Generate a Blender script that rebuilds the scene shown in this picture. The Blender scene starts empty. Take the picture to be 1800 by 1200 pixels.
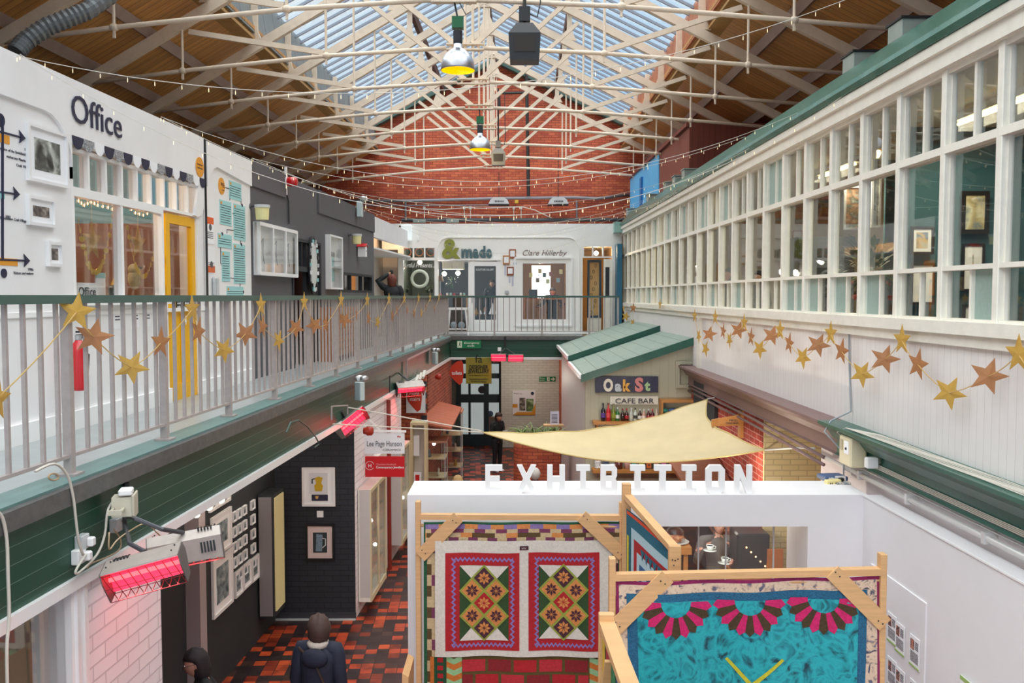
import bpy, bmesh, math, random
from mathutils import Vector, Matrix
random.seed(7)
SC = bpy.context.scene
COL = SC.collection
# ---------------------------------------------------------------- camera
F = 1560.0
PITCH = math.atan(80 / F)
EYE = Vector((0, 0, 4.65))
cam = bpy.data.cameras.new('camera'); camo = bpy.data.objects.new('camera', cam); COL.objects.link(camo)
cam.sensor_width = 36; cam.lens = F / 1800 * 36; cam.clip_start = 0.05
camo.location = EYE; camo.rotation_euler = (math.pi / 2 - PITCH, 0, 0)
SC.camera = camo
SC.view_settings.view_transform = 'Standard'; SC.view_settings.look = 'None'
SC.view_settings.gamma = 1; SC.view_settings.exposure = 0.6; SC.view_settings.use_curve_mapping = False
try:
    SC.cycles.max_bounces = 7; SC.cycles.diffuse_bounces = 4; SC.cycles.glossy_bounces = 2; SC.cycles.transparent_max_bounces = 12
    SC.cycles.caustics_reflective = False; SC.cycles.caustics_refractive = False
    SC.cycles.sample_clamp_indirect = 6
except Exception: pass
# ---------------------------------------------------------------- sky
wd = bpy.data.worlds.new('world'); SC.world = wd; wd.use_nodes = True
nt = wd.node_tree; bg = nt.nodes['Background']
tc = nt.nodes.new('ShaderNodeTexCoord'); nz = nt.nodes.new('ShaderNodeTexNoise'); nz.inputs['Scale'].default_value = 2.2
cr = nt.nodes.new('ShaderNodeValToRGB'); nt.links.new(tc.outputs['Generated'], nz.inputs['Vector']); nt.links.new(nz.outputs['Fac'], cr.inputs['Fac'])
cr.color_ramp.elements[0].position = .35; cr.color_ramp.elements[0].color = (.50, .76, 1, 1)
cr.color_ramp.elements[1].position = .62; cr.color_ramp.elements[1].color = (.86, .95, 1, 1)
nt.links.new(cr.outputs['Color'], bg.inputs['Color']); bg.inputs['Strength'].default_value = .78
kL, kR, kC, kZ = 75 / F, -18 / F, 15 / F, 20 / F
HR = 3.53
def RP(X, H, Y): return Vector((X - .83 + kC * Y, Y, EYE.z + H + kZ * Y))
sun = bpy.data.lights.new('sun', 'SUN'); sun.energy = 5.4; sun.angle = math.radians(125); sun.color = (1, .97, .94)
so = bpy.data.objects.new('sun', sun); COL.objects.link(so); so.rotation_euler = (math.radians(6), math.radians(-12), 0)
# daylight guided in through the two glazed roof slopes (portals of the sky, they give no light of their own)
def area(name, loc, sx, sy, power, col=(1, 1, 1), rot=(0, 0, 0), portal=False):
    l = bpy.data.lights.new(name, 'AREA'); l.shape = 'RECTANGLE'; l.size = sx; l.size_y = sy; l.energy = power; l.color = col
    o = bpy.data.objects.new(name, l); COL.objects.link(o); o.location = loc; o.rotation_euler = rot
    if portal: l.cycles.is_portal = True
    return o
area('sky_portal', (-.6, 12, 13.4), 9.5, 38, 1, portal=True)
# ---------------------------------------------------------------- pixel rays onto real planes
cP, sP = math.cos(PITCH), math.sin(PITCH)
def ray(px, py):
    a = (px - 900) / F; b = -(py - 600) / F
    return Vector((a, cP + b * sP, -sP + b * cP))
def onY(px, py, Y): d = ray(px, py); return EYE + d * (Y / d.y)
def onZ(px, py, z): d = ray(px, py); return EYE + d * ((z - EYE.z) / d.z)
def onL(px, py, lat): d = ray(px, py); t = -lat / (d.x - kL * d.y); return EYE + d * t
def onR(px, py, lat): d = ray(px, py); t = lat / (d.x - kR * d.y); return EYE + d * t
def Lp(Y, lat, z): return Vector((-lat + kL * Y, Y, z))
def Rp(Y, lat, z): return Vector((lat + kR * Y, Y, z))
ROTL = math.atan2(1, kL); ROTR = math.atan2(-1, -kR)
def FR(loc, rz=0): return Matrix.Translation(Vector(loc)) @ Matrix.Rotation(rz, 4, 'Z')
def lin(h):
    h = h.lstrip('#'); c = [int(h[i:i + 2], 16) / 255 for i in (0, 2, 4)]
    return tuple(x / 12.92 if x <= .04045 else ((x + .055) / 1.055) ** 2.4 for x in c)
# ---------------------------------------------------------------- materials
MATS = {}
def mat(name, col='888888', rough=.5, metal=0., noise=0., nscale=6., bump=0., bscale=40., emit=0., col2=None, stretch=None, coat=0.):
    if name in MATS: return MATS[name]
    m = bpy.data.materials.new(name); m.use_nodes = True; n = m.node_tree.nodes; l = m.node_tree.links
    p = n['Principled BSDF']; c = lin(col) if isinstance(col, str) else col
    p.inputs['Roughness'].default_value = rough; p.inputs['Metallic'].default_value = metal
    if coat: p.inputs['Coat Weight'].default_value = coat
    if noise or bump:
        t = n.new('ShaderNodeTexCoord'); mp = n.new('ShaderNodeMapping'); l.new(t.outputs['Object'], mp.inputs['Vector'])
        if stretch: mp.inputs['Scale'].default_value = stretch
    if noise:
        x = n.new('ShaderNodeTexNoise'); x.inputs['Scale'].default_value = nscale; x.inputs['Detail'].default_value = 5
        l.new(mp.outputs['Vector'], x.inputs['Vector'])
        r = n.new('ShaderNodeValToRGB'); l.new(x.outputs['Fac'], r.inputs['Fac'])
        c2 = lin(col2) if col2 else tuple(v * (1 - noise) for v in c)
        r.color_ramp.elements[0].position = .3; r.color_ramp.elements[0].color = (*c2, 1)
        r.color_ramp.elements[1].position = .68; r.color_ramp.elements[1].color = (*c, 1)
        l.new(r.outputs['Color'], p.inputs['Base Color'])
    else: p.inputs['Base Color'].default_value = (*c, 1)
    if bump:
        x = n.new('ShaderNodeTexNoise'); x.inputs['Scale'].default_value = bscale; l.new(mp.outputs['Vector'], x.inputs['Vector'])
        b = n.new('ShaderNodeBump'); b.inputs['Strength'].default_value = bump; b.inputs['Distance'].default_value = .01
        l.new(x.outputs['Fac'], b.inputs['Height']); l.new(b.outputs['Normal'], p.inputs['Normal'])
    if emit:
        p.inputs['Emission Color'].default_value = (*c, 1); p.inputs['Emission Strength'].default_value = emit
    MATS[name] = m; return m
def coords(m, a, b, obj=False):
    """vector (a,b,0) from position, for textures laid on a wall"""
    n = m.node_tree.nodes; l = m.node_tree.links
    if obj: g = n.new('ShaderNodeTexCoord'); src = g.outputs['Object']
    else: g = n.new('ShaderNodeNewGeometry'); src = g.outputs['Position']
    s = n.new('ShaderNodeSeparateXYZ'); l.new(src, s.inputs[0])
    c = n.new('ShaderNodeCombineXYZ'); l.new(s.outputs[a], c.inputs[0]); l.new(s.outputs[b], c.inputs[1])
    return c.outputs[0]
def brickmat(name, a, b, c1, c2, mortar, w=.225, h=.075, ms=.008, rough=.8, bump=.5, bias=0., freq=.5, off=.5, vary=.0):
    if name in MATS: return MATS[name]
    m = bpy.data.materials.new(name); m.use_nodes = True; n = m.node_tree.nodes; l = m.node_tree.links
    p = n['Principled BSDF']; p.inputs['Roughness'].default_value = rough
    v = coords(m, a, b); t = n.new('ShaderNodeTexBrick'); l.new(v, t.inputs['Vector']); t.inputs['Scale'].default_value = 1
    t.inputs['Brick Width'].default_value = w; t.inputs['Row Height'].default_value = h; t.inputs['Mortar Size'].default_value = ms
    t.inputs['Mortar Smooth'].default_value = .2; t.inputs['Bias'].default_value = bias; t.offset = off
    t.inputs['Color1'].default_value = (*lin(c1), 1); t.inputs['Color2'].default_value = (*lin(c2), 1); t.inputs['Mortar'].default_value = (*lin(mortar), 1)
    out = t.outputs['Color']
    if vary:
        x = n.new('ShaderNodeTexNoise'); x.inputs['Scale'].default_value = 1.3; x.inputs['Detail'].default_value = 6; l.new(v, x.inputs['Vector'])
        mx = n.new('ShaderNodeMix'); mx.data_type = 'RGBA'; mx.blend_type = 'MULTIPLY'; mx.inputs[0].default_value = vary
        l.new(out, mx.inputs[6]); rr = n.new('ShaderNodeValToRGB'); l.new(x.outputs['Fac'], rr.inputs['Fac'])
        rr.color_ramp.elements[0].position = .38; rr.color_ramp.elements[0].color = (.35, .3, .32, 1); rr.color_ramp.elements[1].position = .62; rr.color_ramp.elements[1].color = (1, 1, 1, 1)
        l.new(rr.outputs['Color'], mx.inputs[7]); out = mx.outputs[2]
    l.new(out, p.inputs['Base Color'])
    if bump:
        bb = n.new('ShaderNodeBump'); bb.inputs['Strength'].default_value = bump; bb.inputs['Distance'].default_value = .01; bb.invert = True
        l.new(t.outputs['Fac'], bb.inputs['Height']); l.new(bb.outputs['Normal'], p.inputs['Normal'])
    MATS[name] = m; return m
def boardmat(name, axis, pitch, col, gap, rough=.5, noise=.25, nscale=3, stretch=(1, 1, 1), gw=.06, bump=.6, obj=False):
    """boards: a groove in the gap colour every `pitch` metres along the axis"""
    if name in MATS: return MATS[name]
    m = bpy.data.materials.new(name); m.use_nodes = True; n = m.node_tree.nodes; l = m.node_tree.links
    p = n['Principled BSDF']; p.inputs['Roughness'].default_value = rough
    if obj: g = n.new('ShaderNodeTexCoord'); src = g.outputs['Object']
    else: g = n.new('ShaderNodeNewGeometry'); src = g.outputs['Position']
    s = n.new('ShaderNodeSeparateXYZ'); l.new(src, s.inputs[0])
    d = n.new('ShaderNodeMath'); d.operation = 'DIVIDE'; d.inputs[1].default_value = pitch; l.new(s.outputs[axis], d.inputs[0])
    fr = n.new('ShaderNodeMath'); fr.operation = 'FRACT'; l.new(d.outputs[0], fr.inputs[0])
    fl = n.new('ShaderNodeMath'); fl.operation = 'FLOOR'; l.new(d.outputs[0], fl.inputs[0])
    lt = n.new('ShaderNodeMath'); lt.operation = 'LESS_THAN'; lt.inputs[1].default_value = gw; l.new(fr.outputs[0], lt.inputs[0])
    mp = n.new('ShaderNodeMapping'); mp.inputs['Scale'].default_value = stretch; l.new(src, mp.inputs['Vector'])
    x = n.new('ShaderNodeTexNoise'); x.noise_dimensions = '4D'; x.inputs['Scale'].default_value = nscale; x.inputs['Detail'].default_value = 6
    l.new(mp.outputs['Vector'], x.inputs['Vector']); l.new(fl.outputs[0], x.inputs['W'])
    c = lin(col); r = n.new('ShaderNodeValToRGB'); l.new(x.outputs['Fac'], r.inputs['Fac'])
    r.color_ramp.elements[0].position = .3; r.color_ramp.elements[0].color = (*[v * (1 - noise) for v in c], 1)
    r.color_ramp.elements[1].position = .7; r.color_ramp.elements[1].color = (*c, 1)
    mx = n.new('ShaderNodeMix'); mx.data_type = 'RGBA'; l.new(lt.outputs[0], mx.inputs[0]); l.new(r.outputs['Color'], mx.inputs[6]); mx.inputs[7].default_value = (*lin(gap), 1)
    l.new(mx.outputs[2], p.inputs['Base Color'])
    if bump:
        b = n.new('ShaderNodeBump'); b.inputs['Strength'].default_value = bump; b.inputs['Distance'].default_value = .008; b.invert = True
        l.new(lt.outputs[0], b.inputs['Height']); l.new(b.outputs['Normal'], p.inputs['Normal'])
    MATS[name] = m; return m
def glassmat(name, tint=(1, 1, 1), refl=.12, rough=.02):
    if name in MATS: return MATS[name]
    m = bpy.data.materials.new(name); m.use_nodes = True; n = m.node_tree.nodes; l = m.node_tree.links
    n.remove(n['Principled BSDF']); o = n['Material Output']
    t = n.new('ShaderNodeBsdfTransparent'); t.inputs[0].default_value = (*tint, 1)
    g = n.new('ShaderNodeBsdfGlossy'); g.inputs['Roughness'].default_value = rough
    lw = n.new('ShaderNodeLayerWeight'); lw.inputs['Blend'].default_value = .25
    mm = n.new('ShaderNodeMath'); mm.operation = 'MULTIPLY_ADD'; l.new(lw.outputs['Fresnel'], mm.inputs[0]); mm.inputs[1].default_value = .3; mm.inputs[2].default_value = refl * .35
    x = n.new('ShaderNodeMixShader'); l.new(mm.outputs[0], x.inputs[0]); l.new(t.outputs[0], x.inputs[1]); l.new(g.outputs[0], x.inputs[2]); l.new(x.outputs[0], o.inputs['Surface'])
    MATS[name] = m; return m
def artmat(name, cols, scale=6., seed=0., warp=0.):
    """a printed or painted picture: soft patches of the given colours"""
    if name in MATS: return MATS[name]
    m = bpy.data.materials.new(name); m.use_nodes = True; n = m.node_tree.nodes; l = m.node_tree.links
    p = n['Principled BSDF']; p.inputs['Roughness'].default_value = .5
    g = n.new('ShaderNodeTexCoord'); x = n.new('ShaderNodeTexNoise'); x.noise_dimensions = '4D'; x.inputs['W'].default_value = seed; x.inputs['Scale'].default_value = scale; x.inputs['Detail'].default_value = 4
    x.inputs['Distortion'].default_value = warp
    l.new(g.outputs['Object'], x.inputs['Vector']); r = n.new('ShaderNodeValToRGB'); l.new(x.outputs['Fac'], r.inputs['Fac'])
    e = r.color_ramp.elements
    for i, c in enumerate(cols):
        pos = .32 + .36 * i / max(1, len(cols) - 1)
        if i < 2: e[i].position = pos; e[i].color = (*lin(c), 1)
        else:
            q = e.new(pos); q.color = (*lin(c), 1)
    l.new(r.outputs['Color'], p.inputs['Base Color']); MATS[name] = m; return m
# ---------------------------------------------------------------- mesh builder
PM = {}
I4 = Matrix.Identity(4)
class MB:
    def __init__(s, M=None): s.v = []; s.f = []; s.mi = []; s.mats = []; s.M = M or I4
    def _m(s, m):
        if m not in s.mats: s.mats.append(m)
        return s.mats.index(m)
    def add(s, vs, fs, m):
        b = len(s.v); i = s._m(m); s.v += [s.M @ Vector(v) for v in vs]; s.f += [tuple(b + k for k in f) for f in fs]; s.mi += [i] * len(fs); return s
    def hexa(s, p, m):
        p = [Vector(q) for q in p]; ax = [(p[1] - p[0]), (p[3] - p[0]), (p[4] - p[0])]
        ax = [a.normalized() * random.uniform(.0001, .0007) for a in ax]  # real pieces are never exactly flush
        sg = ((-1, -1, -1), (1, -1, -1), (1, 1, -1), (-1, 1, -1), (-1, -1, 1), (1, -1, 1), (1, 1, 1), (-1, 1, 1))
        p = [q + ax[0] * g[0] + ax[1] * g[1] + ax[2] * g[2] for q, g in zip(p, sg)]
        return s.add(p, [(0, 3, 2, 1), (4, 5, 6, 7), (0, 1, 5, 4), (1, 2, 6, 5), (2, 3, 7, 6), (3, 0, 4, 7)], m)
    def box(s, x0, x1, y0, y1, z0, z1, m):
        return s.hexa([(x0, y0, z0), (x1, y0, z0), (x1, y1, z0), (x0, y1, z0), (x0, y0, z1), (x1, y0, z1), (x1, y1, z1), (x0, y1, z1)], m)
    def bbox(s, x0, x1, y0, y1, z0, z1, m, c=.01):
        """box with chamfered edges"""
        bm = bmesh.new(); bmesh.ops.create_cube(bm, size=1)
        for v in bm.verts: v.co = Vector(((x0 + x1) / 2 + v.co.x * (x1 - x0), (y0 + y1) / 2 + v.co.y * (y1 - y0), (z0 + z1) / 2 + v.co.z * (z1 - z0)))
        bmesh.ops.bevel(bm, geom=bm.edges[:], offset=c, segments=1, affect='EDGES')
        bm.verts.index_update(); s.add([v.co.copy() for v in bm.verts], [tuple(v.index for v in f.verts) for f in bm.faces], m); bm.free(); return s
    def beam(s, a, b, w, h, m, up=(0, 0, 1)):
        a = Vector(a); b = Vector(b); d = (b - a).normalized(); u = Vector(up)
        r = d.cross(u); r = r.normalized() if r.length > 1e-5 else Vector((1, 0, 0)); u = r.cross(d).normalized()
        q = []
        for e in (a, b):
            q += [e - r * w / 2 - u * h / 2, e + r * w / 2 - u * h / 2, e + r * w / 2 + u * h / 2, e - r * w / 2 + u * h / 2]
        return s.hexa(q, m)
    def tube(s, pts, r, m, n=8, closed=False, cap=True):
        pts = [Vector(p) for p in pts]; N = len(pts); rs = r if isinstance(r, (list, tuple)) else [r] * N
        vs = []; fs = []; pr = None
        for i, p in enumerate(pts):
            if closed: d = pts[(i + 1) % N] - pts[i - 1]
            else: d = pts[min(i + 1, N - 1)] - pts[max(i - 1, 0)]
            if d.length < 1e-9: d = Vector((0, 0, 1))
            d.normalize()
            if pr is None:
                a = d.orthogonal().normalized()
            else:
                a = pr - d * pr.dot(d); a = a.normalized() if a.length > 1e-6 else d.orthogonal().normalized()
            pr = a; b = d.cross(a)
            vs += [p + (a * math.cos(t) + b * math.sin(t)) * rs[i] for t in [2 * math.pi * k / n for k in range(n)]]
        for i in range(N if closed else N - 1):
            j = (i + 1) % N
            fs += [(i * n + k, i * n + (k + 1) % n, j * n + (k + 1) % n, j * n + k) for k in range(n)]
        if not closed and cap: fs += [tuple(range(n))[::-1], tuple((N - 1) * n + k for k in range(n))]
        return s.add(vs, fs, m)
    def lathe(s, prof, c, m, n=16, ax='z', sx=1, sy=1):
        c = Vector(c); vs = []; fs = []; N = len(prof)
        for r, h in prof:
            for k in range(n):
                t = 2 * math.pi * k / n; x, y = r * math.cos(t) * sx, r * math.sin(t) * sy
                vs.append(c + (Vector((x, y, h)) if ax == 'z' else Vector((x, -h, y)) if ax == 'y' else Vector((h, x, y))))
        for i in range(N - 1): fs += [(i * n + k, i * n + (k + 1) % n, (i + 1) * n + (k + 1) % n, (i + 1) * n + k) for k in range(n)]
        if prof[0][0] > 1e-4: fs.append(tuple(range(n))[::-1])
        if prof[-1][0] > 1e-4: fs.append(tuple((N - 1) * n + k for k in range(n)))
        return s.add(vs, fs, m)
    def ball(s, c, r, m, sc=(1, 1, 1), n=12, k=8, fn=None):
        c = Vector(c); vs = []; fs = []
        for i in range(k + 1):
            a = math.pi * i / k
            for j in range(n):
                t = 2 * math.pi * j / n; d = Vector((math.sin(a) * math.cos(t), math.sin(a) * math.sin(t), math.cos(a)))
                q = Vector((d.x * sc[0], d.y * sc[1], d.z * sc[2])) * r
                if fn: q = fn(d, q)
                vs.append(c + q)
        for i in range(k): fs += [(i * n + j, (i + 1) * n + j, (i + 1) * n + (j + 1) % n, i * n + (j + 1) % n) for j in range(n)]
        return s.add(vs, fs, m)
    def prism(s, poly, vec, m):
        vec = Vector(vec); N = len(poly); a = [Vector(p) for p in poly]; b = [p + vec for p in a]
        return s.add(a + b, [tuple(range(N))[::-1], tuple(range(N, 2 * N))] + [(i, (i + 1) % N, N + (i + 1) % N, N + i) for i in range(N)], m)
    def quad(s, a, b, c, d, m): return s.add([a, b, c, d], [(0, 1, 2, 3)], m)
    def text(s, body, x, z, w, h, m, y=-.004, depth=.004, bold=0., shear=0.):
        """lettering whose cap height is h and whose width is w, lower left corner at (x, z) of the frame"""
        vs, fs, bw, bh = text_mesh(body, bold, shear)
        sx = w / bw if w else h / bh; sz = h / bh
        return s.add([(x + a * sx, y - d * depth, z + b * sz) for a, b, d in vs], fs, m)
    def build(s, name, parent=None, label=None, cat=None, group=None, kind=None, smooth=False):
        me = bpy.data.meshes.new(name)
        if parent is not None: inv = PM[parent.name].inverted(); vs = [inv @ v for v in s.v]; loc = None
        else:
            xs = [v.x for v in s.v]; ys = [v.y for v in s.v]; zs = [v.z for v in s.v]
            loc = Vector(((min(xs) + max(xs)) / 2, (min(ys) + max(ys)) / 2, min(zs))); vs = [v - loc for v in s.v]
        me.from_pydata(vs, [], s.f)
        for m in s.mats: me.materials.append(m)
        me.polygons.foreach_set('material_index', s.mi)
        if smooth: me.polygons.foreach_set('use_smooth', [True] * len(s.f))
        me.update()
        bm = bmesh.new(); bm.from_mesh(me); bmesh.ops.recalc_face_normals(bm, faces=bm.faces); bm.to_mesh(me); bm.free()
        o = bpy.data.objects.new(name, me); COL.objects.link(o)
        if parent is not None: o.parent = parent; PM[o.name] = PM[parent.name]
        else: o.location = loc; PM[o.name] = Matrix.Translation(loc)
        tag(o, label, cat, group, kind); return o
def tag(o, label=None, cat=None, group=None, kind=None):
    if label: o['label'] = label
    if cat: o['category'] = cat
    if group: o['group'] = group
    if kind: o['kind'] = kind
    return o
def thing(name, label, cat, M, group=None, kind=None):
    o = bpy.data.objects.new(name, None); COL.objects.link(o); o.empty_display_size = .1
    if not isinstance(M, Matrix): M = Matrix.Translation(Vector(M))
    o.matrix_world = M; o.location = M.to_translation(); o.rotation_euler = M.to_euler(); PM[o.name] = M.copy()
    return tag(o, label, cat, group, kind)
def dup(o, M=None, parent=None, label=None, group=None):
    c = o.copy(); COL.objects.link(c); c.parent = parent
    if parent is None:
        if M is not None:
            c.location = M.to_translation(); c.rotation_euler = M.to_euler()
            PM[c.name] = M.copy()
        if label: c['label'] = label
        if group: c['group'] = group
    for ch in [x for x in o.children]: dup(ch, None, c)
    return c
S = 'structure'
_T = {}
def text_mesh(body, bold=0., shear=0.):
    k = (body, bold, shear)
    if k in _T: return _T[k]
    cu = bpy.data.curves.new('lettering', 'FONT'); cu.body = body; cu.size = 1; cu.extrude = .5; cu.offset = bold; cu.shear = shear; cu.resolution_u = 3
    ob = bpy.data.objects.new('lettering', cu); COL.objects.link(ob)
    dg = bpy.context.evaluated_depsgraph_get(); dg.update(); me = bpy.data.meshes.new_from_object(ob.evaluated_get(dg))
    vs = [(v.co.x, v.co.y, v.co.z + .5) for v in me.vertices]; fs = [tuple(p.vertices) for p in me.polygons]
    bpy.data.objects.remove(ob); bpy.data.curves.remove(cu); bpy.data.meshes.remove(me)
    x0 = min(v[0] for v in vs); y0 = min(0, 0)
    vs = [(a - x0, b - y0, d) for a, b, d in vs]
    _T[k] = (vs, fs, max(v[0] for v in vs), .73); return _T[k]
# shared materials
M_white = mat('white_paint', 'f0eeee', .55, noise=.05, nscale=3)
M_white2 = mat('white_gloss', 'f4f3f2', .35)
M_cream = mat('cream_paint', 'eeeade', .45, noise=.09, nscale=8, bump=.15, bscale=60)
M_grey = mat('grey_paint', '57565b', .6, noise=.06, nscale=4)
M_green = boardmat('green_boards', 2, .098, '24503f', '5a7668', rough=.4, noise=.2, stretch=(.3, .3, 3), gw=.045)  # pale gap colour paints in highlights and dust along the board edges
M_greenp = mat('green_paint', '2a5e50', .32, noise=.25, nscale=3, bump=.2, bscale=12)
M_rail = mat('rail_green', '45625a', .4, noise=.12, nscale=10)
M_bal = mat('baluster_paint', 'aea4a1', .45, noise=.12, nscale=20)
M_truss = mat('truss_paint', 'ecd9c2', .5, noise=.1, nscale=8, bump=.2)
M_black = mat('black_metal', '1c1c1e', .45)
M_steel = mat('steel', 'b9b9ba', .35, .7)
M_dk = mat('dark_wall', '2b2d32', .7, noise=.15, nscale=3)
M_wood = mat('pine', 'd9ab78', .55, noise=.16, nscale=5, stretch=(1, 1, 12), bump=.1)
M_teal = mat('teal_paint', '2a6a86', .5)
M_glass = glassmat('clear_glass', (.97, .98, .98), .10)
M_wire = mat('pale_cable', 'cfc9bd', .6)
M_dwire = mat('dark_cable', '2d2d30', .5)
M_ink = mat('navy_ink', '23233f', .6)
M_paper = mat('paper', 'f2f2f4', .7)
# ================================================================ SETTING
M_tiles = bpy.data.materials.new('quarry_tiles'); M_tiles.use_nodes = True
def _tiles(m):
    n = m.node_tree.nodes; l = m.node_tree.links; p = n['Principled BSDF']; p.inputs['Roughness'].default_value = .38
    v = coords(m, 0, 1); mp = n.new('ShaderNodeMapping'); mp.inputs['Rotation'].default_value = (0, 0, -math.atan(kL)); l.new(v, mp.inputs['Vector'])
    t = n.new('ShaderNodeTexBrick'); l.new(mp.outputs[0], t.inputs['Vector']); t.offset = .0; t.inputs['Scale'].default_value = 1
    for k_, x in (('Brick Width', .152), ('Row Height', .152), ('Mortar Size', .005), ('Mortar Smooth', .2), ('Bias', 0)): t.inputs[k_].default_value = x
    t.inputs['Color1'].default_value = (0, 0, 0, 1); t.inputs['Color2'].default_value = (1, 1, 1, 1); t.inputs['Mortar'].default_value = (.1, .1, .1, 1)
    r = n.new('ShaderNodeValToRGB'); l.new(t.outputs['Color'], r.inputs['Fac']); r.color_ramp.interpolation = 'CONSTANT'; e = r.color_ramp.elements
    e[0].position = 0; e[0].color = (*lin('33282a'), 1); e[1].position = .42; e[1].color = (*lin('8a3420'), 1)
    for ps, c in ((.55, 'b8482a'), (.72, 'c8542e'), (.88, '4a3430')): q = e.new(ps); q.color = (*lin(c), 1)
    x = n.new('ShaderNodeTexNoise'); x.inputs['Scale'].default_value = 5; x.inputs['Detail'].default_value = 5; l.new(v, x.inputs['Vector'])
    rr = n.new('ShaderNodeValToRGB'); l.new(x.outputs['Fac'], rr.inputs['Fac']); rr.color_ramp.elements[0].position = .36; rr.color_ramp.elements[0].color = (.4, .38, .38, 1); rr.color_ramp.elements[1].position = .56; rr.color_ramp.elements[1].color = (1, 1, 1, 1)
    mx = n.new('ShaderNodeMix'); mx.data_type = 'RGBA'; mx.blend_type = 'MULTIPLY'; mx.inputs[0].default_value = .8; l.new(r.outputs['Color'], mx.inputs[6]); l.new(rr.outputs['Color'], mx.inputs[7])
    m2 = n.new('ShaderNodeMix'); m2.data_type = 'RGBA'; l.new(t.outputs['Fac'], m2.inputs[0]); l.new(mx.outputs[2], m2.inputs[6]); m2.inputs[7].default_value = (*lin('2a2020'), 1); l.new(m2.outputs[2], p.inputs['Base Color'])
    b = n.new('ShaderNodeBump'); b.inputs['Strength'].default_value = .4; b.inputs['Distance'].default_value = .005; b.invert = True; l.new(t.outputs['Fac'], b.inputs['Height']); l.new(b.outputs['Normal'], p.inputs['Normal'])
_tiles(M_tiles)
M_gable = brickmat('red_brick', 0, 2, 'e07850', 'c05840', '8a4038', w=.235, h=.079, ms=.007, vary=.3)
M_brickL = brickmat('red_brick_side', 1, 2, 'b4593a', '8f3d2c', 'b98a70', w=.235, h=.079, ms=.008, vary=.3)
M_brickR = brickmat('red_brick_cafe', 1, 2, 'b04636', '94342a', 'c2948a', w=.235, h=.079, ms=.006, vary=.2)
M_wbrick = brickmat('white_brick_side', 1, 2, 'efe9ec', 'e8e2e6', 'd2cacf', w=.30, h=.098, ms=.006, bump=1.0)
M_wbrickx = brickmat('white_brick_front', 0, 2, 'dfe0d4', 'd6d8cc', 'bdbfb2', w=.235, h=.079, ms=.005, bump=.6)
M_dkbrick = brickmat('charcoal_brick', 0, 2, '2c2e36', '282a31', '1d1e23', w=.235, h=.079, ms=.006, bump=.5)
M_timbL = boardmat('timber_lining', 1, .15, 'e6ab64', '7a5030', rough=.45, noise=.4, nscale=1.6, stretch=(.5, 5, .5), gw=.07)
M_timbR = M_timbL
MB().box(-9, 9, -3, 34, -.1, 0, M_tiles).build('floor', kind=S)
# gable wall with a pitched top
GY = 29.2
def gl(X):  # height of the glazing above the roof datum
    return 7.3 - (.53 * -X if X < 0 else .49 * X)
g = [RP(-8.5, -7, GY), RP(8.5, -7, GY), RP(8.5, 3.4, GY), RP(4.2, gl(4.2) - .1, GY), RP(.05, gl(0) - .1, GY), RP(-3.9, gl(-3.9) - .1, GY), RP(-8.5, 2.9, GY)]
MB().prism(g, (0, .35, 0), M_gable).build('wall_back', kind=S)
# timber lined lower roof slopes
def rafH(X): return 6.35 - (.585 * -X if X < 0 else .50 * X)
YA, YB = -2.5, GY
for sgn, x0, x1, nm in ((-1, 3.8, 9.0, 'ceiling'), (1, 4.05, 9.5, 'ceiling')):
    a = [RP(sgn * x0, rafH(sgn * x0) + .3, y) for y in (YA, YB)]; b = [RP(sgn * x1, rafH(sgn * x1) + .3, y) for y in (YA, YB)]
    MB().prism([a[0], a[1], b[1], b[0]], (0, 0, .06), M_timbL).build(nm, kind=S)
# upstands between timber slope and glazing
M_upL = boardmat('grey_upstand', 1, .75, '8b9192', '3c4042', rough=.5, noise=.2, gw=.03)
M_upR = boardmat('orange_upstand', 1, .75, 'c4703c', '6b3417', rough=.45, noise=.25, gw=.03)
MB().prism([RP(-3.8, rafH(-3.8) + .25, YA), RP(-3.8, rafH(-3.8) + .25, YB), RP(-3.95, gl(-3.95) + .1, YB), RP(-3.95, gl(-3.95) + .1, YA)], (-.05, 0, 0), M_upL).build('trim_1', kind=S)
MB().prism([RP(4.05, rafH(4.05) + .25, YA), RP(4.05, rafH(4.05) + .25, YB), RP(4.15, gl(4.15) + .1, YB), RP(4.15, gl(4.15) + .1, YA)], (.05, 0, 0), M_upR).build('trim_2', kind=S)
# timber edge batten (pale) at the top of each lined slope
for sg, x in ((-1, 3.95), (1, 4.25)):
    MB().beam(RP(sg * x, rafH(sg * x) + .24, YA), RP(sg * x, rafH(sg * x) + .24, YB), .3, .05, mat('ply_edge', 'c49a5c', .5, noise=.2)).build('trim_3', kind=S)
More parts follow.
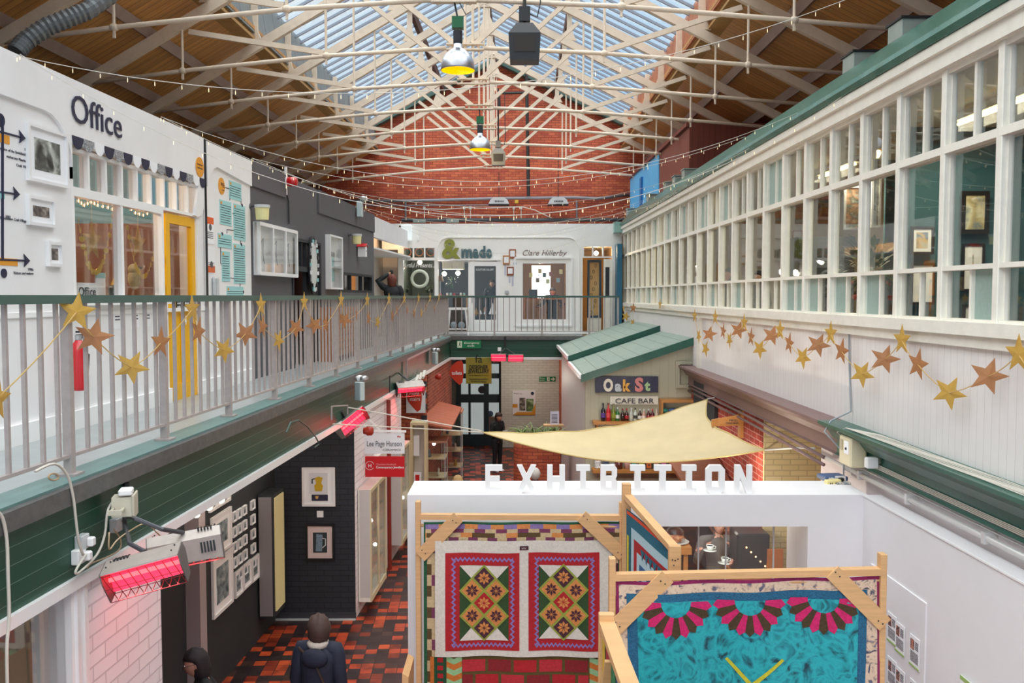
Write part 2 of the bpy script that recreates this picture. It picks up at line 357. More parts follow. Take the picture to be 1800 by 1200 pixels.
# glazed slopes
M_sky = glassmat('roof_glass', (.97, .99, 1), .02)
M_bar = mat('glazing_bar', '868e9c', .4)
for sg, xe in ((-1, 3.95), (1, 4.15)):
    w = thing('window_1', None, None, RP(0, 7, 13), kind=S)
    a = [RP(0, gl(0) + .02, y) for y in (YA, YB)]; b = [RP(sg * xe, gl(sg * xe) + .02, y) for y in (YA, YB)]
    MB().prism([a[0], a[1], b[1], b[0]], (0, 0, .01), M_sky).build('pane', w)
    y = YB - .25
    while y > 1:
        MB().beam(RP(0, gl(0), y), RP(sg * xe, gl(sg * xe), y), .04, .05, M_bar).build('glazing_bar', w); y -= .45
    M_old = mat('old_timber', '6a4030', .8, noise=.5, nscale=8, col2='33221c')
    for X in ((0.02,) if sg < 0 else ()) + (sg * (1.66 if sg < 0 else 1.93),):
        MB().beam(RP(X, gl(X) - .18, YA), RP(X, gl(X) - .18, YB), .09, .24, M_old).build('purlin', w)
    # flashing along the gable
    MB().beam(RP(0, gl(0) - .1, GY - .15), RP(sg * xe, gl(sg * xe) - .1, GY - .15), .3, .12, M_rail).build('flashing', w)
# purlins of the lined slopes
M_purl = mat('purlin_paint', 'a08a80', .5, noise=.15, nscale=5)
for X in (-4.75, -5.6, -6.5, 4.95, 5.9, 6.9):
    MB().beam(RP(X, rafH(X) + .2, YA), RP(X, rafH(X) + .2, YB), .1, .16, M_purl, up=(.5 if X < 0 else -.5, 0, 1)).build('trim_4', kind=S)

# ================================================================ ROOF TRUSSES
def truss():
    t = thing('roof_truss', '', 'roof truss', RP(0, HR, 0), 'pale iron roof trusses spanning the hall')
    H = HR; U = lambda X, h: RP(X * H, h * H, 0)
    rL = lambda x: 1.8 - .585 * x; rR = lambda x: 1.8 - .50 * x
    MB().beam(U(0, 1.8), U(-2.3, rL(2.3)), .10, .15, M_truss).build('rafter', t)
    MB().beam(U(0, 1.8), U(2.4, rR(2.4)), .10, .15, M_truss).build('rafter', t)
    q = MB().tube([U(-1.66, .845), U(-1.2, .905), U(-.59, .968), U(-.08, 1.0)], .032, M_truss); q.tube([U(1.85, .875), U(1.2, .93), U(.59, .978), U(.08, 1)], .032, M_truss)
    q.build('tie_rod', t, smooth=True)
    for s, rr, nd in ((-1, rL, (.968, .905)), (1, rR, (.978, .93))):
        MB().tube([U(s * .59, nd[0] - .02), U(s * .59, rr(.59) - .02)], .02, M_truss).build('suspension_rod', t)
        MB().tube([U(s * 1.2, nd[1] - .02), U(s * 1.2, rr(1.2) - .02)], .02, M_truss).build('suspension_rod', t)
        MB().beam(U(s * 1.17, rr(1.2) - .03), U(s * .6, nd[0] + .012), .05, .075, M_truss).build('strut', t)
        MB().beam(U(s * .56, rr(.59) - .03), U(s * .04, 1.015), .05, .075, M_truss).build('strut', t)
        for x, n_ in ((.59, nd[0]), (1.2, nd[1])):
            c = U(s * x, n_); MB().ball(c, .055, M_truss, (1.1, 1, .9)).box(c.x - .014, c.x + .014, c.y - .014, c.y + .014, c.z - .13, c.z, M_truss).build('rod_joint', t)
        xb = -.47 if s < 0 else .545
        for X in (xb, -1.08 if s < 0 else 1.13):
            zt = gl(X * H) / H - .03; zb = (rL(-X) if s < 0 else rR(X)) + .02
            a, b = U(X, zb), U(X, zt)
            m = MB().prism([(a.x - .16, a.y - .03, a.z), (a.x + .16, a.y - .03, a.z), (a.x + .12, a.y - .03, a.z + .06), (a.x + .06, a.y - .03, a.z + .22), (b.x + .05, b.y - .03, b.z), (b.x - .05, b.y - .03, b.z), (a.x - .06, a.y - .03, a.z + .22), (a.x - .12, a.y - .03, a.z + .06)], (0, .06, 0), M_truss)
            m.build('purlin_bracket', t)
    MB().tube([U(0, 1.0), U(0, 1.8)], .02, M_truss).tube([U(.03, 1.0), U(.03, 1.78)], .014, M_truss).build('king_rod', t)
    c = U(0, 1.0)
    m = MB().box(c.x - .28, c.x + .28, c.y - .05, c.y + .05, c.z + .045, c.z + .065, M_truss).box(c.x - .28, c.x + .28, c.y - .05, c.y + .05, c.z - .035, c.z - .015, M_truss)
    for dx in (-.2, .2): m.tube([(c.x + dx, c.y, c.z - .06), (c.x + dx, c.y, c.z + .09)], .02, M_truss)
    m.build('tie_coupling', t)
    c = U(0, 1.8)
    m = MB().prism([(c.x - .17, c.y - .04, c.z - .16), (c.x + .17, c.y - .04, c.z - .16), (c.x + .2, c.y - .04, c.z), (c.x + .07, c.y - .04, c.z + .3), (c.x + .06, c.y - .04, c.z + .78), (c.x - .06, c.y - .04, c.z + .78), (c.x - .07, c.y - .04, c.z + .3), (c.x - .2, c.y - .04, c.z)], (0, .08, 0), M_truss)
    for dx in (-.09, .09): m.ball((c.x + dx, c.y - .05, c.z - .06), .03, M_truss, n=8, k=5)
    m.build('king_bracket', t)
    return t
TR = [11.24 + 2.25 * i for i in range(-4, 8)]
ordn = ['nearest the camera, its rods off the top of the picture', 'second from the camera, above the balcony rail', 'third from the camera, high above the office front', 'fourth from the camera, just before the lamp', 'carrying the near bell lamp on its rod', 'next behind the near bell lamp', 'third in front of the far bell lamp', 'carrying the far bell lamp', 'next behind the far bell lamp', 'fourth from the brick gable', 'last but one before the gable', 'last before the brick gable']
t0 = truss(); RB = RP(0, HR, 0)
for i, y in enumerate(TR):
    if y < 5: continue
    o = t0 if abs(y - TR[2]) < .01 else dup(t0, Matrix.Translation(RP(0, HR, y)))
    if o is t0: o.location = RP(0, HR, y); PM[o.name] = Matrix.Translation(RP(0, HR, y))
    o['label'] = 'pale iron roof truss ' + ordn[i]

# ================================================================ LEFT GALLERY
G0 = 3.5
M_gfloor = mat('gallery_floor', 'a3a9a9', .35, noise=.12, nscale=4)
def Lslab(Y0, Y1, la, lb, z0, z1, m, name, parent=None, **k):
    """slab along the left wall direction, from lateral la (hall side) to lb"""
    p = [Lp(Y0, la, z0), Lp(Y1, la, z0), Lp(Y1, lb, z0), Lp(Y0, lb, z0), Lp(Y0, la, z1), Lp(Y1, la, z1), Lp(Y1, lb, z1), Lp(Y0, lb, z1)]
    return MB().hexa(p, m).build(name, parent, **k)
def Rslab(Y0, Y1, la, lb, z0, z1, m, name, parent=None, **k):
    p = [Rp(Y0, la, z0), Rp(Y1, la, z0), Rp(Y1, lb, z0), Rp(Y0, lb, z0), Rp(Y0, la, z1), Rp(Y1, la, z1), Rp(Y1, lb, z1), Rp(Y0, lb, z1)]
    return MB().hexa(p, m).build(name, parent, **k)
RY = 24.3; FY = 25.6
Lslab(-1, 29, 2.86, 8, 3.3, G0, M_gfloor, 'floor', kind=S)
MB().box(-2.2, 6, RY - .1, 29, 3.25, G0, M_gfloor).build('floor', kind=S)
M_kerb = mat('kerb_teal', '6e8f8c', .4, noise=.2, nscale=4)
Lslab(-1, RY - .1, 2.84, 3.06, G0, 3.56, M_kerb, 'trim_5', kind=S)
M_gut = mat('gutter_grey', '6b6b6a', .5, .3, noise=.3, nscale=15)
Lslab(-1, RY - .1, 2.79, 2.85, 3.44, 3.545, M_gut, 'trim_6', kind=S)
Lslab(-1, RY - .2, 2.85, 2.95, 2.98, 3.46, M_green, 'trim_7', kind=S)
Lslab(-1, RY - .2, 2.82, 2.96, 2.915, 2.985, M_white2, 'trim_8', kind=S)
Lslab(-1, RY - .2, 2.9, 4.2, 2.95, 3.0, M_white, 'ceiling', kind=S)
xa = Lp(RY, 2.85, 0).x
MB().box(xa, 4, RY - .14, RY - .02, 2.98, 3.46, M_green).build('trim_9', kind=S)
MB().box(xa, 4, RY - .2, RY + .05, 3.46, 3.56, M_gut).build('trim_10', kind=S)
MB().box(xa, 2.2, RY - .17, RY - .02, 2.915, 2.985, M_white2).build('trim_11', kind=S)
MB().box(-4, 6, RY, 28, 2.93, 2.98, M_white).build('ceiling', kind=S)
# left railing
def railing(name, label, pt, Y0, Y1, step, posts, ndir):
    t = thing(name, label, 'railing', Matrix.Translation(pt(Y0, 3.56)))
    MB().beam(pt(Y0, 4.63), pt(Y1, 4.63), .085, .05, M_rail).build('handrail', t, label='green handrail')
    MB().beam(pt(Y0, 3.68), pt(Y1, 3.68), .035, .02, M_bal).build('bottom_rail', t)
    for y in posts:
        m = MB().beam(pt(y, 3.56), pt(y, 4.61), .05, .05, M_bal, up=ndir).beam(pt(y, 3.56), pt(y, 3.575), .12, .12, M_bal, up=ndir)
        m.build('post', t)
    n = int((Y1 - Y0) / step); rest = MB(); k = 0
    for i in range(n):
        y = Y0 + (i + .5) * step
        if min(abs(y - p) for p in posts) < step * .45: continue
        if k < 98: MB().beam(pt(y, 3.68), pt(y, 4.61), .022, .022, M_bal, up=ndir).build('baluster', t)
        else: rest.beam(pt(y, 3.68), pt(y, 4.61), .022, .022, M_bal, up=ndir)
        k += 1
    if rest.v: rest.build('baluster', t, kind='stuff', label='far balusters near the corner')
    return t
P0 = 2.95 * F / (975 - 116)
railing('balcony_railing', 'long left balcony railing with green handrail and pale balusters', lambda y, z: Lp(y, 2.95, z), P0 - 1.32 * 2 - .001, RY, .1632, [P0 + 1.32 * k for k in range(-2, 15)], (1, 0, 0))
xr0 = Lp(RY, 2.95, 0).x
railing('balcony_railing', 'short balcony railing across the back below the letters', lambda x, z: Vector((x, RY, z)), xr0, 2.93, .163, [xr0 + .02, xr0 + 1.3, xr0 + 2.6, xr0 + 3.9, 2.9], (0, 1, 0))

# left upper wall, built around its openings
WL = 4.15; TOP = 6.5
def wallL(Y0, Y1, z0, z1, m, name='wall_left', dep=.2, off=0): return Lslab(Y0, Y1, WL - off, WL + dep, z0, z1, m, name, kind=S)
yl = lambda px: WL * F / (975 - px)
Ya, Yb, Yd0, Yd1 = yl(131), yl(291), yl(296), yl(348)
Ye = yl(355); Yg = yl(443); Yh = yl(658)
wallL(1, Ya, G0, TOP, M_white); wallL(Ya, Yd0, G0, 4.6, M_white); wallL(Ya, Yd1, 5.95, TOP, M_white); wallL(Yd1, yl(361), G0, TOP, M_white)
wallL(yl(361.5), Yg, G0, TOP - .01, M_white)
Yk0, Yk1 = yl(514), yl(564)
wallL(Yg, Yk0, G0, TOP, M_grey); wallL(Yk0, Yk1, 5.58, TOP, M_grey); wallL(Yk1, yl(596), G0, TOP, M_grey)
wallL(yl(596), yl(655), G0, 4.72, M_grey); wallL(yl(596), yl(655), 5.1, TOP, M_grey); wallL(yl(655), Yh, G0, TOP, M_grey)
# raised fascia boards with rounded ends
def fascia_board(pts, m):
    """pts: (Y, z) outline on the left wall, 2.5 cm proud"""
    a = [Lp(y, WL, z) for y, z in pts]; return MB().prism(a, (.028, 0, 0), m)
arc = lambda cy, cz, r, a0, a1, n=6: [(cy + r * math.cos(math.radians(a0 + (a1 - a0) * k / n)), cz + r * math.sin(math.radians(a0 + (a1 - a0) * k / n))) for k in range(n + 1)]
fascia_board([(3, TOP), (3, 6.15)] + arc(Ya - .42, 5.75, .4, 90, 0) + [(Ya - .02, 5.65), (Ya - .02, 5.96), (yl(350), 5.96)] + arc(yl(361) - .25, 5.78, .22, 250, 340, 4) + [(yl(361) - .03, 5.95), (yl(361) - .03, TOP)], M_white).build('trim_12', kind=S)
fascia_board([(yl(365), TOP - .02), (yl(365), 5.95)] + arc(yl(365) + .35, 5.92, .3, 150, 90, 4) + [(Yg, 6.14), (Yg, TOP - .02)], M_white).build('trim_13', kind=S)
fascia_board([(Yg + .01, TOP), (Yg + .01, 6.15), (yl(503), 6.15), (yl(503), TOP)], M_grey).build('trim_14', kind=S)
fascia_board([(yl(560), TOP), (yl(560), 6.1), (Yh, 6.1), (Yh, TOP)], M_grey).build('trim_15', kind=S)
MB().beam(Lp(yl(361), WL - .03, G0), Lp(yl(361), WL - .03, TOP), .02, .02, M_black, up=(0, 1, 0)).build('trim_16', kind=S)
Lslab(1, Yd0, WL - .03, WL + .01, G0, 3.66, M_white2, 'baseboard_left', kind=S); Lslab(Yd1 + .02, Yg, WL - .03, WL + .01, G0, 3.66, M_white2, 'baseboard_left', kind=S)
Lslab(1, Ya + 3.0, WL - .015, WL + .01, 4.48, 4.52, M_white2, 'trim_17', kind=S)
# shop roofs and back walls that close the view
Lslab(1, Yh, WL + .2, 7.6, TOP - .1, TOP - .05, mat('roof_felt', '5a4a44', .8), 'ceiling', kind=S)
Lslab(-2, 30, 7.6, 7.7, 0, 8.2, mat('far_wall', '5a3c30', .8), 'wall_left', kind=S)
# ---- office interior
M_roomA = mat('office_room', '8f5f4d', .8, noise=.1); M_roomB = mat('warm_room', 'cfa878', .7)
Lslab(Ya - .5, Yb + 2.5, 6.6, 6.65, G0, 6.3, M_roomA, 'wall_left', kind=S)
Lslab(Ya - .55, Ya - .5, WL + .2, 6.6, G0, 6.3, M_roomA, 'wall_left', kind=S); Lslab(Yd1 + .15, Yd1 + .2, WL + .2, 6.6, G0, 5.5, M_roomA, 'wall_left', kind=S); Lslab(Yd1 + .15, Yd1 + .2, WL + .2, 6.6, 5.5, 6.3, mat('office_blue', '6f9fb8', .7), 'wall_left', kind=S)
# office window: head panes, two big panes
def Lwin(Y0, Y1, z0, z1, ncol, name='window_2', m=M_white2, fr=.045, glass=M_glass, rails=()):
    w = thing(name, None, None, FR(Lp((Y0 + Y1) / 2, WL, z0), ROTL), kind=S)
    L = (Y1 - Y0) * math.sqrt(1 + kL * kL); k = MB(PM[w.name]); h = z1 - z0
    k.box(-L / 2, L / 2, 0, .09, 0, fr, m).box(-L / 2, L / 2, 0, .09, h - fr, h, m).box(-L / 2, -L / 2 + fr, 0, .09, 0, h, m).box(L / 2 - fr, L / 2, 0, .09, 0, h, m)
    for i in range(1, ncol): x = -L / 2 + L * i / ncol; k.box(x - fr / 2, x + fr / 2, .005, .085, 0, h, m)
    for r in rails: k.box(-L / 2, L / 2, .01, .08, r * h - fr / 2, r * h + fr / 2, m)
    k.build('window_frame', w); MB(PM[w.name]).box(-L / 2, L / 2, .045, .052, 0, h, glass).build('pane', w); return w
Lwin(Ya, Yd1 + .1, 5.56, 5.93, 9, fr=.032)
Lwin(Ya, Yb, 4.6, 5.56, 2)
MB().beam(Lp(Ya - .05, WL - .03, 4.585), Lp(Yb, WL - .03, 4.585), .1, .035, M_white2).build('trim_18', kind=S)
# yellow door
def doorL(Y0, Y1, z1, m, name='door_1', glass=True):
    d = thing(name, None, None, FR(Lp((Y0 + Y1) / 2, WL, G0), ROTL), kind=S); D = PM[d.name]; L = Y1 - Y0; h = z1 - G0; s = .1
    k = MB(D).box(-L / 2, -L / 2 + s, .02, .07, 0, h, m).box(L / 2 - s, L / 2, .02, .07, 0, h, m).box(-L / 2, L / 2, .02, .07, h - s, h, m).box(-L / 2, L / 2, .02, .07, .95, 1.08, m).box(-L / 2, L / 2, .02, .07, 0, .18, m).box(-L / 2 + s, L / 2 - s, .035, .06, .18, .95, m)
    k.box(-.03, .03, .025, .07, .18, .95, m).build('door_leaf', d)
    MB(D).box(-L / 2 + s, L / 2 - s, .045, .052, 1.08, h - s, M_glass).build('pane', d)
    return d
M_yel = mat('yellow_door', 'f2b400', .35, noise=.06)
d = doorL(Yd0 + .02, Yd1, 5.54, M_yel); D = PM[d.name]
MB(D).text('24', -.02, .83, .12, .1, M_white2, y=.018, depth=.004, bold=.02).build('number', d)
MB(D).bbox(.27, .29, -.03, .02, .98, 1.1, M_steel, .004).build('door_handle', d)
MB(D).box(-.16, .2, .012, .02, 1.0, 1.1, M_black).text('craft and design', -.15, 1.06, .33, .025, M_paper, y=.01, depth=.002).text('info@craft', -.15, 1.02, .28, .025, M_paper, y=.01, depth=.002).build('door_sign', d)
# ================================================================ THINGS ON THE LEFT WALL
def FL(px, py, lat=WL): return FR(onL(px, py, lat), ROTL)
def wl(px0, px1, lat=WL): return (lat * F / (975 - px1) - lat * F / (975 - px0)) * 1.001
def span_frame(x0, y0, x1, y1, lat=WL):
    """frame at the middle of a rectangle seen on the left wall, with its width and height"""
    Y0, Y1 = lat * F / (975 - x0), lat * F / (975 - x1); z0 = onL(x0, y1, lat).z; z1 = onL(x0, y0, lat).z
    return FR(Lp((Y0 + Y1) / 2, lat, (z0 + z1) / 2), ROTL), Y1 - Y0, z1 - z0
def picture(name, label, cat, M, w, h, fm, art, mount=None, fw=.03, dep=.03, mw=.05, group=None, glass=True):
    t = thing(name, label, cat, M, group); k = MB(M)
    k.box(-w / 2, w / 2, -dep, 0, -h / 2, -h / 2 + fw, fm).box(-w / 2, w / 2, -dep, 0, h / 2 - fw, h / 2, fm).box(-w / 2, -w / 2 + fw, -dep, 0, -h / 2 + fw, h / 2 - fw, fm).box(w / 2 - fw, w / 2, -dep, 0, -h / 2 + fw, h / 2 - fw, fm)
    k.build('frame', t)
    if mount: MB(M).box(-w / 2 + fw, w / 2 - fw, -dep * .45, 0, -h / 2 + fw, h / 2 - fw, mount).build('mount', t)
    a, b = w / 2 - fw - (mw if mount else 0), h / 2 - fw - (mw if mount else 0)
    MB(M).box(-a, a, -dep * .5, -dep * .4, -b, b, art).build('picture', t)
    return t
# OFFICE lettering, one thing
def lettering(name, label, M, body, w, h, m, depth=.012, bold=0., shear=0., cat='sign', y=-.004, parts=True):
    """each letter of its own kind is a child; a word cut from one sheet stays one mesh"""
    return MB(M).text(body, 0, 0, w, h, m, y=y, depth=depth, bold=bold, shear=shear).build(name, None, label, cat)
M, w, h = span_frame(127, 168, 215, 220)
lettering('wall_lettering', 'large navy Office lettering above the scalloped strip', FR(Lp(yl(128), WL - .03, onL(133, 217, WL).z), ROTL), 'Office', yl(215) - yl(128), .25, M_ink, bold=.0, depth=.006)
# scalloped paper awning strip
M_dots = artmat('dotted_paper', ['2a2b33', 'c8c8cc'], 60, 2)
pat = 'kdwkdkwkwdkwkdwk'; y0 = yl(128); dy = (yl(361) - y0) / 16; zt = 6.02
t = thing('scalloped_bunting', 'row of black, dotted and white scallops below the Office lettering', 'bunting', FR(Lp(y0, WL, zt), ROTL))
for i, c in enumerate(pat):
    cx = y0 + dy * (i + .5); pts = [Lp(cx - dy * .48, WL - .03, zt), Lp(cx + dy * .48, WL - .03, zt)] + [Lp(cx + dy * .48 * math.cos(a), WL - .03, zt - .01 - .1 * math.sin(a)) for a in [math.pi * k / 8 for k in range(9)]]
    MB().prism(pts, (.005, 0, 0), {'k': M_ink, 'd': M_dots, 'w': M_paper}[c]).build('scallop', t)
M_orange = mat('orange_vinyl', 'e39a2d', .55); M_aqua = mat('aqua_vinyl', '9fd3d4', .55)
M_txt = mat('dark_text', '3a3a48', .7)
def disc(M, r, m, name, label, cat='sign', rows=(), d=.006, zs=1):
    k = MB(M); k.lathe([(r, 0), (r, d)], (0, 0, 0), m, 28, ax='y', sy=zs)
    for j, (s, x, z, w, hh) in enumerate(rows): k.text(s, x, z, w, hh, M_txt, y=-d - .001, depth=.002)
    return k.build(name, None, label, cat)
M = FR(Lp(yl(351), WL - .03, 5.95 + .19), ROTL)
disc(M, .115, M_orange, 'vinyl_circle', 'orange circle sticker at the right end of the Office fascia', rows=[('Manchester', -.08, .02, .15, .018), ('Craft Centre', -.08, -.02, .15, .018)])
M = FR(onL(389, 327, WL), ROTL)
disc(M, .105, M_orange, 'vinyl_circle', 'orange circle sticker heading the pale blue timeline', rows=[('Manchester', -.03, .03, .11, .014), ('Craft & Design', -.03, .01, .11, .014), ('Centre', .02, -.012, .06, .014), ('Our History', 0, -.05, .08, .012)])
# aqua text panels of the timeline
TLB = [(406, 318, 427, 349, 'upper right one, first after the orange circle'), (389, 351, 409, 394, 'left one under the orange circle'), (413, 358, 433, 421, 'tall one in the middle right'), (385, 410, 409, 434, 'short wide one at the left'), (412, 428, 432, 498, 'tallest, lower right'), (391, 441, 405, 494, 'narrow one, lower left'), (399, 503, 428, 521, 'lowest one just above the handrail')]
for x0, y0, x1, y1, ds in TLB:
    M, w, h = span_frame(x0, y0, x1, y1); k = MB(M).box(-w / 2, w / 2, -.006, 0, -h / 2, h / 2, M_aqua)
    n = max(2, int(h / .03)); k.box(-w / 2 + .02, -w / 2 + .07, -.008, -.005, h / 2 - .05, h / 2 - .02, M_orange)
    for i in range(2, n): k.box(-w / 2 + .015, w / 2 - .015 - .04 * random.random(), -.0075, -.005, h / 2 - .03 * i - .006, h / 2 - .03 * i, M_txt)
    k.build('text_panel', None, 'pale blue timeline text panel, ' + ds, 'sign')
k = MB()
def lline(pts, r=.004, m=M_ink, lat=WL - .004): k.tube([onL(x, y, lat) for x, y in pts], r, m, 5)
lline([(396, 329), (406, 333)]); lline([(404, 339), (404, 352)]); lline([(424, 349), (424, 359)]); lline([(409, 375), (413, 375)]); lline([(399, 410), (399, 403), (413, 405)]); lline([(388, 434), (388, 463), (391, 464)]); lline([(423, 421), (423, 430)]); lline([(405, 488), (412, 489)]); lline([(422, 498), (422, 504)])
for x, y in ((425, 361), (390, 411), (424, 430), (427, 513)): k.M = FR(onL(x, y, WL), ROTL); k.lathe([(.022, 0), (.022, .008)], (0, 0, 0), M_ink, 14, ax='y'); k.M = I4
k.build('timeline_line', None, 'thin dark connecting line of the pale blue timeline', 'sign')
# left end: history timeline with arrows and captions
k = MB()
lline([(4, 205), (4, 456)], .012); lline([(0, 231), (40, 242)], .008); lline([(0, 337), (30, 341)], .008); lline([(0, 456), (48, 458)], .008)
for x, y in ((40, 242), (30, 341), (48, 458)):
    p = onL(x, y, WL - .006); q = FR(p, ROTL); k.M = q; k.prism([(-.05, 0, .05), (.03, 0, 0), (-.05, 0, -.05), (-.03, 0, 0)], (0, -.006, 0), M_ink); k.M = I4
for x, y, r in ((0, 211, .05), (6, 480, .035)): k.M = FR(onL(x, y, WL), ROTL); k.lathe([(r, 0), (r, .008)], (0, 0, 0), M_ink, 18, ax='y'); k.M = I4
for (x0, y0, x1, y1, mm) in ((-30, 226, 25, 241, M_orange), (-30, 331, 14, 343, M_aqua), (-30, 451, 33, 464, M_orange)):
    M, w, h = span_frame(x0, y0, x1, y1); k.M = M; k.box(-w / 2, w / 2, -.004, 0, -h / 2, h / 2, mm); k.M = I4
def cap(px, py, lines, w, hh=.03):
    k.M = FR(onL(px, py, WL), ROTL)
    for i, s in enumerate(lines): k.text(s, -w * len(s) / len(max(lines, key=len)), -i * hh * 1.6, w * len(s) / len(max(lines, key=len)), hh * .75, M_txt, y=-.003, depth=.002)
    k.M = I4
cap(51, 267, ['1978'], .06); cap(51, 276, ['Conversion of the Smithfield fish', 'market into Manchester', 'Craft Village'], .44)
cap(18, 384, ['1982'], .06); cap(46, 391, ['Manchester Craft Village'], .33); cap(58, 476, ['1990s'], .07); cap(58, 483, ['Visitors and makers'], .26)
k.build('history_timeline', None, 'dark vertical timeline with orange and blue arrows at the left edge', 'sign')
# three white framed photographs
M_wf = mat('white_frame', 'eceaea', .4)
A_bw = artmat('old_photograph', ['1b1c1b', '5a5c58', 'a9aca5', 'e6e8e0'], 7, 3, .6); A_bw2 = artmat('dim_photograph', ['23252c', '6a5f5a', 'b0a79c'], 14, 8, .4)
for i, (x0, y0, x1, y1, art, mw, lb) in enumerate(((52, 217, 121, 318, A_bw, .075, 'large white framed old market photograph with a lime edge'), (50, 343, 97, 395, A_bw2, .05, 'middle sized white framed photograph below the largest one'), (83, 424, 108, 468, A_bw2, .03, 'smallest white framed photograph beside the office window'))):
    M, w, h = span_frame(x0, y0, x1, y1); picture('framed_photograph', lb, 'picture', M, w, h, M_wf, art, M_paper, .025, .035, mw)
# notices below the window, leaflets and posters beside the door
for x, s in ((206, 'left'), (238, 'middle'), (259, 'right')):
    M = FR(Lp(yl(x), WL, 4.43), ROTL); MB(M).box(-.07, .07, -.004, 0, -.09, .09, M_paper).box(-.05, .05, -.006, -.003, .06, .075, M_aqua).box(-.05, .04, -.006, -.003, .02, .03, M_txt).box(-.05, .045, -.006, -.003, -.01, 0, M_txt).build('notice', None, 'white paper notice under the office window, %s one of three' % s, 'notice')
for (x0, y0, x1, y1, c, lb) in ((365, 378, 378, 428, 'e0602a', 'small poster with an orange head and a photo beside the yellow door'), (366, 434, 379, 480, 'd76a3a', 'small poster with an orange foot below another poster')):
    M, w, h = span_frame(x0, y0, x1, y1); k = MB(M).box(-w / 2, w / 2, -.005, 0, -h / 2, h / 2, M_paper)
    o = mat('poster_' + c, c, .6); z = h / 2 - .1 if c == 'e0602a' else -h / 2 + .01
    k.box(-w / 2 + .01, w / 2 - .01, -.007, -.004, z, z + .08, o).lathe([(.04, 0), (.04, .008)], (0, 0, .03 if c == 'e0602a' else -.05), M_grey, 14, ax='y')
    for i in range(4): k.box(-w / 2 + .02, w / 2 - .03, -.007, -.004, -.04 + .022 * i - .06, -.034 + .022 * i - .06, M_txt)
    k.build('poster', None, lb, 'poster')
M_acr = glassmat('clear_acrylic', (.9, .93, .95), .3)
M, w, h = span_frame(367, 486, 385, 521)
t = thing('leaflet_holder', 'clear leaflet holder with white leaflets beside the yellow door', 'holder', M)
MB(M).box(-.06, .06, -.05, 0, -.12, .1, M_acr).build('pocket', t); MB(M).box(-.045, .045, -.03, -.01, -.1, .12, M_paper).build('leaflet', t)
# fire extinguisher
M_red = mat('extinguisher_red', 'c80f1a', .25, coat=.6)
p = onL(140, 686, WL - .12); M = FR(p, ROTL); t = thing('fire_extinguisher', 'red fire extinguisher hanging on the white wall behind the railing', 'fire extinguisher', M)
MB(M).lathe([(.05, 0), (.068, .012), (.07, .03), (.07, .33), (.06, .38), (.03, .42), (.02, .44)], (0, 0, 0), M_red, 20).build('cylinder', t, smooth=True)
MB(M).lathe([(.028, .43), (.028, .47)], (0, 0, 0), M_steel, 10).box(-.02, .09, -.012, .012, .46, .475, M_black).box(-.02, .1, -.012, .012, .49, .505, M_black).build('valve', t)
MB(M).tube([(.03, 0, .46), (.09, 0, .44), (.1, 0, .36), (.1, 0, .3)], .01, M_black).lathe([(.02, .08), (.035, .3), (.02, .31)], (.105, 0, 0), M_black, 12).build('horn', t)
k = MB(M)
for i in range(8): a = -.6 + .2 * i; k.quad((.071 * math.sin(a), -.071 * math.cos(a), .12), (.071 * math.sin(a + .2), -.071 * math.cos(a + .2), .12), (.071 * math.sin(a + .2), -.071 * math.cos(a + .2), .3), (.071 * math.sin(a), -.071 * math.cos(a), .3), M_black if i > 3 else mat('label_pink', 'e8b0b0', .5))
k.build('label', t)
# window dressing of the office: stars, gold garlands, bulbs, signs
M_kraft = mat('kraft_star', 'c7a26a', .7); M_gold = mat('gold_paper', 'd9b24e', .35, .3); M_rose = mat('copper_paper', 'b87848', .5, .15)
def star_pts(r, ri=.42, rot=0): return [(r * (1 if i % 2 == 0 else ri) * math.sin(math.pi * i / 5 + rot), 0, r * (1 if i % 2 == 0 else ri) * math.cos(math.pi * i / 5 + rot)) for i in range(10)]
def paper_star(k, r, m, rot=0, th=.002, fold=.012):
    """five pointed card star folded gently along its middle"""
    P = star_pts(r, .42, rot); vs = [(0, -fold, 0)] + P + [(0, -fold + th, 0)] + [(a, b + th, c) for a, b, c in P]; fs = []
    for i in range(10): j = (i + 1) % 10; fs += [(0, 1 + i, 1 + j), (11, 12 + j, 12 + i), (1 + i, 12 + i, 12 + j, 1 + j)]
    return k.add(vs, fs, m)
for px, py, nm in ((162, 424, 'left'), (243, 428, 'right')):
    M = FR(onL(px, py, WL + .3), ROTL); t = thing('hanging_star', 'kraft paper star hanging in the %s office pane' % nm, 'star', M)
    paper_star(MB(M), .2, M_kraft, 0, .004, .05).build('star', t); MB(M).tube([(0, 0, .18), (0, 0, .5)], .003, M_wire).build('cord', t)
for a, b, nm in (((138, 388), (198, 380), 'left'), ((224, 400), (282, 382), 'right')):
    t = thing('disc_garland', 'garland of round gold discs in the %s office pane' % nm, 'garland', FR(onL(*a, WL + .2), ROTL))
    pts = []
    for i in range(22):
        s = i / 21; x = a[0] + (b[0] - a[0]) * s; y = a[1] + (b[1] - a[1]) * s + 95 * 4 * s * (1 - s); pts.append(onL(x, y, WL + .2))
    MB().tube(pts, .002, M_wire, 4).build('cord', t)
    for i, p in enumerate(pts):
        k = MB(FR(p, ROTL + random.uniform(-.5, .5))); k.lathe([(.028, 0), (.028, .003)], (0, 0, 0), M_gold, 12, ax='y'); k.build('disc', t)
M_bulb = mat('warm_bulb', 'ffb46a', .3, emit=9.); M_bulbc = mat('fairy_bulb', 'ffe9b8', .3, emit=.8)
bulbme = None
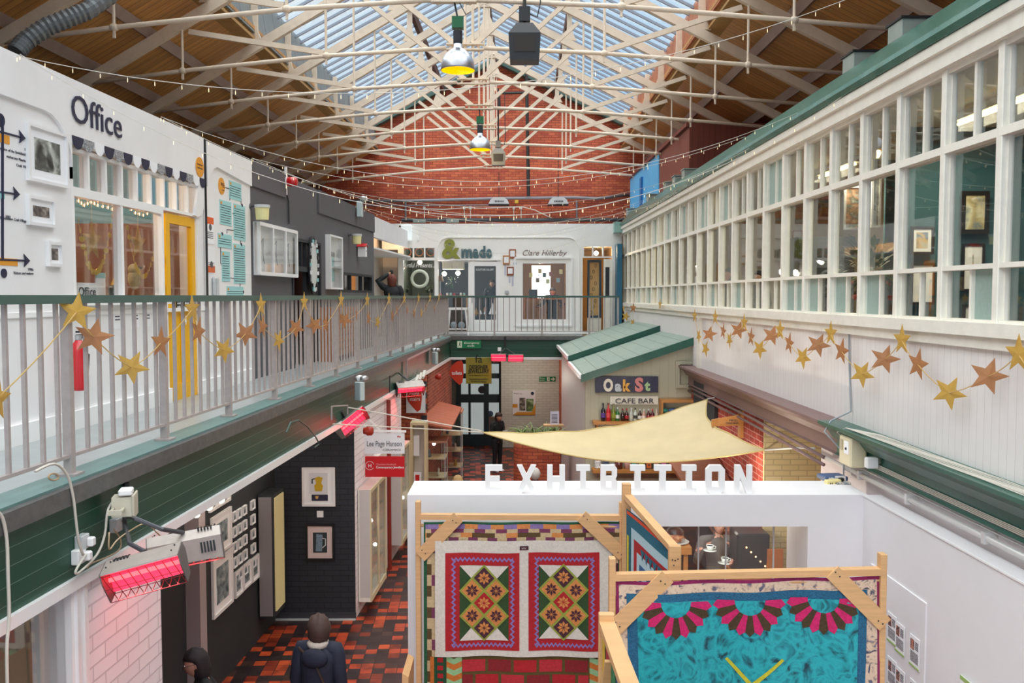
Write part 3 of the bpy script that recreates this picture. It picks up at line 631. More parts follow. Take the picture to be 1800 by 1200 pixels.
def bulb_string(name, label, pts, every=1, m=M_bulbc, r=.012, cable=.0035, group=None, drop=.03, cm=None):
    t = thing(name, label, 'string lights', Matrix.Translation(pts[0]), group)
    MB().tube(pts, cable, cm or M_wire, 5).build('cable', t)
    rest = [p for i, p in enumerate(pts) if i % every == every // 2]
    proto = None
    for p in rest:
        if proto is None:
            proto = MB(Matrix.Translation(p)).lathe([(r * .35, -.005), (r * .5, -drop * .4)], (0, 0, 0), M_wire, 6).lathe([(r * .4, -drop * .4), (r * .45, -drop), (0, -drop - r)], (0, 0, 0), m, 6).build('bulb', t); p0 = p.copy(); proto.location = (0, 0, 0)
        else:
            c = proto.copy(); COL.objects.link(c); c.parent = t; c.location = p - p0; c.rotation_euler = (0, 0, 0)
    return t
for pts, nm in (([(138, 348), (148, 356), (160, 350), (172, 356), (190, 360), (205, 366), (212, 385), (214, 420), (216, 450), (216, 480), (218, 505), (218, 519)], 'left'), ([(224, 357), (238, 370), (252, 374), (266, 368), (280, 370), (287, 380), (288, 410), (290, 440), (288, 470), (290, 500), (290, 518)], 'right')):
    P = []
    for i in range(len(pts) - 1):
        for s in (0, .5): P.append(onL(pts[i][0] + (pts[i + 1][0] - pts[i][0]) * s, pts[i][1] + (pts[i + 1][1] - pts[i][1]) * s, WL + .12))
    bulb_string('window_lights', 'warm tiny bulbs around the %s office pane' % nm, P, 1, M_bulb, .011)
M = FR(onL(155, 512, WL + .2), ROTL); t = thing('office_sign', 'pale Office sign standing inside the left office pane', 'sign', M)
MB(M).box(-.19, .17, 0, .01, -.1, .08, M_paper).build('board', t); MB(M).text('Office', -.17, -.04, .3, .085, M_ink, y=-.002).build('lettering', t)
M = FR(onL(177, 503, WL + .22), ROTL); MB(M).box(-.09, .09, 0, .01, -.15, .13, M_paper).box(-.09, .09, -.003, 0, .08, .13, M_aqua).build('flyer', None, 'white flyer with a green head beside the small Office sign', 'sign')
MB(FR(onL(236, 490, WL + .3), ROTL)).ball((0, 0, 0), .09, mat('owl_cream', 'cbbd98', .7, noise=.3, nscale=30), (.8, .7, 1.3)).ball((0, 0, .1), .075, mat('owl_cream'), (.95, .8, .8)).ball((-.03, -.06, .12), .015, M_black, n=8, k=5).ball((.03, -.06, .12), .015, M_black, n=8, k=5).build('owl_ornament', None, 'cream owl ornament standing in the right office pane', 'ornament', smooth=True)
MB(FR(onL(203, 510, WL + .3), ROTL)).ball((0, 0, 0), .07, M_black).lathe([(.05, .04), (0, .16)], (0, 0, 0), M_gold, 12).build('ornament', None, 'small black bird ornament with a gold hat in the left office pane', 'ornament')
# ---- grey shop
M_pot = mat('cream_shade', 'e6dca0', .5, emit=.0); M_silv = mat('pale_grey', 'c6c8c8', .4)
for (px, py, lb) in ((461, 373, 'cream bucket shaped wall lamp above the glazed display case'), (627, 420, 'cream bucket shaped wall lamp above the birdhouse')):
    M = FR(onL(px, py, WL - .16), ROTL); t = thing('wall_lamp', lb, 'lamp', M)
    MB(M).lathe([(.085, -.1), (.095, .06)], (0, 0, 0), M_pot, 18).build('shade', t, smooth=False)
    MB(M).lathe([(.105, .06), (.105, .1)], (0, 0, 0), M_silv, 18).build('cap', t); MB(M).tube([(-.02, .16, .08), (-.02, .06, .08)], .012, M_dwire).lathe([(.04, 0), (.04, .02)], (-.02, .16, .08), M_grey, 12, ax='y').build('bracket', t)
M = FR(onL(637, 441, WL - .1), ROTL); t = thing('birdhouse', 'white birdhouse with a red roof on the grey wall', 'birdhouse', M)
MB(M).box(-.08, .08, -.08, .08, -.12, .08, M_white).prism([(-.08, -.08, .08), (.08, -.08, .08), (0, -.08, .13)], (0, .16, 0), M_white).lathe([(.02, 0), (.02, .085)], (0, 0, 0), M_black, 12, ax='y').build('box', t)
k = MB(M); [k.beam((s * .055, -.1, .12), (s * .055, .1, .12), .14, .012, M_red, up=(s * .55, 0, 1)) for s in (-1, 1)]; k.build('roof', t)
M, w, h = span_frame(447, 391, 514, 482)
t = thing('display_case', 'white three pane glazed display case with drawings on the grey wall', 'display case', M); k = MB(M)
for a in (-w / 2, -w / 6, w / 6, w / 2): k.box(a - .02, a + .02, -.1, -.06, -h / 2, h / 2, M_white)
k.box(-w / 2, w / 2, -.1, -.06, h / 2 - .04, h / 2, M_white).box(-w / 2, w / 2, -.1, -.06, -h / 2, -h / 2 + .04, M_white).box(-w / 2, w / 2, -.02, 0, -h / 2, h / 2, M_white).box(-w / 2, w / 2, -.1, 0, h / 2, h / 2 + .01, M_white).box(-w / 2, w / 2, -.1, 0, -h / 2 - .01, -h / 2, M_white); k.build('case', t)
for i in range(3):
    c = -w / 3 + i * w / 3; MB(M).box(c - .12, c + .12, -.03, -.02, -.28, .25, M_paper).tube([(c - .05, -.035, .1), (c + .03, -.035, .16), (c, -.035, -.05), (c + .06, -.035, -.2)], .004, M_grey, 4).build('drawing', t)
    MB(M).box(c - w / 6 + .02, c + w / 6 - .02, -.085, -.08, -h / 2 + .04, h / 2 - .04, M_glass).build('pane', t)
M, w, h = span_frame(573, 412, 595, 508)
t = thing('display_case', 'narrow white glazed display case beside the grey shop door', 'display case', M)
MB(M).box(-w / 2, w / 2, -.02, 0, -h / 2, h / 2, M_white).box(-w / 2, -w / 2 + .03, -.1, 0, -h / 2, h / 2, M_white).box(w / 2 - .03, w / 2, -.1, 0, -h / 2, h / 2, M_white).box(-w / 2, w / 2, -.1, 0, h / 2 - .03, h / 2, M_white).box(-w / 2, w / 2, -.1, 0, -h / 2, -h / 2 + .03, M_white).box(-w / 2, w / 2, -.08, 0, -.1, -.08, M_white).build('case', t)
MB(M).lathe([(.05, 0), (.05, .03)], (-.08, 0, .15), M_grey, 14, ax='y').lathe([(.05, 0), (.05, .03)], (.06, 0, .15), M_grey, 14, ax='y').box(-.1, .08, -.03, -.02, -.35, .1, M_aqua).build('exhibit', t); MB(M).box(-w / 2, w / 2, -.09, -.085, -h / 2, h / 2, M_glass).build('pane', t)
# siren, emergency light
p = onL(501, 324, WL); M = FR(p, ROTL); t = thing('alarm_siren', 'red alarm siren on white trunking at the top of the grey wall', 'siren', M)
MB(M).box(-.025, .025, -.03, 0, -.16, .26, M_white2).lathe([(.08, 0), (.08, .04)], (0, 0, .04), M_white2, 16, ax='y').build('mount', t); MB(M).lathe([(.06, .04), (.075, .06), (.07, .17), (.05, .19), (0, .19)], (0, 0, .04), M_red, 16, ax='y').build('sounder', t, smooth=True)
MB(M).tube([(.02, -.02, -.16), (.1, -.02, -.25), (.12, -.02, -.6)], .012, M_dwire, 6).build('cable', t)
def emlight(M, lb, s=1):
    t = thing('emergency_light', lb, 'lamp', M); k = MB(M)
    k.bbox(-.09 * s, .09 * s, -.12 * s, 0, -.2 * s, .16 * s, mat('emergency_grey', 'bccbcd', .4), .01).build('housing', t)
    for x in (-.04, .1): MB(M).lathe([(.05 * s, -.02), (.062 * s, .05 * s), (.045 * s, .11 * s), (0, .12 * s)], (x * s, -.1 * s, .22 * s), M_steel if x < 0 else M_white2, 14, ax='y').build('spotlight', t, smooth=True)
    return t
emlight(FR(onL(628, 366, WL - .05), ROTL), 'grey twin spot emergency light on top of the grey wall', .9)
# grey shop door and window
YK = (Yk0 + Yk1) / 2; M = FR(Lp(YK, WL, 0), ROTL); LK = Yk1 - Yk0
t = thing('door_2', None, None, FR(Lp(YK, WL, G0), ROTL), kind=S); D = PM[t.name]
k = MB(D); hh = 2.08
for x in (-LK / 2, LK / 2 - .06): k.box(x, x + .06, -.02, .12, 0, hh, M_dk)
k.box(-LK / 2, LK / 2, -.02, .12, 1.55, 1.63, M_dk).box(-LK / 2, LK / 2, -.02, .12, hh - .05, hh, M_dk)
for i in range(1, 6): x = -LK / 2 + LK * i / 6; k.box(x - .02, x + .02, 0, .06, 1.63, hh, M_dk)
k.build('door_frame', t)
MB(D).box(0.02, LK / 2 - .06, .03, .08, 0, 1.55, M_dk).build('door_leaf', t); MB(D).box(-LK / 2, LK / 2, .07, .075, 1.63, hh, M_glass).build('pane', t)
M_stripe = boardmat('striped_banner', 2, .28, 'b0703c', '1b1b1e', gw=.5, bump=0, noise=.1)
Lslab(Yk0 - .3, Yk0 + .55 * LK, WL + .9, WL + .95, G0, 6.0, M_stripe, 'wall_left', kind=S)
Lslab(Yg, Yh, WL + 2.2, WL + 2.25, G0, 6.3, mat('shop_brown', '6d5647', .8), 'wall_left', kind=S)
M = FR(onL(549, 466, WL - .03), ROTL); t = thing('round_trinket_mirror', 'round black mirror hung with small trinkets on the grey door', 'mirror', M)
MB(M).lathe([(.26, 0), (.26, .025)], (0, 0, 0), M_black, 28, ax='y', sy=1.9).build('backing', t); MB(M).lathe([(.2, .026), (.2, .03)], (0, 0, 0), M_silv, 28, ax='y', sy=1.9).build('mirror_glass', t)
for i in range(20): a = i * .314; q = (.23 * math.cos(a), -.03, .42 * math.sin(a)); MB(M).box(q[0] - .025, q[0] + .025, -.05, -.028, q[2] - .03, q[2] + .03, (M_silv, M_black, M_aqua, M_paper)[i % 4]).build('trinket', t)
w2 = Lwin(yl(597), yl(655), 4.72, 5.12, 3, 'window_3', M_dk, .05)
# slatted orange crate on the walkway
p = Lp(4.0 * F / (975 - 590), 3.95, G0); M = FR(p, ROTL); t = thing('slatted_crate', 'orange slatted timber crate by the grey wall behind the railing', 'crate', M)
M_ow = mat('orange_timber', 'b06a38', .55, noise=.25, nscale=6, stretch=(1, 8, 8))
for i in range(7): MB(M).box(-.75, .75, -.16, -.14, .1 + i * .12, .2 + i * .12, M_ow).build('slat', t)
MB(M).box(-.75, -.7, -.14, .14, 0, .95, M_ow).box(.7, .75, -.14, .14, 0, .95, M_ow).box(-.75, .75, -.14, .14, .9, .95, M_ow).build('body', t)
# white corner box and side room
Yc0 = yl(660); MB().prism([Lp(Yh, WL + .05, 6.02), Lp(FY, WL + .05, 6.02), Lp(FY, WL + .05, TOP), Lp(Yh, WL + .05, TOP)], (-.1, 0, 0), M_white).build('wall_left', kind=S)
MB().prism([Lp(Yh, WL + .05, 5.75), Lp(FY - 1, 5.2, 5.75), (Lp(FY, 5.2, 5.75)), Lp(FY, WL, 5.75)], (0, 0, .04), M_white).build('ceiling', kind=S)
Lslab(Yh, FY + 1, WL + .1, 7.6, TOP - .1, TOP - .05, mat('roof_felt'), 'ceiling', kind=S)
Lslab(Yh, FY + 1, 5.1, 5.15, G0, 6.45, mat('warm_plaster', 'efe2d6', .7), 'wall_left', kind=S)
M = FR(onL(690, 470, 5.0), ROTL)
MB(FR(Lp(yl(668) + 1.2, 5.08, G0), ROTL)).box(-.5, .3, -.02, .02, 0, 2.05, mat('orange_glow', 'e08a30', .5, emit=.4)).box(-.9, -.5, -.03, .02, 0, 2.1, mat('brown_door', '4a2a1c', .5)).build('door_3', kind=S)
# ================================================================ BACK FACADE
M_fac = mat('facade_white', 'f7f5f1', .5, noise=.04, nscale=2)
def FBk(px, py, Y=None): return FR(onY(px, py, FY if Y is None else Y), 0)
def bx(px): return onY(px, 520, FY).x
def bz(py, Y=None): return onY(900, py, FY if Y is None else Y).z
FT = bz(393)
def facwall(x0, x1, y0, y1): return MB().box(bx(x0), bx(x1), FY, FY + .12, bz(y1), bz(y0), M_fac).build('wall_back', kind=S)
zf = G0
def fw(x0, x1, z0, z1): return MB().box(bx(x0), bx(x1), FY, FY + .12, z0, z1, M_fac).build('wall_back', kind=S)
fw(700, 707, zf, FT); fw(1024, 1076, bz(431), bz(413)); MB().box(bx(640), bx(703), FY + .8, FY + .9, zf, 6.55, mat('warm_plaster', 'efe2d6', .7)).build('wall_back', kind=S); MB().box(bx(640), bx(707), FY + .12, FY + .9, 6.5, 6.55, M_white).build('ceiling', kind=S); fw(672, 700, 5.98, FT); fw(707, 1090, bz(413), FT); fw(707, 766, zf, bz(522)); fw(766, 769, zf, bz(413)); fw(769, 880, bz(456), bz(413))
fw(824, 831, zf, bz(456)); fw(874, 880, zf, bz(456)); fw(880, 917, zf, bz(413)); fw(917, 997, bz(461), bz(413)); fw(917, 997, zf, bz(563)); fw(997, 1024, zf, bz(413)); fw(1076, 1092, zf, bz(413)); fw(769, 824, zf, bz(587)); fw(831, 874, zf, bz(562))
# arched moulding
pts = [(768, 455), (768, 440), (770, 430), (776, 421), (786, 417), (1000, 417), (1009, 420), (1014, 426), (1018, 436), (1018, 585)]
k = MB(); [k.beam(onY(*pts[i], FY - .015), onY(*pts[i + 1], FY - .015), .03, .03, M_fac, up=(0, 1, 0)) for i in range(len(pts) - 1)]; k.build('trim_19', kind=S)
for a, b in (((769, 456), (880, 456)), ((905, 453), (1005, 453)), ((905, 453), (905, 572)), ((1005, 453), (1005, 572)), ((905, 572), (1005, 572)), ((769, 585), (1080, 585))):
    MB().beam(onY(*a, FY - .02), onY(*b, FY - .02), .05, .05, M_white2, up=(0, 1, 0)).build('trim_20', kind=S)
def Bwin(x0, x1, y0, y1, ncol, name, fr=.04, m=M_white2, glass=M_glass):
    p0, p1 = onY(x0, y1, FY), onY(x1, y0, FY); M = FR((p0 + p1) / 2 * 1, 0); M = FR(Vector(((p0.x + p1.x) / 2, FY, p0.z)), 0)
    w = thing(name, None, None, M, kind=S); L = p1.x - p0.x; h = p1.z - p0.z
    k = MB(M).box(-L / 2, L / 2, 0, .08, 0, fr, m).box(-L / 2, L / 2, 0, .08, h - fr, h, m).box(-L / 2, -L / 2 + fr, 0, .08, 0, h, m).box(L / 2 - fr, L / 2, 0, .08, 0, h, m)
    for i in range(1, ncol): x = -L / 2 + L * i / ncol; k.box(x - fr / 2, x + fr / 2, 0, .08, 0, h, m)
    k.build('window_frame', w); MB(M).box(-L / 2, L / 2, .04, .046, 0, h, glass).build('pane', w); return w
fw(707, 766, bz(433), bz(413)); Bwin(707, 766, 433, 455, 3, 'window_4'); Bwin(707, 766, 455, 523, 1, 'window_5'); Bwin(769, 825, 458, 588, 1, 'window_6', .03); Bwin(917, 997, 461, 563, 1, 'window_7', .03); Bwin(1024, 1078, 431, 453, 3, 'window_8')
# shop door with glass
p0, p1 = onY(827, 587, FY), onY(879, 460, FY); M = FR(Vector(((p0.x + p1.x) / 2, FY - .02, G0)), 0); t = thing('door_4', None, None, M, kind=S); L = p1.x - p0.x; h = p1.z - G0
MB(M).box(-L / 2, -L / 2 + .12, 0, .08, 0, h, M_white2).box(L / 2 - .12, L / 2, 0, .08, 0, h, M_white2).box(-L / 2, L / 2, 0, .08, h - .12, h, M_white2).box(-L / 2, L / 2, 0, .08, 0, .42, M_white2).build('door_leaf', t)
MB(M).box(-L / 2, L / 2, .04, .046, 0, h, M_glass).build('pane', t); MB(M).text('SCULPTURE GALLERY', -L / 2 + .16, h - .25, L - .34, .06, M_paper, y=.03).build('door_lettering', t); MB(M).bbox(-L / 2 + .04, -L / 2 + .06, -.04, 0, .95, 1.15, M_steel, .004).build('door_handle', t)
# interiors
def room(x0, x1, y0, y1, z0, z1, m, name='wall_back'):
    MB().box(x0, x1, y1, y1 + .04, z0, z1, m).build(name, kind=S)
    MB().box(x0 - .03, x0, y0, y1, z0, z1, m).build(name, kind=S); MB().box(x1, x1 + .03, y0, y1, z0, z1, m).build(name, kind=S)
    MB().box(x0, x1, y0, y1, z1, z1 + .03, M_white).build('ceiling', kind=S)
M_shopd = mat('shop_dark', '5b5650', .8); M_shopw = mat('shop_warm', 'b08858', .8)
room(bx(700), bx(760), FY + .13, GY - .05, G0, bz(412), mat('shop_green', '7d8378', .8)); room(bx(764), bx(878), FY + .13, GY - .05, G0, bz(455), M_shopd); room(bx(900), bx(1003), FY + .13, GY - .05, G0, bz(455), M_shopw); room(bx(1022), bx(1085), FY + .13, GY - .05, G0, bz(430), mat('shop_cream', 'd8b88a', .7))
def plight(name, loc, e, col=(1, .85, .6), r=.08):
    l = bpy.data.lights.new(name, 'POINT'); l.energy = e; l.color = col; l.shadow_soft_size = r; o = bpy.data.objects.new(name, l); COL.objects.link(o); o.location = loc
for px, py, e, c in ((735, 461, 24, (1, .95, .85)), (780, 482, 16, (1, .93, .85)), (805, 480, 16, (1, .93, .85)), (950, 470, 30, (1, .85, .65)), (1048, 445, 16, (1, .75, .4))):
    plight('shop_lamp_light', onY(px, py - 3, FY + 1.0), e, c)
M_lamp = mat('lamp_glow', 'fff3dc', .3, emit=6.)
for px, py, lb in ((738, 461, 'small glowing bulb above the pale ring in the shop window'), (781, 481, 'left glowing bulb in the shop window below the ampersand'), (805, 480, 'right glowing bulb in the shop window below the ampersand'), (1048, 445, 'warm round ceiling lamp behind the small right panes')):
    p = onY(px, py, FY + .7); t = thing('ceiling_lamp', lb, 'lamp', Matrix.Translation(p)); MB().ball(p, .07, M_lamp, n=12, k=8).build('bulb', t, smooth=True); MB().tube([p + Vector((0, 0, .06)), Vector((p.x, p.y, min(bz(456) - .02, p.z + .4) if px < 1000 else bz(431) - .02))], .006, M_dwire, 5).build('cord', t)
# drum shade, hanging in window 6
p = onY(797, 466, FY + .8); t = thing('drum_shade', 'wide cream drum lampshade at the top of the shop window', 'lamp', Matrix.Translation(p)); MB().lathe([(.33, -.12), (.33, .12)], p, mat('drum_cream', 'd8cdb4', .6, emit=.15), 24).build('shade', t); MB().tube([p, p + Vector((0, 0, .2))], .006, M_dwire, 5).build('cord', t)
p = onY(774, 490, FY + .5); t = thing('table_lamp', 'small brown lampshade on a post behind the shop window edge', 'lamp', Matrix.Translation(p)); MB().lathe([(.11, -.08), (.06, .09)], p, mat('brown_shade', '8a6a3c', .6), 18).build('lamp_shade', t); MB().tube([p + Vector((0, 0, -.6)), p], .012, M_white, 6).build('pole', t)
# bench with ware in the window
p = onY(797, 515, FY + .6); t = thing('display_shelf', 'shelf of small pots across the shop window below the ampersand', 'shelf', Matrix.Translation(p)); MB().box(p.x - .45, p.x + .42, p.y - .12, p.y + .12, p.z - .1, p.z - .07, M_wood).box(p.x - .45, p.x - .41, p.y - .1, p.y + .1, G0, p.z - .1, M_wood).box(p.x + .38, p.x + .42, p.y - .1, p.y + .1, G0, p.z - .1, M_wood).build('board', t)
for i in range(8):
    q = p + Vector((-.38 + i * .1, 0, -.07)); MB().lathe([(.02, 0), (.035, .03), (.03, .07), (.02, .08)], q, (M_red, M_dk, M_paper, M_aqua)[i % 4], 10).build('small_pot', None, 'small pot on the shop window shelf, number %s from its left' % ['one', 'two', 'three', 'four', 'five', 'six', 'seven', 'eight'][i], 'pot', 'small pots in the shop window')
# hanging plant
M_leaf = mat('leaf_green', '3f6a34', .5, noise=.4, nscale=20)
def leaves(k, c, R, n, L=.1, m=None, droop=.4, w=.2):
    for i in range(n):
        a = random.uniform(0, 6.283); e = random.uniform(-.4, 1.2); d = Vector((math.cos(a) * math.cos(e), math.sin(a) * math.cos(e), math.sin(e))); b = Vector(c) + d * R * random.uniform(.2, .9); l = L * random.uniform(.6, 1.3)
        sd = d.cross(Vector((0, 0, 1))).normalized() * l * w * .5; P = []
        for j, s in enumerate((0, .35, .7, 1)):
            q = b + d * l * s - Vector((0, 0, droop * l * s * s)); ww = (0.5, 1, .7, .02)[j]; P += [q - sd * ww, q + sd * ww]
        k.add(P, [(0, 1, 3, 2), (2, 3, 5, 4), (4, 5, 7, 6)], m or M_leaf)
    return k
p = onY(795, 497, FY + .45); t = thing('hanging_plant', 'green leafy wreath plant hanging in the shop window below the ampersand', 'plant', Matrix.Translation(p)); leaves(MB(), p, .22, 70, .14).build('foliage', t); MB().tube([p, p + Vector((0, 0, .5))], .004, M_dwire, 4).build('cord', t)
# copper rings in the three top panes, pale ring below
for x in (716, 737, 757):
    p = onY(x, 443, FY + .1); MB().tube([p + Vector((.11 * math.cos(a), 0, .11 * math.sin(a))) for a in [i * math.pi / 10 for i in range(20)]], .014, mat('copper_ring', 'd98a60', .5, .0), 6, closed=True).build('ring_ornament', None, 'thin copper ring in the %s small pane above the pale wreath' % {716: 'left', 737: 'middle', 757: 'right'}[x], 'ornament')
p = onY(738, 490, FY + .02) - Vector((0, .05, 0)); MB().tube([p + Vector((.225 * math.cos(a), 0, .225 * math.sin(a))) for a in [i * math.pi / 16 for i in range(32)]], .045, mat('pale_wreath', 'd6dccb', .7, bump=.5, bscale=50), 8, closed=True).build('wreath', None, 'thick pale green ring wreath on the left shop window', 'wreath', smooth=True)
lettering('window_lettering', 'white handwritten script lettering on the left shop window', FR(onY(709, 470, FY) - Vector((0, .01, 0)), 0), 'Artful Presents...', bx(764) - bx(709), .14, M_paper, shear=.3)
for i, x in enumerate((716, 752, 760)):
    p = onY(x, 514, FY + .3); k = MB().lathe([(.03, 0), (.05, .09)], p, M_black, 10); t = thing('potted_plant', 'small potted plant on the left shop window sill, %s' % ('far left', 'right of the wreath', 'rightmost')[i], 'plant', Matrix.Translation(p)); k.build('pot', t); leaves(MB(), p + Vector((0, 0, .1)), .09, 30, .1).build('foliage', t)
# AND MADE letters
M_olive = mat('olive_letter', '8b8f3a', .5); M_slate = mat('slate_letter', '4d6a70', .5)
p = onY(777, 453, FY - .03); lettering('ampersand_letter', 'big olive ampersand letter on the back facade', FR(p, 0), '&', bx(809) - bx(777), .56, M_olive, .03, .03)
xs = [811, 830.5, 841.5, 853.5, 864.5, 874]
for i, c in enumerate('made'):
    x0, x1 = xs[(0, 1, 2, 3)[i]] + (0 if i == 0 else 1), xs[i + 1]
    p = onY(x0, 452, FY - .03); lettering('facade_letter', 'slate blue letter %s beside the olive ampersand' % c, FR(p, 0), c, bx(x1) - bx(x0), .345 if c != 'd' else .325, M_slate, .025, .05)
p = onY(919, 449, FY - .005); lettering('facade_lettering', 'brown handwritten signature lettering over the right shop window', FR(p, 0), 'Clare Hillerby', bx(996) - bx(919), .17, mat('brown_script', '6a4a40', .6), .006, -.008, .35)
# notices between the windows
for x0, y0, x1, y1, bc, lb in ((895, 438, 907, 454, '9a5330', 'brown framed notice, highest of those beside the door'), (884, 449, 896, 465, 'b07a50', 'brown framed notice with a yellow print'), (891, 469, 903, 484, '8f4c30', 'brown framed notice with two white slips')):
    p0, p1 = onY(x0, y1, FY), onY(x1, y0, FY); k = MB().box(p0.x, p1.x, FY - .03, FY - .001, p0.z, p1.z, mat('wood_' + bc, bc, .6)).box(p0.x + .03, p1.x - .03, FY - .036, FY - .03, p0.z + .05, p1.z - .04, M_paper); k.build('wall_notice', None, lb, 'notice')
for x, y0, y1, lb in ((888, 465, 483, 'left'), (896, 485, 497, 'middle'), (901, 485, 503, 'right')):
    p0, p1 = onY(x - 1.5, y1, FY), onY(x + 1.5, y0, FY); MB().box(p0.x, p1.x, FY - .008, FY - .001, p0.z, p1.z, mat('lilac_slip', 'c9c8dc', .6)).build('paper_slip', None, 'narrow hanging paper slip below the notices, %s one' % lb, 'notice')
MB(FR(onY(905, 463, FY), 0)).lathe([(.045, 0), (.045, .01)], (0, 0, 0), mat('blue_sticker', 'a9c4dc', .5), 16, ax='y').build('round_sticker', None, 'pale blue round sticker beside the notices', 'sticker')
MB(FR(onY(891, 514, FY), 0)).bbox(-.05, .05, -.06, 0, -.04, .06, M_steel, .01).build('wall_socket_box', None, 'small steel box on the facade left of the right window', 'box')
MB().bbox(bx(703), bx(725), FY - .16, FY - .001, bz(423), bz(396), mat('lightbox', 'e3ecee', .3, emit=.25), .01).build('sign_box', None, 'blank pale square sign box high on the back facade', 'sign')
MB(FR(onY(735, 420, FY), 0)).bbox(-.03, .03, -.04, 0, -.06, .06, M_white2, .01).build('motion_sensor', None, 'tiny white motion sensor on the facade right of the sign box', 'sensor')
MB(FR(onY(704, 398, FY - .1), 0)).lathe([(.03, 0), (.04, .12)], (0, 0, 0), M_white2, 12, ax='y').ball((0, -.12, 0), .03, M_black).build('security_camera', None, 'small white camera at the left corner of the sign box', 'camera')
# right window scene: pale blind, cards, table
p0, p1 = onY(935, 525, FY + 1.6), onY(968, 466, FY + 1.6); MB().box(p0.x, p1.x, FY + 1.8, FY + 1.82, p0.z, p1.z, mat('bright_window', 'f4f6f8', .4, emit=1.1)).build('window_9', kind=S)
for i, (x, y, c) in enumerate(((933, 483, 'cfc77a'), (949, 476, 'c9b98a'), (957, 483, '4a6a6c'), (968, 481, 'a86a6a'), (945, 492, '7a6a4a'), (963, 494, 'd9d9a8'), (981, 492, '9ab8c0'), (986, 477, 'd8d8a0'))):
    p = onY(x, y, FY + .25); MB().box(p.x - .05, p.x + .05, p.y, p.y + .004, p.z - .07, p.z + .06, mat('card_' + c, c, .6)).build('hanging_card', None, 'small card hanging in the right shop window, %s' % ('far left', 'second from left at the top', 'dark teal', 'reddish', 'brown, lower', 'pale, lower middle', 'pale blue, beside the seated person', 'far right')[i], 'card', None)
p = onY(955, 524, FY + .9); t = thing('workbench', 'brown workbench behind the right shop window', 'table', Matrix.Translation((p.x, p.y, G0)))
MB().box(bx(920), bx(996), p.y - .3, p.y + .3, p.z - .04, p.z, M_ow).build('bench_top', t)
for x in (bx(922), bx(992)): MB().box(x - .03, x + .03, p.y - .28, p.y + .28, G0, p.z - .04, M_ow).build('bench_leg', t)
MB().box(bx(931), bx(946), p.y - .2, p.y + .1, p.z, p.z + .26, M_dk).build('monitor_box', None, 'dark box on the workbench behind the right shop window', 'box')
# open doorway: display board, door leaf, teal post
p0, p1 = onY(1032, 558, FY + .35), onY(1057, 457, FY + .35); t = thing('jewellery_board', 'tall navy framed jewellery display board in the open doorway', 'display board', Matrix.Translation(((p0.x + p1.x) / 2, FY + .35, G0)))
M_navy = mat('navy_frame', '2c4358', .5)
MB().box(p0.x, p0.x + .06, FY + .3, FY + .4, p0.z, p1.z, M_navy).box(p1.x - .06, p1.x, FY + .3, FY + .4, p0.z, p1.z, M_navy).box(p0.x, p1.x, FY + .3, FY + .4, p0.z, p0.z + .06, M_navy).box(p0.x, p1.x, FY + .3, FY + .4, p1.z - .06, p1.z, M_navy).build('frame', t)
MB().box(p0.x + .06, p1.x - .06, FY + .36, FY + .4, p0.z, p1.z, mat('board_tan', 'cda872', .6)).build('back_panel', t)
MB().box(p0.x, p1.x, FY + .32, FY + .38, G0, p0.z, M_cream).build('base', t)
for i in range(9): x = p0.x + .12 + .06 * (i % 3); z = p0.z + .15 + .17 * i; MB().tube([(x + .03 * math.cos(a), FY + .35, z + .05 * math.sin(a)) for a in [j * .628 for j in range(10)]], .005, M_black, 5, closed=True).build('necklace', t)
MB().box(bx(1059), bx(1074), FY - .3, FY - .25, G0, bz(456), M_cream).box(bx(1062), bx(1069), FY - .31, FY - .3, bz(520), bz(470), M_dk).build('door_5', kind=S)
MB().box(bx(1081), bx(1089.5), FY - .5, FY - .02, G0, bz(430), M_teal).build('trim_21', kind=S)
# white side stand on the walkway
p = onY(805, 590, FY - .45); M = FR((p.x, FY - .45, G0), 0); t = thing('side_table', 'white slant legged side table outside the shop window', 'table', M)
MB(M).box(-.33, .33, -.16, .16, .76, .82, M_white2).build('table_top', t)
for sx in (-1, 1):
    for sy in (-1, 1): MB(M).beam((sx * .3, sy * .12, 0), (sx * .22, sy * .12, .76), .04, .04, M_white2).build('leg', t)
MB(M).box(-.27, .27, -.12, .12, .2, .23, M_white2).build('shelf', t)
for i, x in enumerate((-.12, .1)): MB(M).lathe([(.04, .23), (.09, .28), (.1, .34), (.07, .4), (.03, .42)], (x, 0, 0), mat('grey_glaze', '8b97a0', .3), 14).build('ceramic_pot', None, 'grey ceramic pot on the side table shelf, %s one' % ('left', 'right')[i], 'pot', smooth=True)
for i, (x, s, c) in enumerate(((837, .2, 'b8864a'), (845, .13, 'f4f4f4'), (852, .1, 'f4f4f4'), (866, .34, 'f8f8f8'))):
    p = onY(x, 550, FY + .3); p.z = G0 + .62; MB().lathe([(s * .35, 0), (0, s)], p, mat('cone_' + c, c, .5), 14).lathe([(.012, -.05), (.012, 0)], p, M_wood, 6).build('cone_tree', None, 'cone shaped tree ornament inside the shop door, %s' % ('brown', 'small white left', 'tiny white', 'tallest white')[i], 'ornament')
MB().box(bx(831), bx(874), FY + .15, FY + .5, G0, G0 + .56, M_dk).build('display_plinth', None, 'low dark plinth inside the shop door under the cone trees', 'plinth')
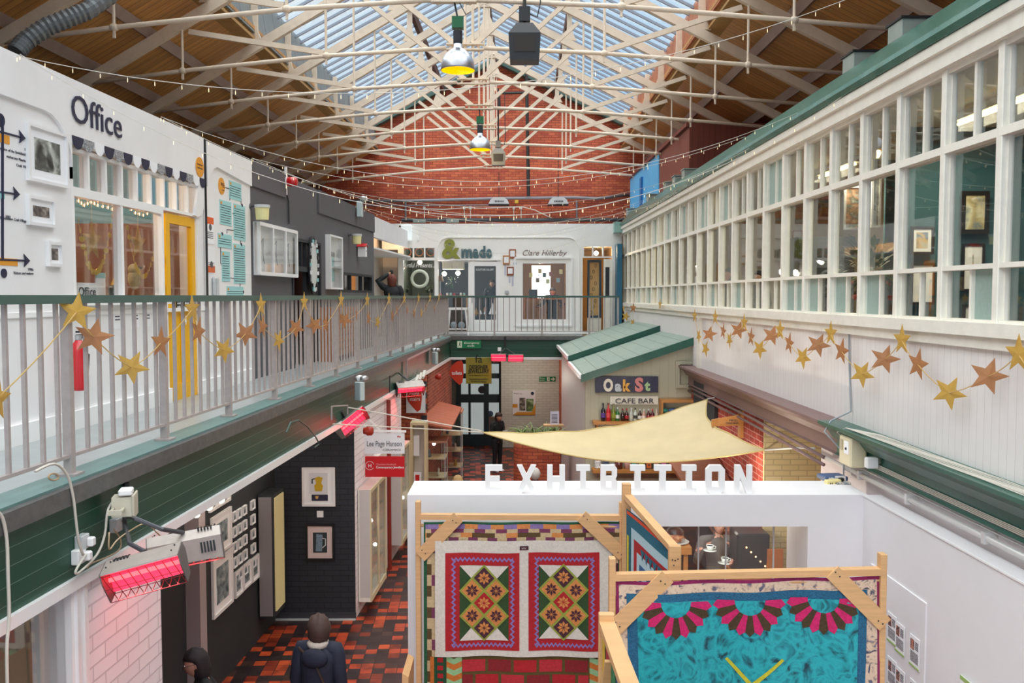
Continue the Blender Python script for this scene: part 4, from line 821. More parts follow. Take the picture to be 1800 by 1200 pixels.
# ================================================================ ON THE GABLE
def gpt(px, py, o=.1): return onY(px, py, GY - o)
M_pipe = mat('grey_pipe', '8f8f94', .4, .4)
MB().tube([gpt(600, 353), gpt(720, 353), gpt(860, 349), gpt(925, 348), gpt(1010, 347), (gpt(1050, 349)), gpt(1107, 342)], .05, M_pipe, 8).build('conduit_pipe', None, 'grey horizontal conduit pipe across the brick gable', 'pipe', smooth=True)
MB().tube([gpt(706, 387), gpt(1120, 386)], .06, mat('dark_pipe', '3d4448', .4), 8).build('drain_pipe', None, 'dark horizontal pipe just above the white facade', 'pipe')
MB().tube([gpt(600, 362), gpt(860, 360)], .02, M_pipe, 6).build('thin_conduit', None, 'thin conduit under the grey pipe on the brick gable', 'pipe')
k = MB().tube([gpt(746, 367), gpt(780, 368), gpt(820, 365), gpt(850, 366), gpt(903, 364), gpt(920, 364), gpt(940, 369), gpt(975, 386)], .016, M_wire, 6)
for x in (746, 816, 827, 903, 916): k.tube([gpt(x, 366), gpt(x, 386)], .014, M_wire, 6).bbox(gpt(x, 366).x - .04, gpt(x, 366).x + .04, GY - .15, GY - .06, gpt(x, 366).z - .04, gpt(x, 366).z + .05, M_wire, .01)
k.build('socket_cable', None, 'pale cable with junction boxes low on the brick gable', 'cable')
for x in (713, 1014): MB().tube([gpt(x, 352), gpt(x, 386)], .03, M_pipe, 8).build('pipe_drop', None, 'short vertical pipe on the brick gable, %s side' % ('left' if x < 900 else 'right'), 'pipe')
MB().tube([gpt(923, 0, .3), gpt(924, 60, .3), gpt(926, 160, .3), gpt(929, 345, .3)], .055, mat('flue_black', '2e2a2a', .5), 10).tube([gpt(924, 163, .3), gpt(878, 164, .3), gpt(878, 190, .3)], .045, mat('flue_black'), 8).build('gas_pipe', None, 'long black vertical pipe with a short arm on the brick gable', 'pipe')
for i, x in enumerate((877, 981)):
    p = gpt(x, 352, .5); M = FR(p, 0); t = thing('gable_heater', 'flat grey hooded heater low on the brick gable, %s one' % ('left', 'right')[i], 'heater', M)
    MB(M).prism([(-.33, -.2, -.13), (.33, -.2, -.13), (.27, -.2, .0), (.17, -.2, .08), (-.17, -.2, .08), (-.27, -.2, .0)], (0, .35, 0), M_silv).build('hood', t)
    k = MB(M); [k.box(-.13 + .05 * j, -.1 + .05 * j, -.215, -.19, -.07, -.03, M_black) for j in range(6)]; k.build('vent', t); MB(M).box(-.33, .33, -.2, .15, -.16, -.13, M_dk).build('rim', t); MB(M).tube([(0, 0, .08), (0, 0, 1.6 if i else .9)], .01, M_dwire, 6).build('suspension_rod', t)
for x, w_ in ((736, 22), (795, 22)): MB().box(gpt(x - w_ / 2, 0).x, gpt(x + w_ / 2, 0).x, GY - .35, GY - .12, gpt(0, 392).z, gpt(0, 386).z, mat('vent_green', '8b9a94', .5)).build('cable_box', None, 'grey green box on the facade top, %s one' % ('left' if x < 760 else 'right'), 'box')
MB(FR(gpt(908, 355, .08), 0)).bbox(-.06, .06, -.08, 0, -.05, .06, mat('yellow_box', 'd9b040', .5), .01).build('junction_box', None, 'small yellow junction box on the brick gable', 'box')
# ================================================================ BACK OPENING ON THE GROUND
BY = 27.4
M_dteal = mat('dark_door_green', '1d3236', .45)
ox = lambda px: onY(px, 600, BY).x
MB().box(ox(760), ox(800), BY + .3, BY + .4, 0, 3.0, M_wbrickx).build('wall_back', kind=S)
MB().box(ox(881), ox(1000), BY - .3, BY - .2, 0, 3.0, M_wbrickx).build('wall_back', kind=S); MB().box(ox(881), ox(881) + .08, BY - .3, BY + 1, 0, 3.0, M_wbrickx).build('wall_back', kind=S)
MB().box(ox(982), ox(990) , RY + .2, BY, 0, 3.0, M_gable).build('wall_back', kind=S)
t = thing('door_6', None, None, FR((ox(840), BY, 0), 0), kind=S); k = MB(); zt = 3.0
for x in (801, 823, 850, 877): k.box(ox(x), ox(x + (9 if x in (801, 850) else 4)), BY, BY + .1, 0, zt, M_dteal)
for z0, z1 in ((0, .35), (1.35, 1.6), (2.55, 3.0), (2.1, 2.25)): k.box(ox(801), ox(881), BY, BY + .1, z0 + .0, z1, M_dteal)
k.build('door_frame', t); MB().box(ox(801), ox(881), BY + .05, BY + .056, 0, zt, M_glass).build('pane', t)
k = MB(FR((ox(847), BY - .02, 1.75), 0)).lathe([(.12, 0), (.12, .01)], (0, 0, 0), M_dk, 18, ax='y').build('sticker', t)
MB().box(ox(790), ox(890), BY + 1.5, BY + 1.55, 0, 3, mat('street_pale', 'c9d2d0', .7, emit=.35)).build('wall_back', kind=S)  # glowing backdrop, stands in for daylight outside the glass doors
MB().box(ox(852), ox(870), BY + 1, BY + 1.3, 0, .75, M_wood).ball((ox(860), BY + 1.1, .85), .1, mat('blue_blob', '4a6f9a', .5)).build('table', None, 'pale table with a blue pot seen through the glass door', 'table')
# brick pier and wall on the left side of the far end
Lslab(2.85 * F / (975 - 752), RY + .2, 2.85, 3.3, 0, 2.95, M_brickL, 'wall_left', kind=S)
MB().box(onY(705, 700, 18.6).x, onY(749, 700, 18.6).x, 18.6, 18.8, 0, 2.95, M_gable).build('wall_left', kind=S)
k = MB(); [k.box(onY(740, 700, 18.55).x + (.06 if i % 2 else 0), onY(749.5, 700, 18.55).x, 18.56, 18.7, .1 + i * .24, .1 + i * .24 + .12, M_dk) for i in range(12)]; k.build('trim_22', kind=S)
# signs
def zpt(px, py, Y): return onY(px, py, Y)
Y = 24.0; p = zpt(803, 655, Y); M = FR(p, 0); prof = [(-.3, .02), (-.2, .2), (.0, .31), (.19, .34), (.25, .25), (.27, -.02), (.22, -.27), (.1, -.33), (-.08, -.22), (-.25, -.09)]
t = thing('toilets_sign', 'red rounded toilets sign hanging in the back opening', 'sign', M)
MB(M).prism([(a * .68, 0, b) for a, b in prof], (0, .02, 0), mat('sign_red', 'c8381c', .5)).build('panel', t); MB(M).text('toilets', -.14, -.05, .28, .1, M_paper, bold=.02).build('lettering', t)
p0, p1 = zpt(819, 674, Y), zpt(864, 628, Y); t = thing('hanging_banner', 'olive green designer jewellery banner hanging in the back opening', 'banner', FR(((p0.x + p1.x) / 2, Y, p0.z), 0)); D = PM[t.name]; w = p1.x - p0.x; h = p1.z - p0.z
M_ol = mat('banner_olive', '8a7f26', .6)
MB(D).box(-w / 2, w / 2, 0, .01, 0, h, M_ol).build('cloth', t); k = MB(D); T = mat('banner_text', '1f1d12', .7)
k.text('fa', -.1, h - .14, .2, .22, T).text('DESIGNER', -w / 2 + .09, h * .57, w - .18, .1, T, bold=.03).text('JEWELLERY', -w / 2 + .06, h * .41, w - .12, .1, T, bold=.03).text('ANNA FARRINGTON BA (HONS)', -w / 2 + .08, h * .3, w - .16, .02, T).text('Contemporary jewellery', -w / 2 + .09, h * .15, w - .18, .045, T, shear=.2).text('for men & women', -w / 2 + .14, h * .06, w - .28, .045, T, shear=.2); k.build('lettering', t)
def exit_sign(M, w, h, lb, words, arrow):
    t = thing('exit_sign', lb, 'sign', M); MB(M).box(-w / 2, w / 2, -.02, 0, -h / 2, h / 2, mat('exit_green', '0f7a4a', .4)).build('panel', t); k = MB(M); P = mat('exit_white', 'e8efdc', .5)
    if arrow == 'L': k.box(-w / 2 + .02, -w / 2 + w * .22, -.024, -.02, -h / 2 + .02, h / 2 - .02, P); rx = -w / 2 + .02 + w * .1; rm = mat('exit_green')
    else: k.box(-.02 * w, .14 * w, -.024, -.02, -h * .4, h * .4, P); rx = .06 * w; rm = mat('exit_green'); k.beam((w * .22, -.024, 0), (w * .42, -.024, 0), .005, .025, P).beam((w * .34, -.024, h * .3), (w * .44, -.024, 0), .005, .03, P).beam((w * .34, -.024, -h * .3), (w * .44, -.024, 0), .005, .03, P)
    s = h * .8
    k.ball((rx + s * .05, -.027, s * .36), s * .09, rm, (1, .1, 1), 10, 6).beam((rx, -.027, s * .25), (rx - s * .03, -.027, -s * .08), .004, s * .13, rm).beam((rx, -.027, -s * .05), (rx + s * .18, -.027, -s * .3), .004, s * .07, rm).beam((rx, -.027, -s * .05), (rx - s * .2, -.027, -s * .35), .004, s * .07, rm).beam((rx, -.027, s * .2), (rx + s * .2, -.027, s * .05), .004, s * .05, rm)
    for i, wd in enumerate(words): k.text(wd, (-w * .18 if arrow == 'L' else -w * .46) + (w * .12 if i and arrow == 'L' else 0), h * (.08 - .36 * i), (w * .62 if i == 0 else w * .3) if arrow == 'L' else w * .3, h * .24, P, y=-.021, bold=.01)
    k.build('pictogram', t); return t
p = zpt(824, 605, RY - .18); exit_sign(FR(p, 0), .66, .22, 'green Emergency exit sign on the green boards of the back balcony', ['Emergency', 'exit'], 'L')
p = zpt(962, 666, BY - .32); exit_sign(FR(p, 0), .5, .15, 'green Fire exit sign with an arrow on the pale brick wall', ['Fire', 'exit'], 'R')
p0, p1 = zpt(901, 729, BY - .31), zpt(941, 686, BY - .31); M = FR((p0.x, BY - .31, p0.z), 0); w = p1.x - p0.x; h = p1.z - p0.z; t = thing('whats_on_poster', 'white poster with photos and an orange corner on the pale brick wall', 'poster', M)
MB(M).box(0, w, -.02, 0, 0, h, M_paper).build('board', t); MB(M).box(w * .3, w * .56, -.024, -.02, h * .18, h * .7, A_bw2).box(w * .6, w * .92, -.024, -.02, h * .15, h * .66, artmat('green_photo', ['3a3a2a', '6f8f4f', 'cfd8b0'], 8, 4)).prism([(0, -.021, 0), (w, -.021, 0), (w, -.021, h * .5), (w * .85, -.021, h * .12), (w * .2, -.021, h * .12)], (0, -.004, 0), mat('poster_orange', 'e09a28', .5)).box(0, w * .22, -.024, -.02, h * .3, h * .45, mat('poster_orange')).text("What's on...", .03, h * .85, w * .4, .05, M_txt, y=-.021).lathe([(.05, 0), (.05, .02)], (w * .87, -.01, h * .88), M_ink, 14, ax='y').build('print', t)
p = zpt(731, 697, 18.5); M = FR(p, 0); t = thing('stairs_sign', 'white sign with a red drop reading more stairs on the brick pier', 'sign', M)
MB(M).box(-.2, .2, -.02, 0, -.34, .26, M_paper).build('board', t); MB(M).prism([(a * .55 - .02, -.022, b * .9 - .02) for a, b in prof], (0, -.004, 0), mat('sign_red')).text('more', -.13, .04, .2, .08, M_paper, y=-.026).text('stairs', -.13, -.08, .22, .08, M_paper, y=-.026).build('print', t)
# ================================================================ RIGHT SIDE
AR = 3.5
M_panel = boardmat('matchboard_white', 1, .1, 'eae6e4', 'cfcac8', rough=.5, noise=.06, gw=.05, bump=.3)
zs, zr, zt_, zh = 4.447, 4.864, 5.791, 6.416
M_teal2 = mat('obscured_glass', '98ada4', .35, noise=.1, nscale=30)
def bay():
    M = FR(Rp(6.65, AR, zs), ROTR); w = thing('window_10', None, None, M, kind=S); k = MB(M); L = .797; H_ = zh - zs; a = L / 2
    k.bbox(-a - .037, -a + .037, -.035, .06, 0, H_, M_cream, .006).box(-a + .037, -a + .05, .01, .045, 0, H_, M_cream).box(a - .05, a - .037, .01, .045, 0, H_, M_cream)
    k.box(-a, a, -.02, .1, H_ - .04, H_, M_cream).box(-a, a, -.035, .1, zt_ - zs - .03, zt_ - zs + .03, M_cream).box(-a, a, -.03, .1, zr - zs - .018, zr - zs + .018, M_cream).box(-a, a, -.02, .1, 0, .03, M_cream)
    k.box(-.017, .017, .005, .05, zt_ - zs, H_, M_cream).box(-.014, .014, .005, .045, 0, zr - zs, M_cream)
    k.build('window_frame', w)
    for x0, x1, z0, z1 in ((-a, 0, zt_ - zs, H_), (0, a, zt_ - zs, H_), (-a, a, zr - zs, zt_ - zs), (-a, 0, 0, zr - zs), (0, a, 0, zr - zs)):
        MB(M).box(x0, x1, .035, .04, z0, z1, M_glass).build('pane', w)
    return w
b0 = bay(); tealset = {0: (4,), 2: (3,), 3: (3,), 4: (3,), 5: (3, 4), 8: (3,), 10: (3,), 12: (3,), 14: (3,), 16: (3,), 18: (3, 4), 20: (3, 4), 6: (0, 1), 1: (), 9: (0,), 11: (0, 1), 13: (0,), 15: (0, 1), 17: (0,)}
for i in [j for j in range(-6, 25) if j] + [0]:
    Yc = 6.65 + .797 * i; o = b0 if i == 0 else dup(b0, FR(Rp(Yc, AR, zs), ROTR))
    pn = [c for c in o.children if c.name.startswith('pane')]
    pn.sort(key=lambda c: (len(c.name), c.name))
    tl = set(tealset.get(i, ()))
    if i in (6, 8, 10): tl |= {0, 1} if i == 6 else {3}
    for j in tl:
        c = pn[j]; c.data = c.data.copy(); c.data.materials.clear(); c.data.materials.append(M_teal2)
YR0, YR1 = 1.3, 26.2
Rslab(YR0, YR1, 3.42, 3.62, zh, zh + .12, M_cream, 'trim_23', kind=S); Rslab(YR0, YR1, 3.38, 3.6, zh + .12, zh + .2, M_cream, 'trim_24', kind=S)
Rslab(YR0, YR1, 3.42, 3.66, 4.36, zs + .01, M_cream, 'trim_25', kind=S); Rslab(YR0, YR1, 3.46, 3.6, 4.27, 4.36, M_cream, 'trim_26', kind=S)
Rslab(YR0, YR1, 3.5, 3.6, 3.36, 4.3, M_panel, 'wall_right', kind=S)
for yy, z in ((AR * F / 350, 0), (25.0, 0)): Rslab(yy - .1, yy + .12, 3.46, 3.52, 3.36, 4.3, M_cream, 'trim_27', kind=S)
# green roof edge, sloping back
M_edge = mat('roof_edge_green', '2f6a5a', .25, noise=.35, nscale=2.5, col2='4f7d72', bump=.3, bscale=9)
def redge(Y0, Y1):
    prof = [(3.36, 6.62), (3.33, 6.66), (3.36, 6.72), (3.62, 7.0), (3.8, 7.02), (3.8, 6.9), (3.5, 6.62)]
    return MB().prism([Rp(Y0, a, z) for a, z in prof], Rp(Y1, 0, 0) - Rp(Y0, 0, 0), M_edge)
redge(YR0, 25.2).build('trim_28', kind=S)
MB().box(Rp(25.9, 3.2, 0).x, Rp(25.9, 3.7, 0).x, 25.3, 26.2, 6.45, 6.75, mat('glass_green', '8fb3a8', .2)).build('trim_29', kind=S)
Rslab(YR0, GY, 3.7, 9.2, 6.85, 6.9, mat('roof_felt2', '6a4a40', .8), 'ceiling', kind=S)
M_vent = mat('vent_grey', '9ba39b', .5, noise=.15)
for px, py, s, lb in ((1585, 52, .26, 'nearest and largest'), (1500, 108, .26, 'second, above the long window wall'), (1203, 301, .26, 'third, in front of the red hut'), (1186, 313, .24, 'fourth, by the red hut'), (1170, 325, .24, 'fifth, by the red hut'), (1139, 344, .22, 'sixth, under the blue panels'), (1103, 370, .2, 'last and farthest')):
    p = onR(px, py, 3.66); Rz = FR(Vector((p.x, p.y, 6.93)), ROTR); k = MB(Rz)
    k.bbox(-.3, 0, 0, .3, 0, .26, M_vent, .008).box(-.32, .02, -.015, .32, .255, .275, M_black if px > 1400 else M_vent); k.build('roof_vent', None, 'grey square vent box on the green roof edge, ' + lb, 'vent')
# red hut with blue end on the roof
M_hut = boardmat('oxblood_boards', 1, .12, '7a3a2c', '4a2018', rough=.6, noise=.1, gw=.06, obj=False); M_hutx = boardmat('oxblood_front', 0, .12, '7a3a2c', '5a281e', rough=.6, noise=.1, gw=.06)
M_blue = mat('sky_blue_paint', '55b4e8', .5, noise=.05)
H0, H1, H2 = 19.1, 22.7, 27.7; zt2 = 8.32
t = thing('roof_hut', 'oxblood red boarded hut with a sky blue end standing on the right roof', 'hut', Rp(H0, 4.0, 6.9))
MB().box(Rp(H0, 4, 0).x, 8, H0, H0 + .1, 6.9, zt2, M_hutx).build('front_wall', t); Rslab(H0 + .101, H1, 4.0, 4.1, 6.9, zt2, mat('oxblood_paint', '7f4234', .6, noise=.1), 'side_wall', t)
Rslab(H1, H2, 3.98, 4.1, 6.9, zt2 - .05, M_blue, 'side_panel', t, label='sky blue side panel'); Rslab(H0, H2, 3.93, 4.1, zt2 - .06, zt2 + .02, M_hut, 'roof_edge', t)
Rslab(25.2, 25.5, 3.93, 3.98, 6.9, 8.0, mat('deep_blue', '1f6fb0', .5), 'shutter', t); MB().box(Rp(H2, 4, 0).x, 8, H2 - .1, H2, 6.9, zt2, M_blue).build('end_wall', t); Rslab(H0, H2, 4.1, 7.8, zt2 - .03, zt2, M_hut, 'roof', t)
# interior behind the long window
M_rteal = mat('gallery_teal', '35606a', .7); M_rcr = mat('gallery_cream', 'cdbfa6', .7); M_rsage = mat('gallery_sage', '8a9a84', .7)
Rslab(1, 13.4, 6.9, 6.95, 3.5, 6.7, M_rteal, 'wall_right', kind=S); Rslab(13.4, 28, 6.9, 6.95, 3.5, 6.7, M_rcr, 'wall_right', kind=S)
Rslab(1, 28, 3.7, 6.9, 6.68, 6.75, mat('gallery_ceiling', 'e4dfd2', .7), 'ceiling', kind=S); Rslab(1, 28, 3.6, 7, 3.36, 3.5, mat('gallery_floorboards', '8a6a4a', .5), 'floor', kind=S)
MB().box(4.72, 6.9, 10.8, 10.85, 3.5, 6.68, M_rteal).build('wall_right', kind=S); MB().box(5.6, 6.9, 13.4, 13.45, 3.5, 6.68, M_rteal).build('wall_right', kind=S); MB().box(4.6, 6.9, 18.5, 18.55, 3.5, 6.68, M_rcr).build('wall_right', kind=S); MB().box(3.6, 6.9, 26.3, 26.35, 3.5, 6.68, M_rcr).build('wall_right', kind=S)
M_bf = mat('black_frame', '1b1b1d', .4)
arts = [artmat('landscape_%d' % i, c, 5 + i, i * 1.7, .5) for i, c in enumerate((['8a9a9a', 'd8d4b8', 'b8a878', '6a7a80'], ['c9d4dc', 'e0c090', '6f8aa8', 'f0efe8'], ['5a6468', '9aa0a0', 'c8ccc8', '40484c'], ['b8c4c0', 'd0a080', '6a7a70', 'e8e0d0']))]
# pictures on the cross wall (Y=10.8) and on the side wall
def facing(px0, py0, px1, py1, Y, lb, fm, art, mount=None, fw=.03, mw=.06):
    p0, p1 = onY(px0, py1, Y - .03), onY(px1, py0, Y - .03); picture('framed_painting', lb, 'picture', FR((p0 + p1) / 2, 0), p1.x - p0.x, p1.z - p0.z, fm, art, mount, fw, .03, mw)
facing(1687, 336, 1738, 411, 10.75, 'black framed landscape painting high on the teal gallery wall', M_bf, arts[0], None, .05)
facing(1688, 428, 1730, 512, 10.75, 'black framed print with white mount below the landscape', M_bf, arts[3], M_paper, .03, .1)
facing(1599, 398, 1641, 447, 10.75, 'black framed print of pale windows on the teal gallery wall', M_bf, arts[1], M_paper, .03, .04)
facing(1598, 462, 1643, 535, 10.75, 'lower black framed print with a wide white mount on the teal wall', M_bf, arts[1], M_paper, .03, .09)
facing(1690, 535, 1730, 585, 10.75, 'lowest black framed print behind the bottom panes', M_bf, arts[2], M_paper, .03, .1)
facing(1482, 327, 1526, 404, 13.35, 'white framed cloudy painting behind the long window', M_wf, arts[3], None, .03)
facing(1530, 250, 1550, 400, 13.35, 'tall pale painting edge behind the long window', M_wf, arts[2], None, .03)
facing(1432, 345, 1462, 386, 18.45, 'small white framed picture high on the cream wall', M_wf, arts[0], M_paper, .02, .04)
for i, y in enumerate((405, 440, 468)): facing(1392, y, 1410, y + 22, 18.45, 'rust framed certificate on the cream wall, %s' % ('top', 'middle', 'bottom')[i], mat('rust_frame', 'a8643c', .5), M_paper, None, .02)
# long grey seascape on the side wall
Rslab(8.6, 12.6, 6.8, 6.85, 5.35, 6.35, arts[2], 'framed_painting', label='wide grey mountain seascape behind the long window', cat='picture')
# plant
p = Rp(11.3, 4.7, 4.0); t = thing('tall_plant', 'dark leafy plant with red flowers behind the window wall', 'plant', Matrix.Translation((p.x, p.y, 3.5))); leaves(MB(), p + Vector((0, 0, .9)), .55, 260, .22, M_leaf).build('foliage', t)
k = MB(); [k.ball(p + Vector((random.uniform(-.3, .3), random.uniform(-.3, 0), random.uniform(.4, 1.1))), .04, mat('flower_red', 'c0452a', .6), n=6, k=4) for _ in range(9)]; k.build('flower', t); MB().lathe([(.12, 0), (.17, .35)], (p.x, p.y, 3.5), M_dk, 14).tube([(p.x, p.y, 3.8), (p.x, p.y, 4.9)], .02, M_wood, 6).build('pot', t)
t = thing('dark_cabinet', 'tall dark cabinet behind the window wall left of the plant', 'cabinet', Matrix.Translation((4.9, 14.5, 3.5))); MB().box(4.6, 5.5, 14.3, 14.9, 3.5, 5.6, mat('cabinet_dark', '2a2f31', .6)).build('body', t); MB().box(4.62, 5.48, 14.27, 14.3, 3.6, 5.5, M_dk).build('door', t); MB().ball((4.7, 14.25, 4.6), .025, M_steel, n=8, k=5).build('knob', t)
# libby design banner
p = onY(1325, 412, 21.0); MB(FR(p, 0)).box(-.35, .75, 0, .02, -.16, .16, mat('sign_teal', '1f5a60', .6)).text('libby design', -.25, -.04, .85, .12, M_paper, y=-.004, shear=.3).build('shop_sign', None, 'teal hanging sign with white script behind the window wall', 'sign')
M_tube = mat('tube_glow', 'fff0a8', .4, emit=5.)
for i, (Y, x, lb) in enumerate(((9.3, 5.0, 'nearest yellow fluorescent tube on the gallery ceiling'), (13.8, 5.0, 'second fluorescent tube farther along the gallery ceiling'), (19.5, 5.0, 'third fluorescent tube far along the gallery ceiling'))):
    t = thing('fluorescent_lamp', lb, 'lamp', Matrix.Translation((x, Y, 6.6))); MB().box(x - .06, x + .06, Y - .8, Y + .8, 6.6, 6.68, M_white2).build('fitting', t); MB().tube([(x, Y - .75, 6.57), (x, Y + .75, 6.57)], .02, M_tube).build('tube', t)
    area('tube_light', (x, Y, 6.5), .3, 1.6, 45, (1, .9, .62))
# cornice below the boards: brown far part, green near part
YG = 9.05; YH = 16.3
M_brown = mat('cornice_brown', '7c6260', .5, noise=.1)
def corn(Y0, Y1, m, mi):
    prof = [(3.5, 3.38), (3.24, 3.38), (3.24, 3.35), (3.34, 3.28), (3.4, 3.2), (3.44, 3.2), (3.44, 3.05), (3.42, 3.03), (3.5, 3.03)]
    return MB().prism([Rp(Y0, a, z) for a, z in prof], Rp(Y1, 0, 0) - Rp(Y0, 0, 0), m)
corn(1, YG, M_greenp, 0).build('trim_30', kind=S); corn(YG, YH, M_brown, 0).build('trim_31', kind=S)
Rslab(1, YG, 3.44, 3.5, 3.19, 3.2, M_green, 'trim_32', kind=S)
Rslab(.5, YG + .6, 3.5, 3.7, 0, 3.03, mat('painted_wall', 'e6dcdc', .6, noise=.08, nscale=5, bump=.2, bscale=10), 'wall_right', kind=S)
Rslab(11.8, 28, 3.5, 3.8, 0, 3.03, M_brickR, 'wall_right', kind=S)
Rslab(YG, 12, 4.6, 4.7, 0, 3.03, brickmat('yellow_brick', 1, 2, 'c9b184', 'bfa678', 'a8946c', bump=.4), 'wall_right', kind=S); Rslab(YG, 28, 3.5, 5, 3.0, 3.04, M_brown, 'ceiling', kind=S)
MB().box(Rp(11.8, 3.5, 0).x, 4.9, 11.74, 11.79, 0, 3.03, brickmat('yellow_brick_front', 0, 2, 'd8c494', 'cdb988', 'b8a47c', bump=.4)).build('wall_right', kind=S)
# pipes and cables on the right wall
M_wpipe = mat('white_pipe', 'd9d6d4', .35, .2)
p_ = lambda Y, a, z: Rp(Y, a, z)
t = thing('wall_pipe', 'pale steel pipe with brackets running along the right wall above the white panel', 'pipe', Matrix.Translation(p_(8, 3.42, 2.93))); MB().tube([p_(3.5, 3.43, 2.94), p_(YG + .3, 3.43, 2.94)], .025, M_wpipe, 10).build('pipe', t, smooth=True)
for Y in (5.2, 6.2, 7.4, 8.4): MB().box(p_(Y, 3.4, 0).x, p_(Y, 3.52, 0).x, Y - .02, Y + .02, 2.9, 2.985, M_wpipe).build('bracket', t)
MB().tube([p_(3.5, 3.46, 2.99), p_(YG, 3.46, 2.99)], .008, M_wpipe, 5).build('thin_pipe', None, 'thin pale wire above the steel pipe on the right wall', 'pipe')
for j in range(4): MB().tube([p_(3.5, 3.43, 3.07 + .012 * j), p_(6, 3.43, 3.07 + .012 * j), p_(8.4, 3.43, 3.075 + .012 * j), p_(8.6, 3.43, 3.1 + .012 * j)], .0045, M_wire, 5).build('data_cable', None, 'pale cable of the bundle on the near green cornice', 'cable', 'cables along the green cornice')
for j in range(7): MB().tube([p_(3.5, 3.3 + .02 * j, 3.392)] + [p_(4 + .5 * i, 3.3 + .022 * j + .008 * math.sin(i * 2 + j), 3.392) for i in range(9)] + [p_(8.4, 3.28, 3.395), p_(8.55, 3.25, 3.33), p_(8.58, 3.4, 3.2), p_(8.6, 3.42, 2.9 + .01 * j)], .0045, M_wire, 5).build('data_cable', None, 'pale cable lying along the top of the green cornice', 'cable', 'cables on the cornice top')
MB().tube([p_(8.9, 3.48, 4.36), p_(8.88, 3.49, 3.9), p_(8.8, 3.48, 3.5), p_(8.85, 3.3, 3.4), p_(8.8, 3.22, 3.3), p_(8.7, 3.38, 3.1), p_(8.75, 3.4, 2.86)], .009, mat('grey_cable', '9aa0a6', .5), 6).build('data_cable', None, 'grey cable dropping from the sill to the alarm box', 'cable')
k = MB()
for j in range(9):
    P = [p_(8.6 + .12 * math.sin(i * 1.7 + j), 3.3 + .07 * math.cos(i * 2.1 + j * 1.3), 2.83 + .02 * abs(math.sin(i + j))) for i in range(7)]
    k.tube(P, .006, (M_wire, mat('grey_cable'), M_wire)[j % 3], 5)
k.build('cable_tangle', None, 'tangle of pale cables on the corner of the white panel', 'cable')
p = onR(1503, 792, 3.36); M = FR(p, ROTR); t = thing('alarm_box', 'beige wall alarm box on the start of the green cornice', 'box', M); MB(M).bbox(-.14, .14, -.1, .06, -.14, .14, mat('alarm_beige', 'ded2b0', .45), .015).build('housing', t); MB(M).box(0, .1, -.106, -.1, -.02, .1, M_paper).box(-.1, -.04, -.104, -.1, 0, .1, mat('alarm_dark', 'b0a488', .5)).ball((.05, -.106, .03), .014, M_black, n=8, k=5).build('label', t)
M = FR(onR(1531, 813, 3.36), ROTR); MB(M).bbox(-.035, .035, -.05, .06, -.05, .05, M_white2, .01).build('junction_box', None, 'small white junction box right of the beige alarm box', 'box')
# extension block on the corner
p = onZ(1472, 857, 2.81); M = FR((p.x, p.y + .1, 2.81), .25); t = thing('extension_block', 'cream socket block with a black plug on the beam corner', 'socket block', M); MB(M).bbox(-.09, .07, -.03, .03, 0, .06, mat('cream_plastic', 'ead99a', .4), .008).build('block', t); MB(M).bbox(.06, .11, -.02, .03, 0, .07, M_black, .008).build('plug', t); k = MB(M); [k.box(x, x + .008, -.033, -.03, .02, .035, M_black) for x in (-.06, -.04, -.0, .02)]; k.build('socket_hole', t)
p = onZ(1463, 843, 2.81); M = FR((p.x, p.y, 2.81), .1); MB(M).bbox(-.12, .12, -.1, .1, 0, .05, mat('router_blue', '4a5f86', .5), .01).box(-.02, .08, -.12, -.1, .0, .06, M_paper).build('router', None, 'flat blue grey router box on the beam corner', 'router')
# ================================================================ CAFE HUT
M_sage = boardmat('sage_boards', 0, .16, 'b4b09a', '9a957e', rough=.55, noise=.06, gw=.03, bump=.3); M_hside = boardmat('white_boards_side', 1, .14, 'e2ddd6', 'b4aca4', rough=.5, noise=.06, gw=.08)
M_roofg = boardmat('roof_shingle', 0, .26, '8b9d92', '5e7066', rough=.55, noise=.12, gw=.05, bump=.4)
hx0 = onY(1029, 700, YH).x; e0 = onY(1030, 660, YH); e1 = onY(1217, 598, YH); hx1 = Rp(YH, 3.5, 0).x
t = thing('cafe_hut', 'sage green timber cafe hut with stepped lean-to roofs', 'hut', Matrix.Translation((hx0, YH, 0)))
MB().prism([(hx0, YH, 0), (hx1, YH, 0), (hx1, YH, e1.z), (hx0, YH, e0.z)], (0, .08, 0), M_sage).build('front_wall', t)
MB().prism([(hx0, YH + .081, 0), (hx0, 24.2, 0), (hx0, 24.2, e0.z), (hx0, YH + .081, e0.z)], (.06, 0, 0), M_hside).build('side_wall', t)
sl = (e1.z - e0.z) / (e1.x - e0.x)
def rslab(Y0, Y1, x0, up, nm):
    z = lambda x: e0.z + sl * (x - e0.x) + up
    MB().prism([(x0, Y0, z(x0)), (hx1 - .01, Y0, z(hx1)), (hx1 - .01, Y0, z(hx1) + .05), (x0, Y0, z(x0) + .05)], (0, Y1 - Y0, 0), M_roofg).build('roof', t)
    MB().prism([(x0, Y0 - .02, z(x0) - .08), (hx1, Y0 - .02, z(hx1) - .08), (hx1, Y0 - .02, z(hx1) + .06), (x0, Y0 - .02, z(x0) + .06)], (0, .05, 0), M_greenp).build('fascia', t, label='dark green roof edge')
    MB().box(x0 - .03, x0 + .02, Y0, Y1, z(x0) - .02, z(x0) + .06, M_white2).build('gutter', t)
rslab(YH - .12, 19.5, e0.x - .1, 0, 'a'); rslab(19.6, 24.3, e0.x - .12, .12, 'b')
def P3(px, py, Y=YH): return onY(px, py, Y)
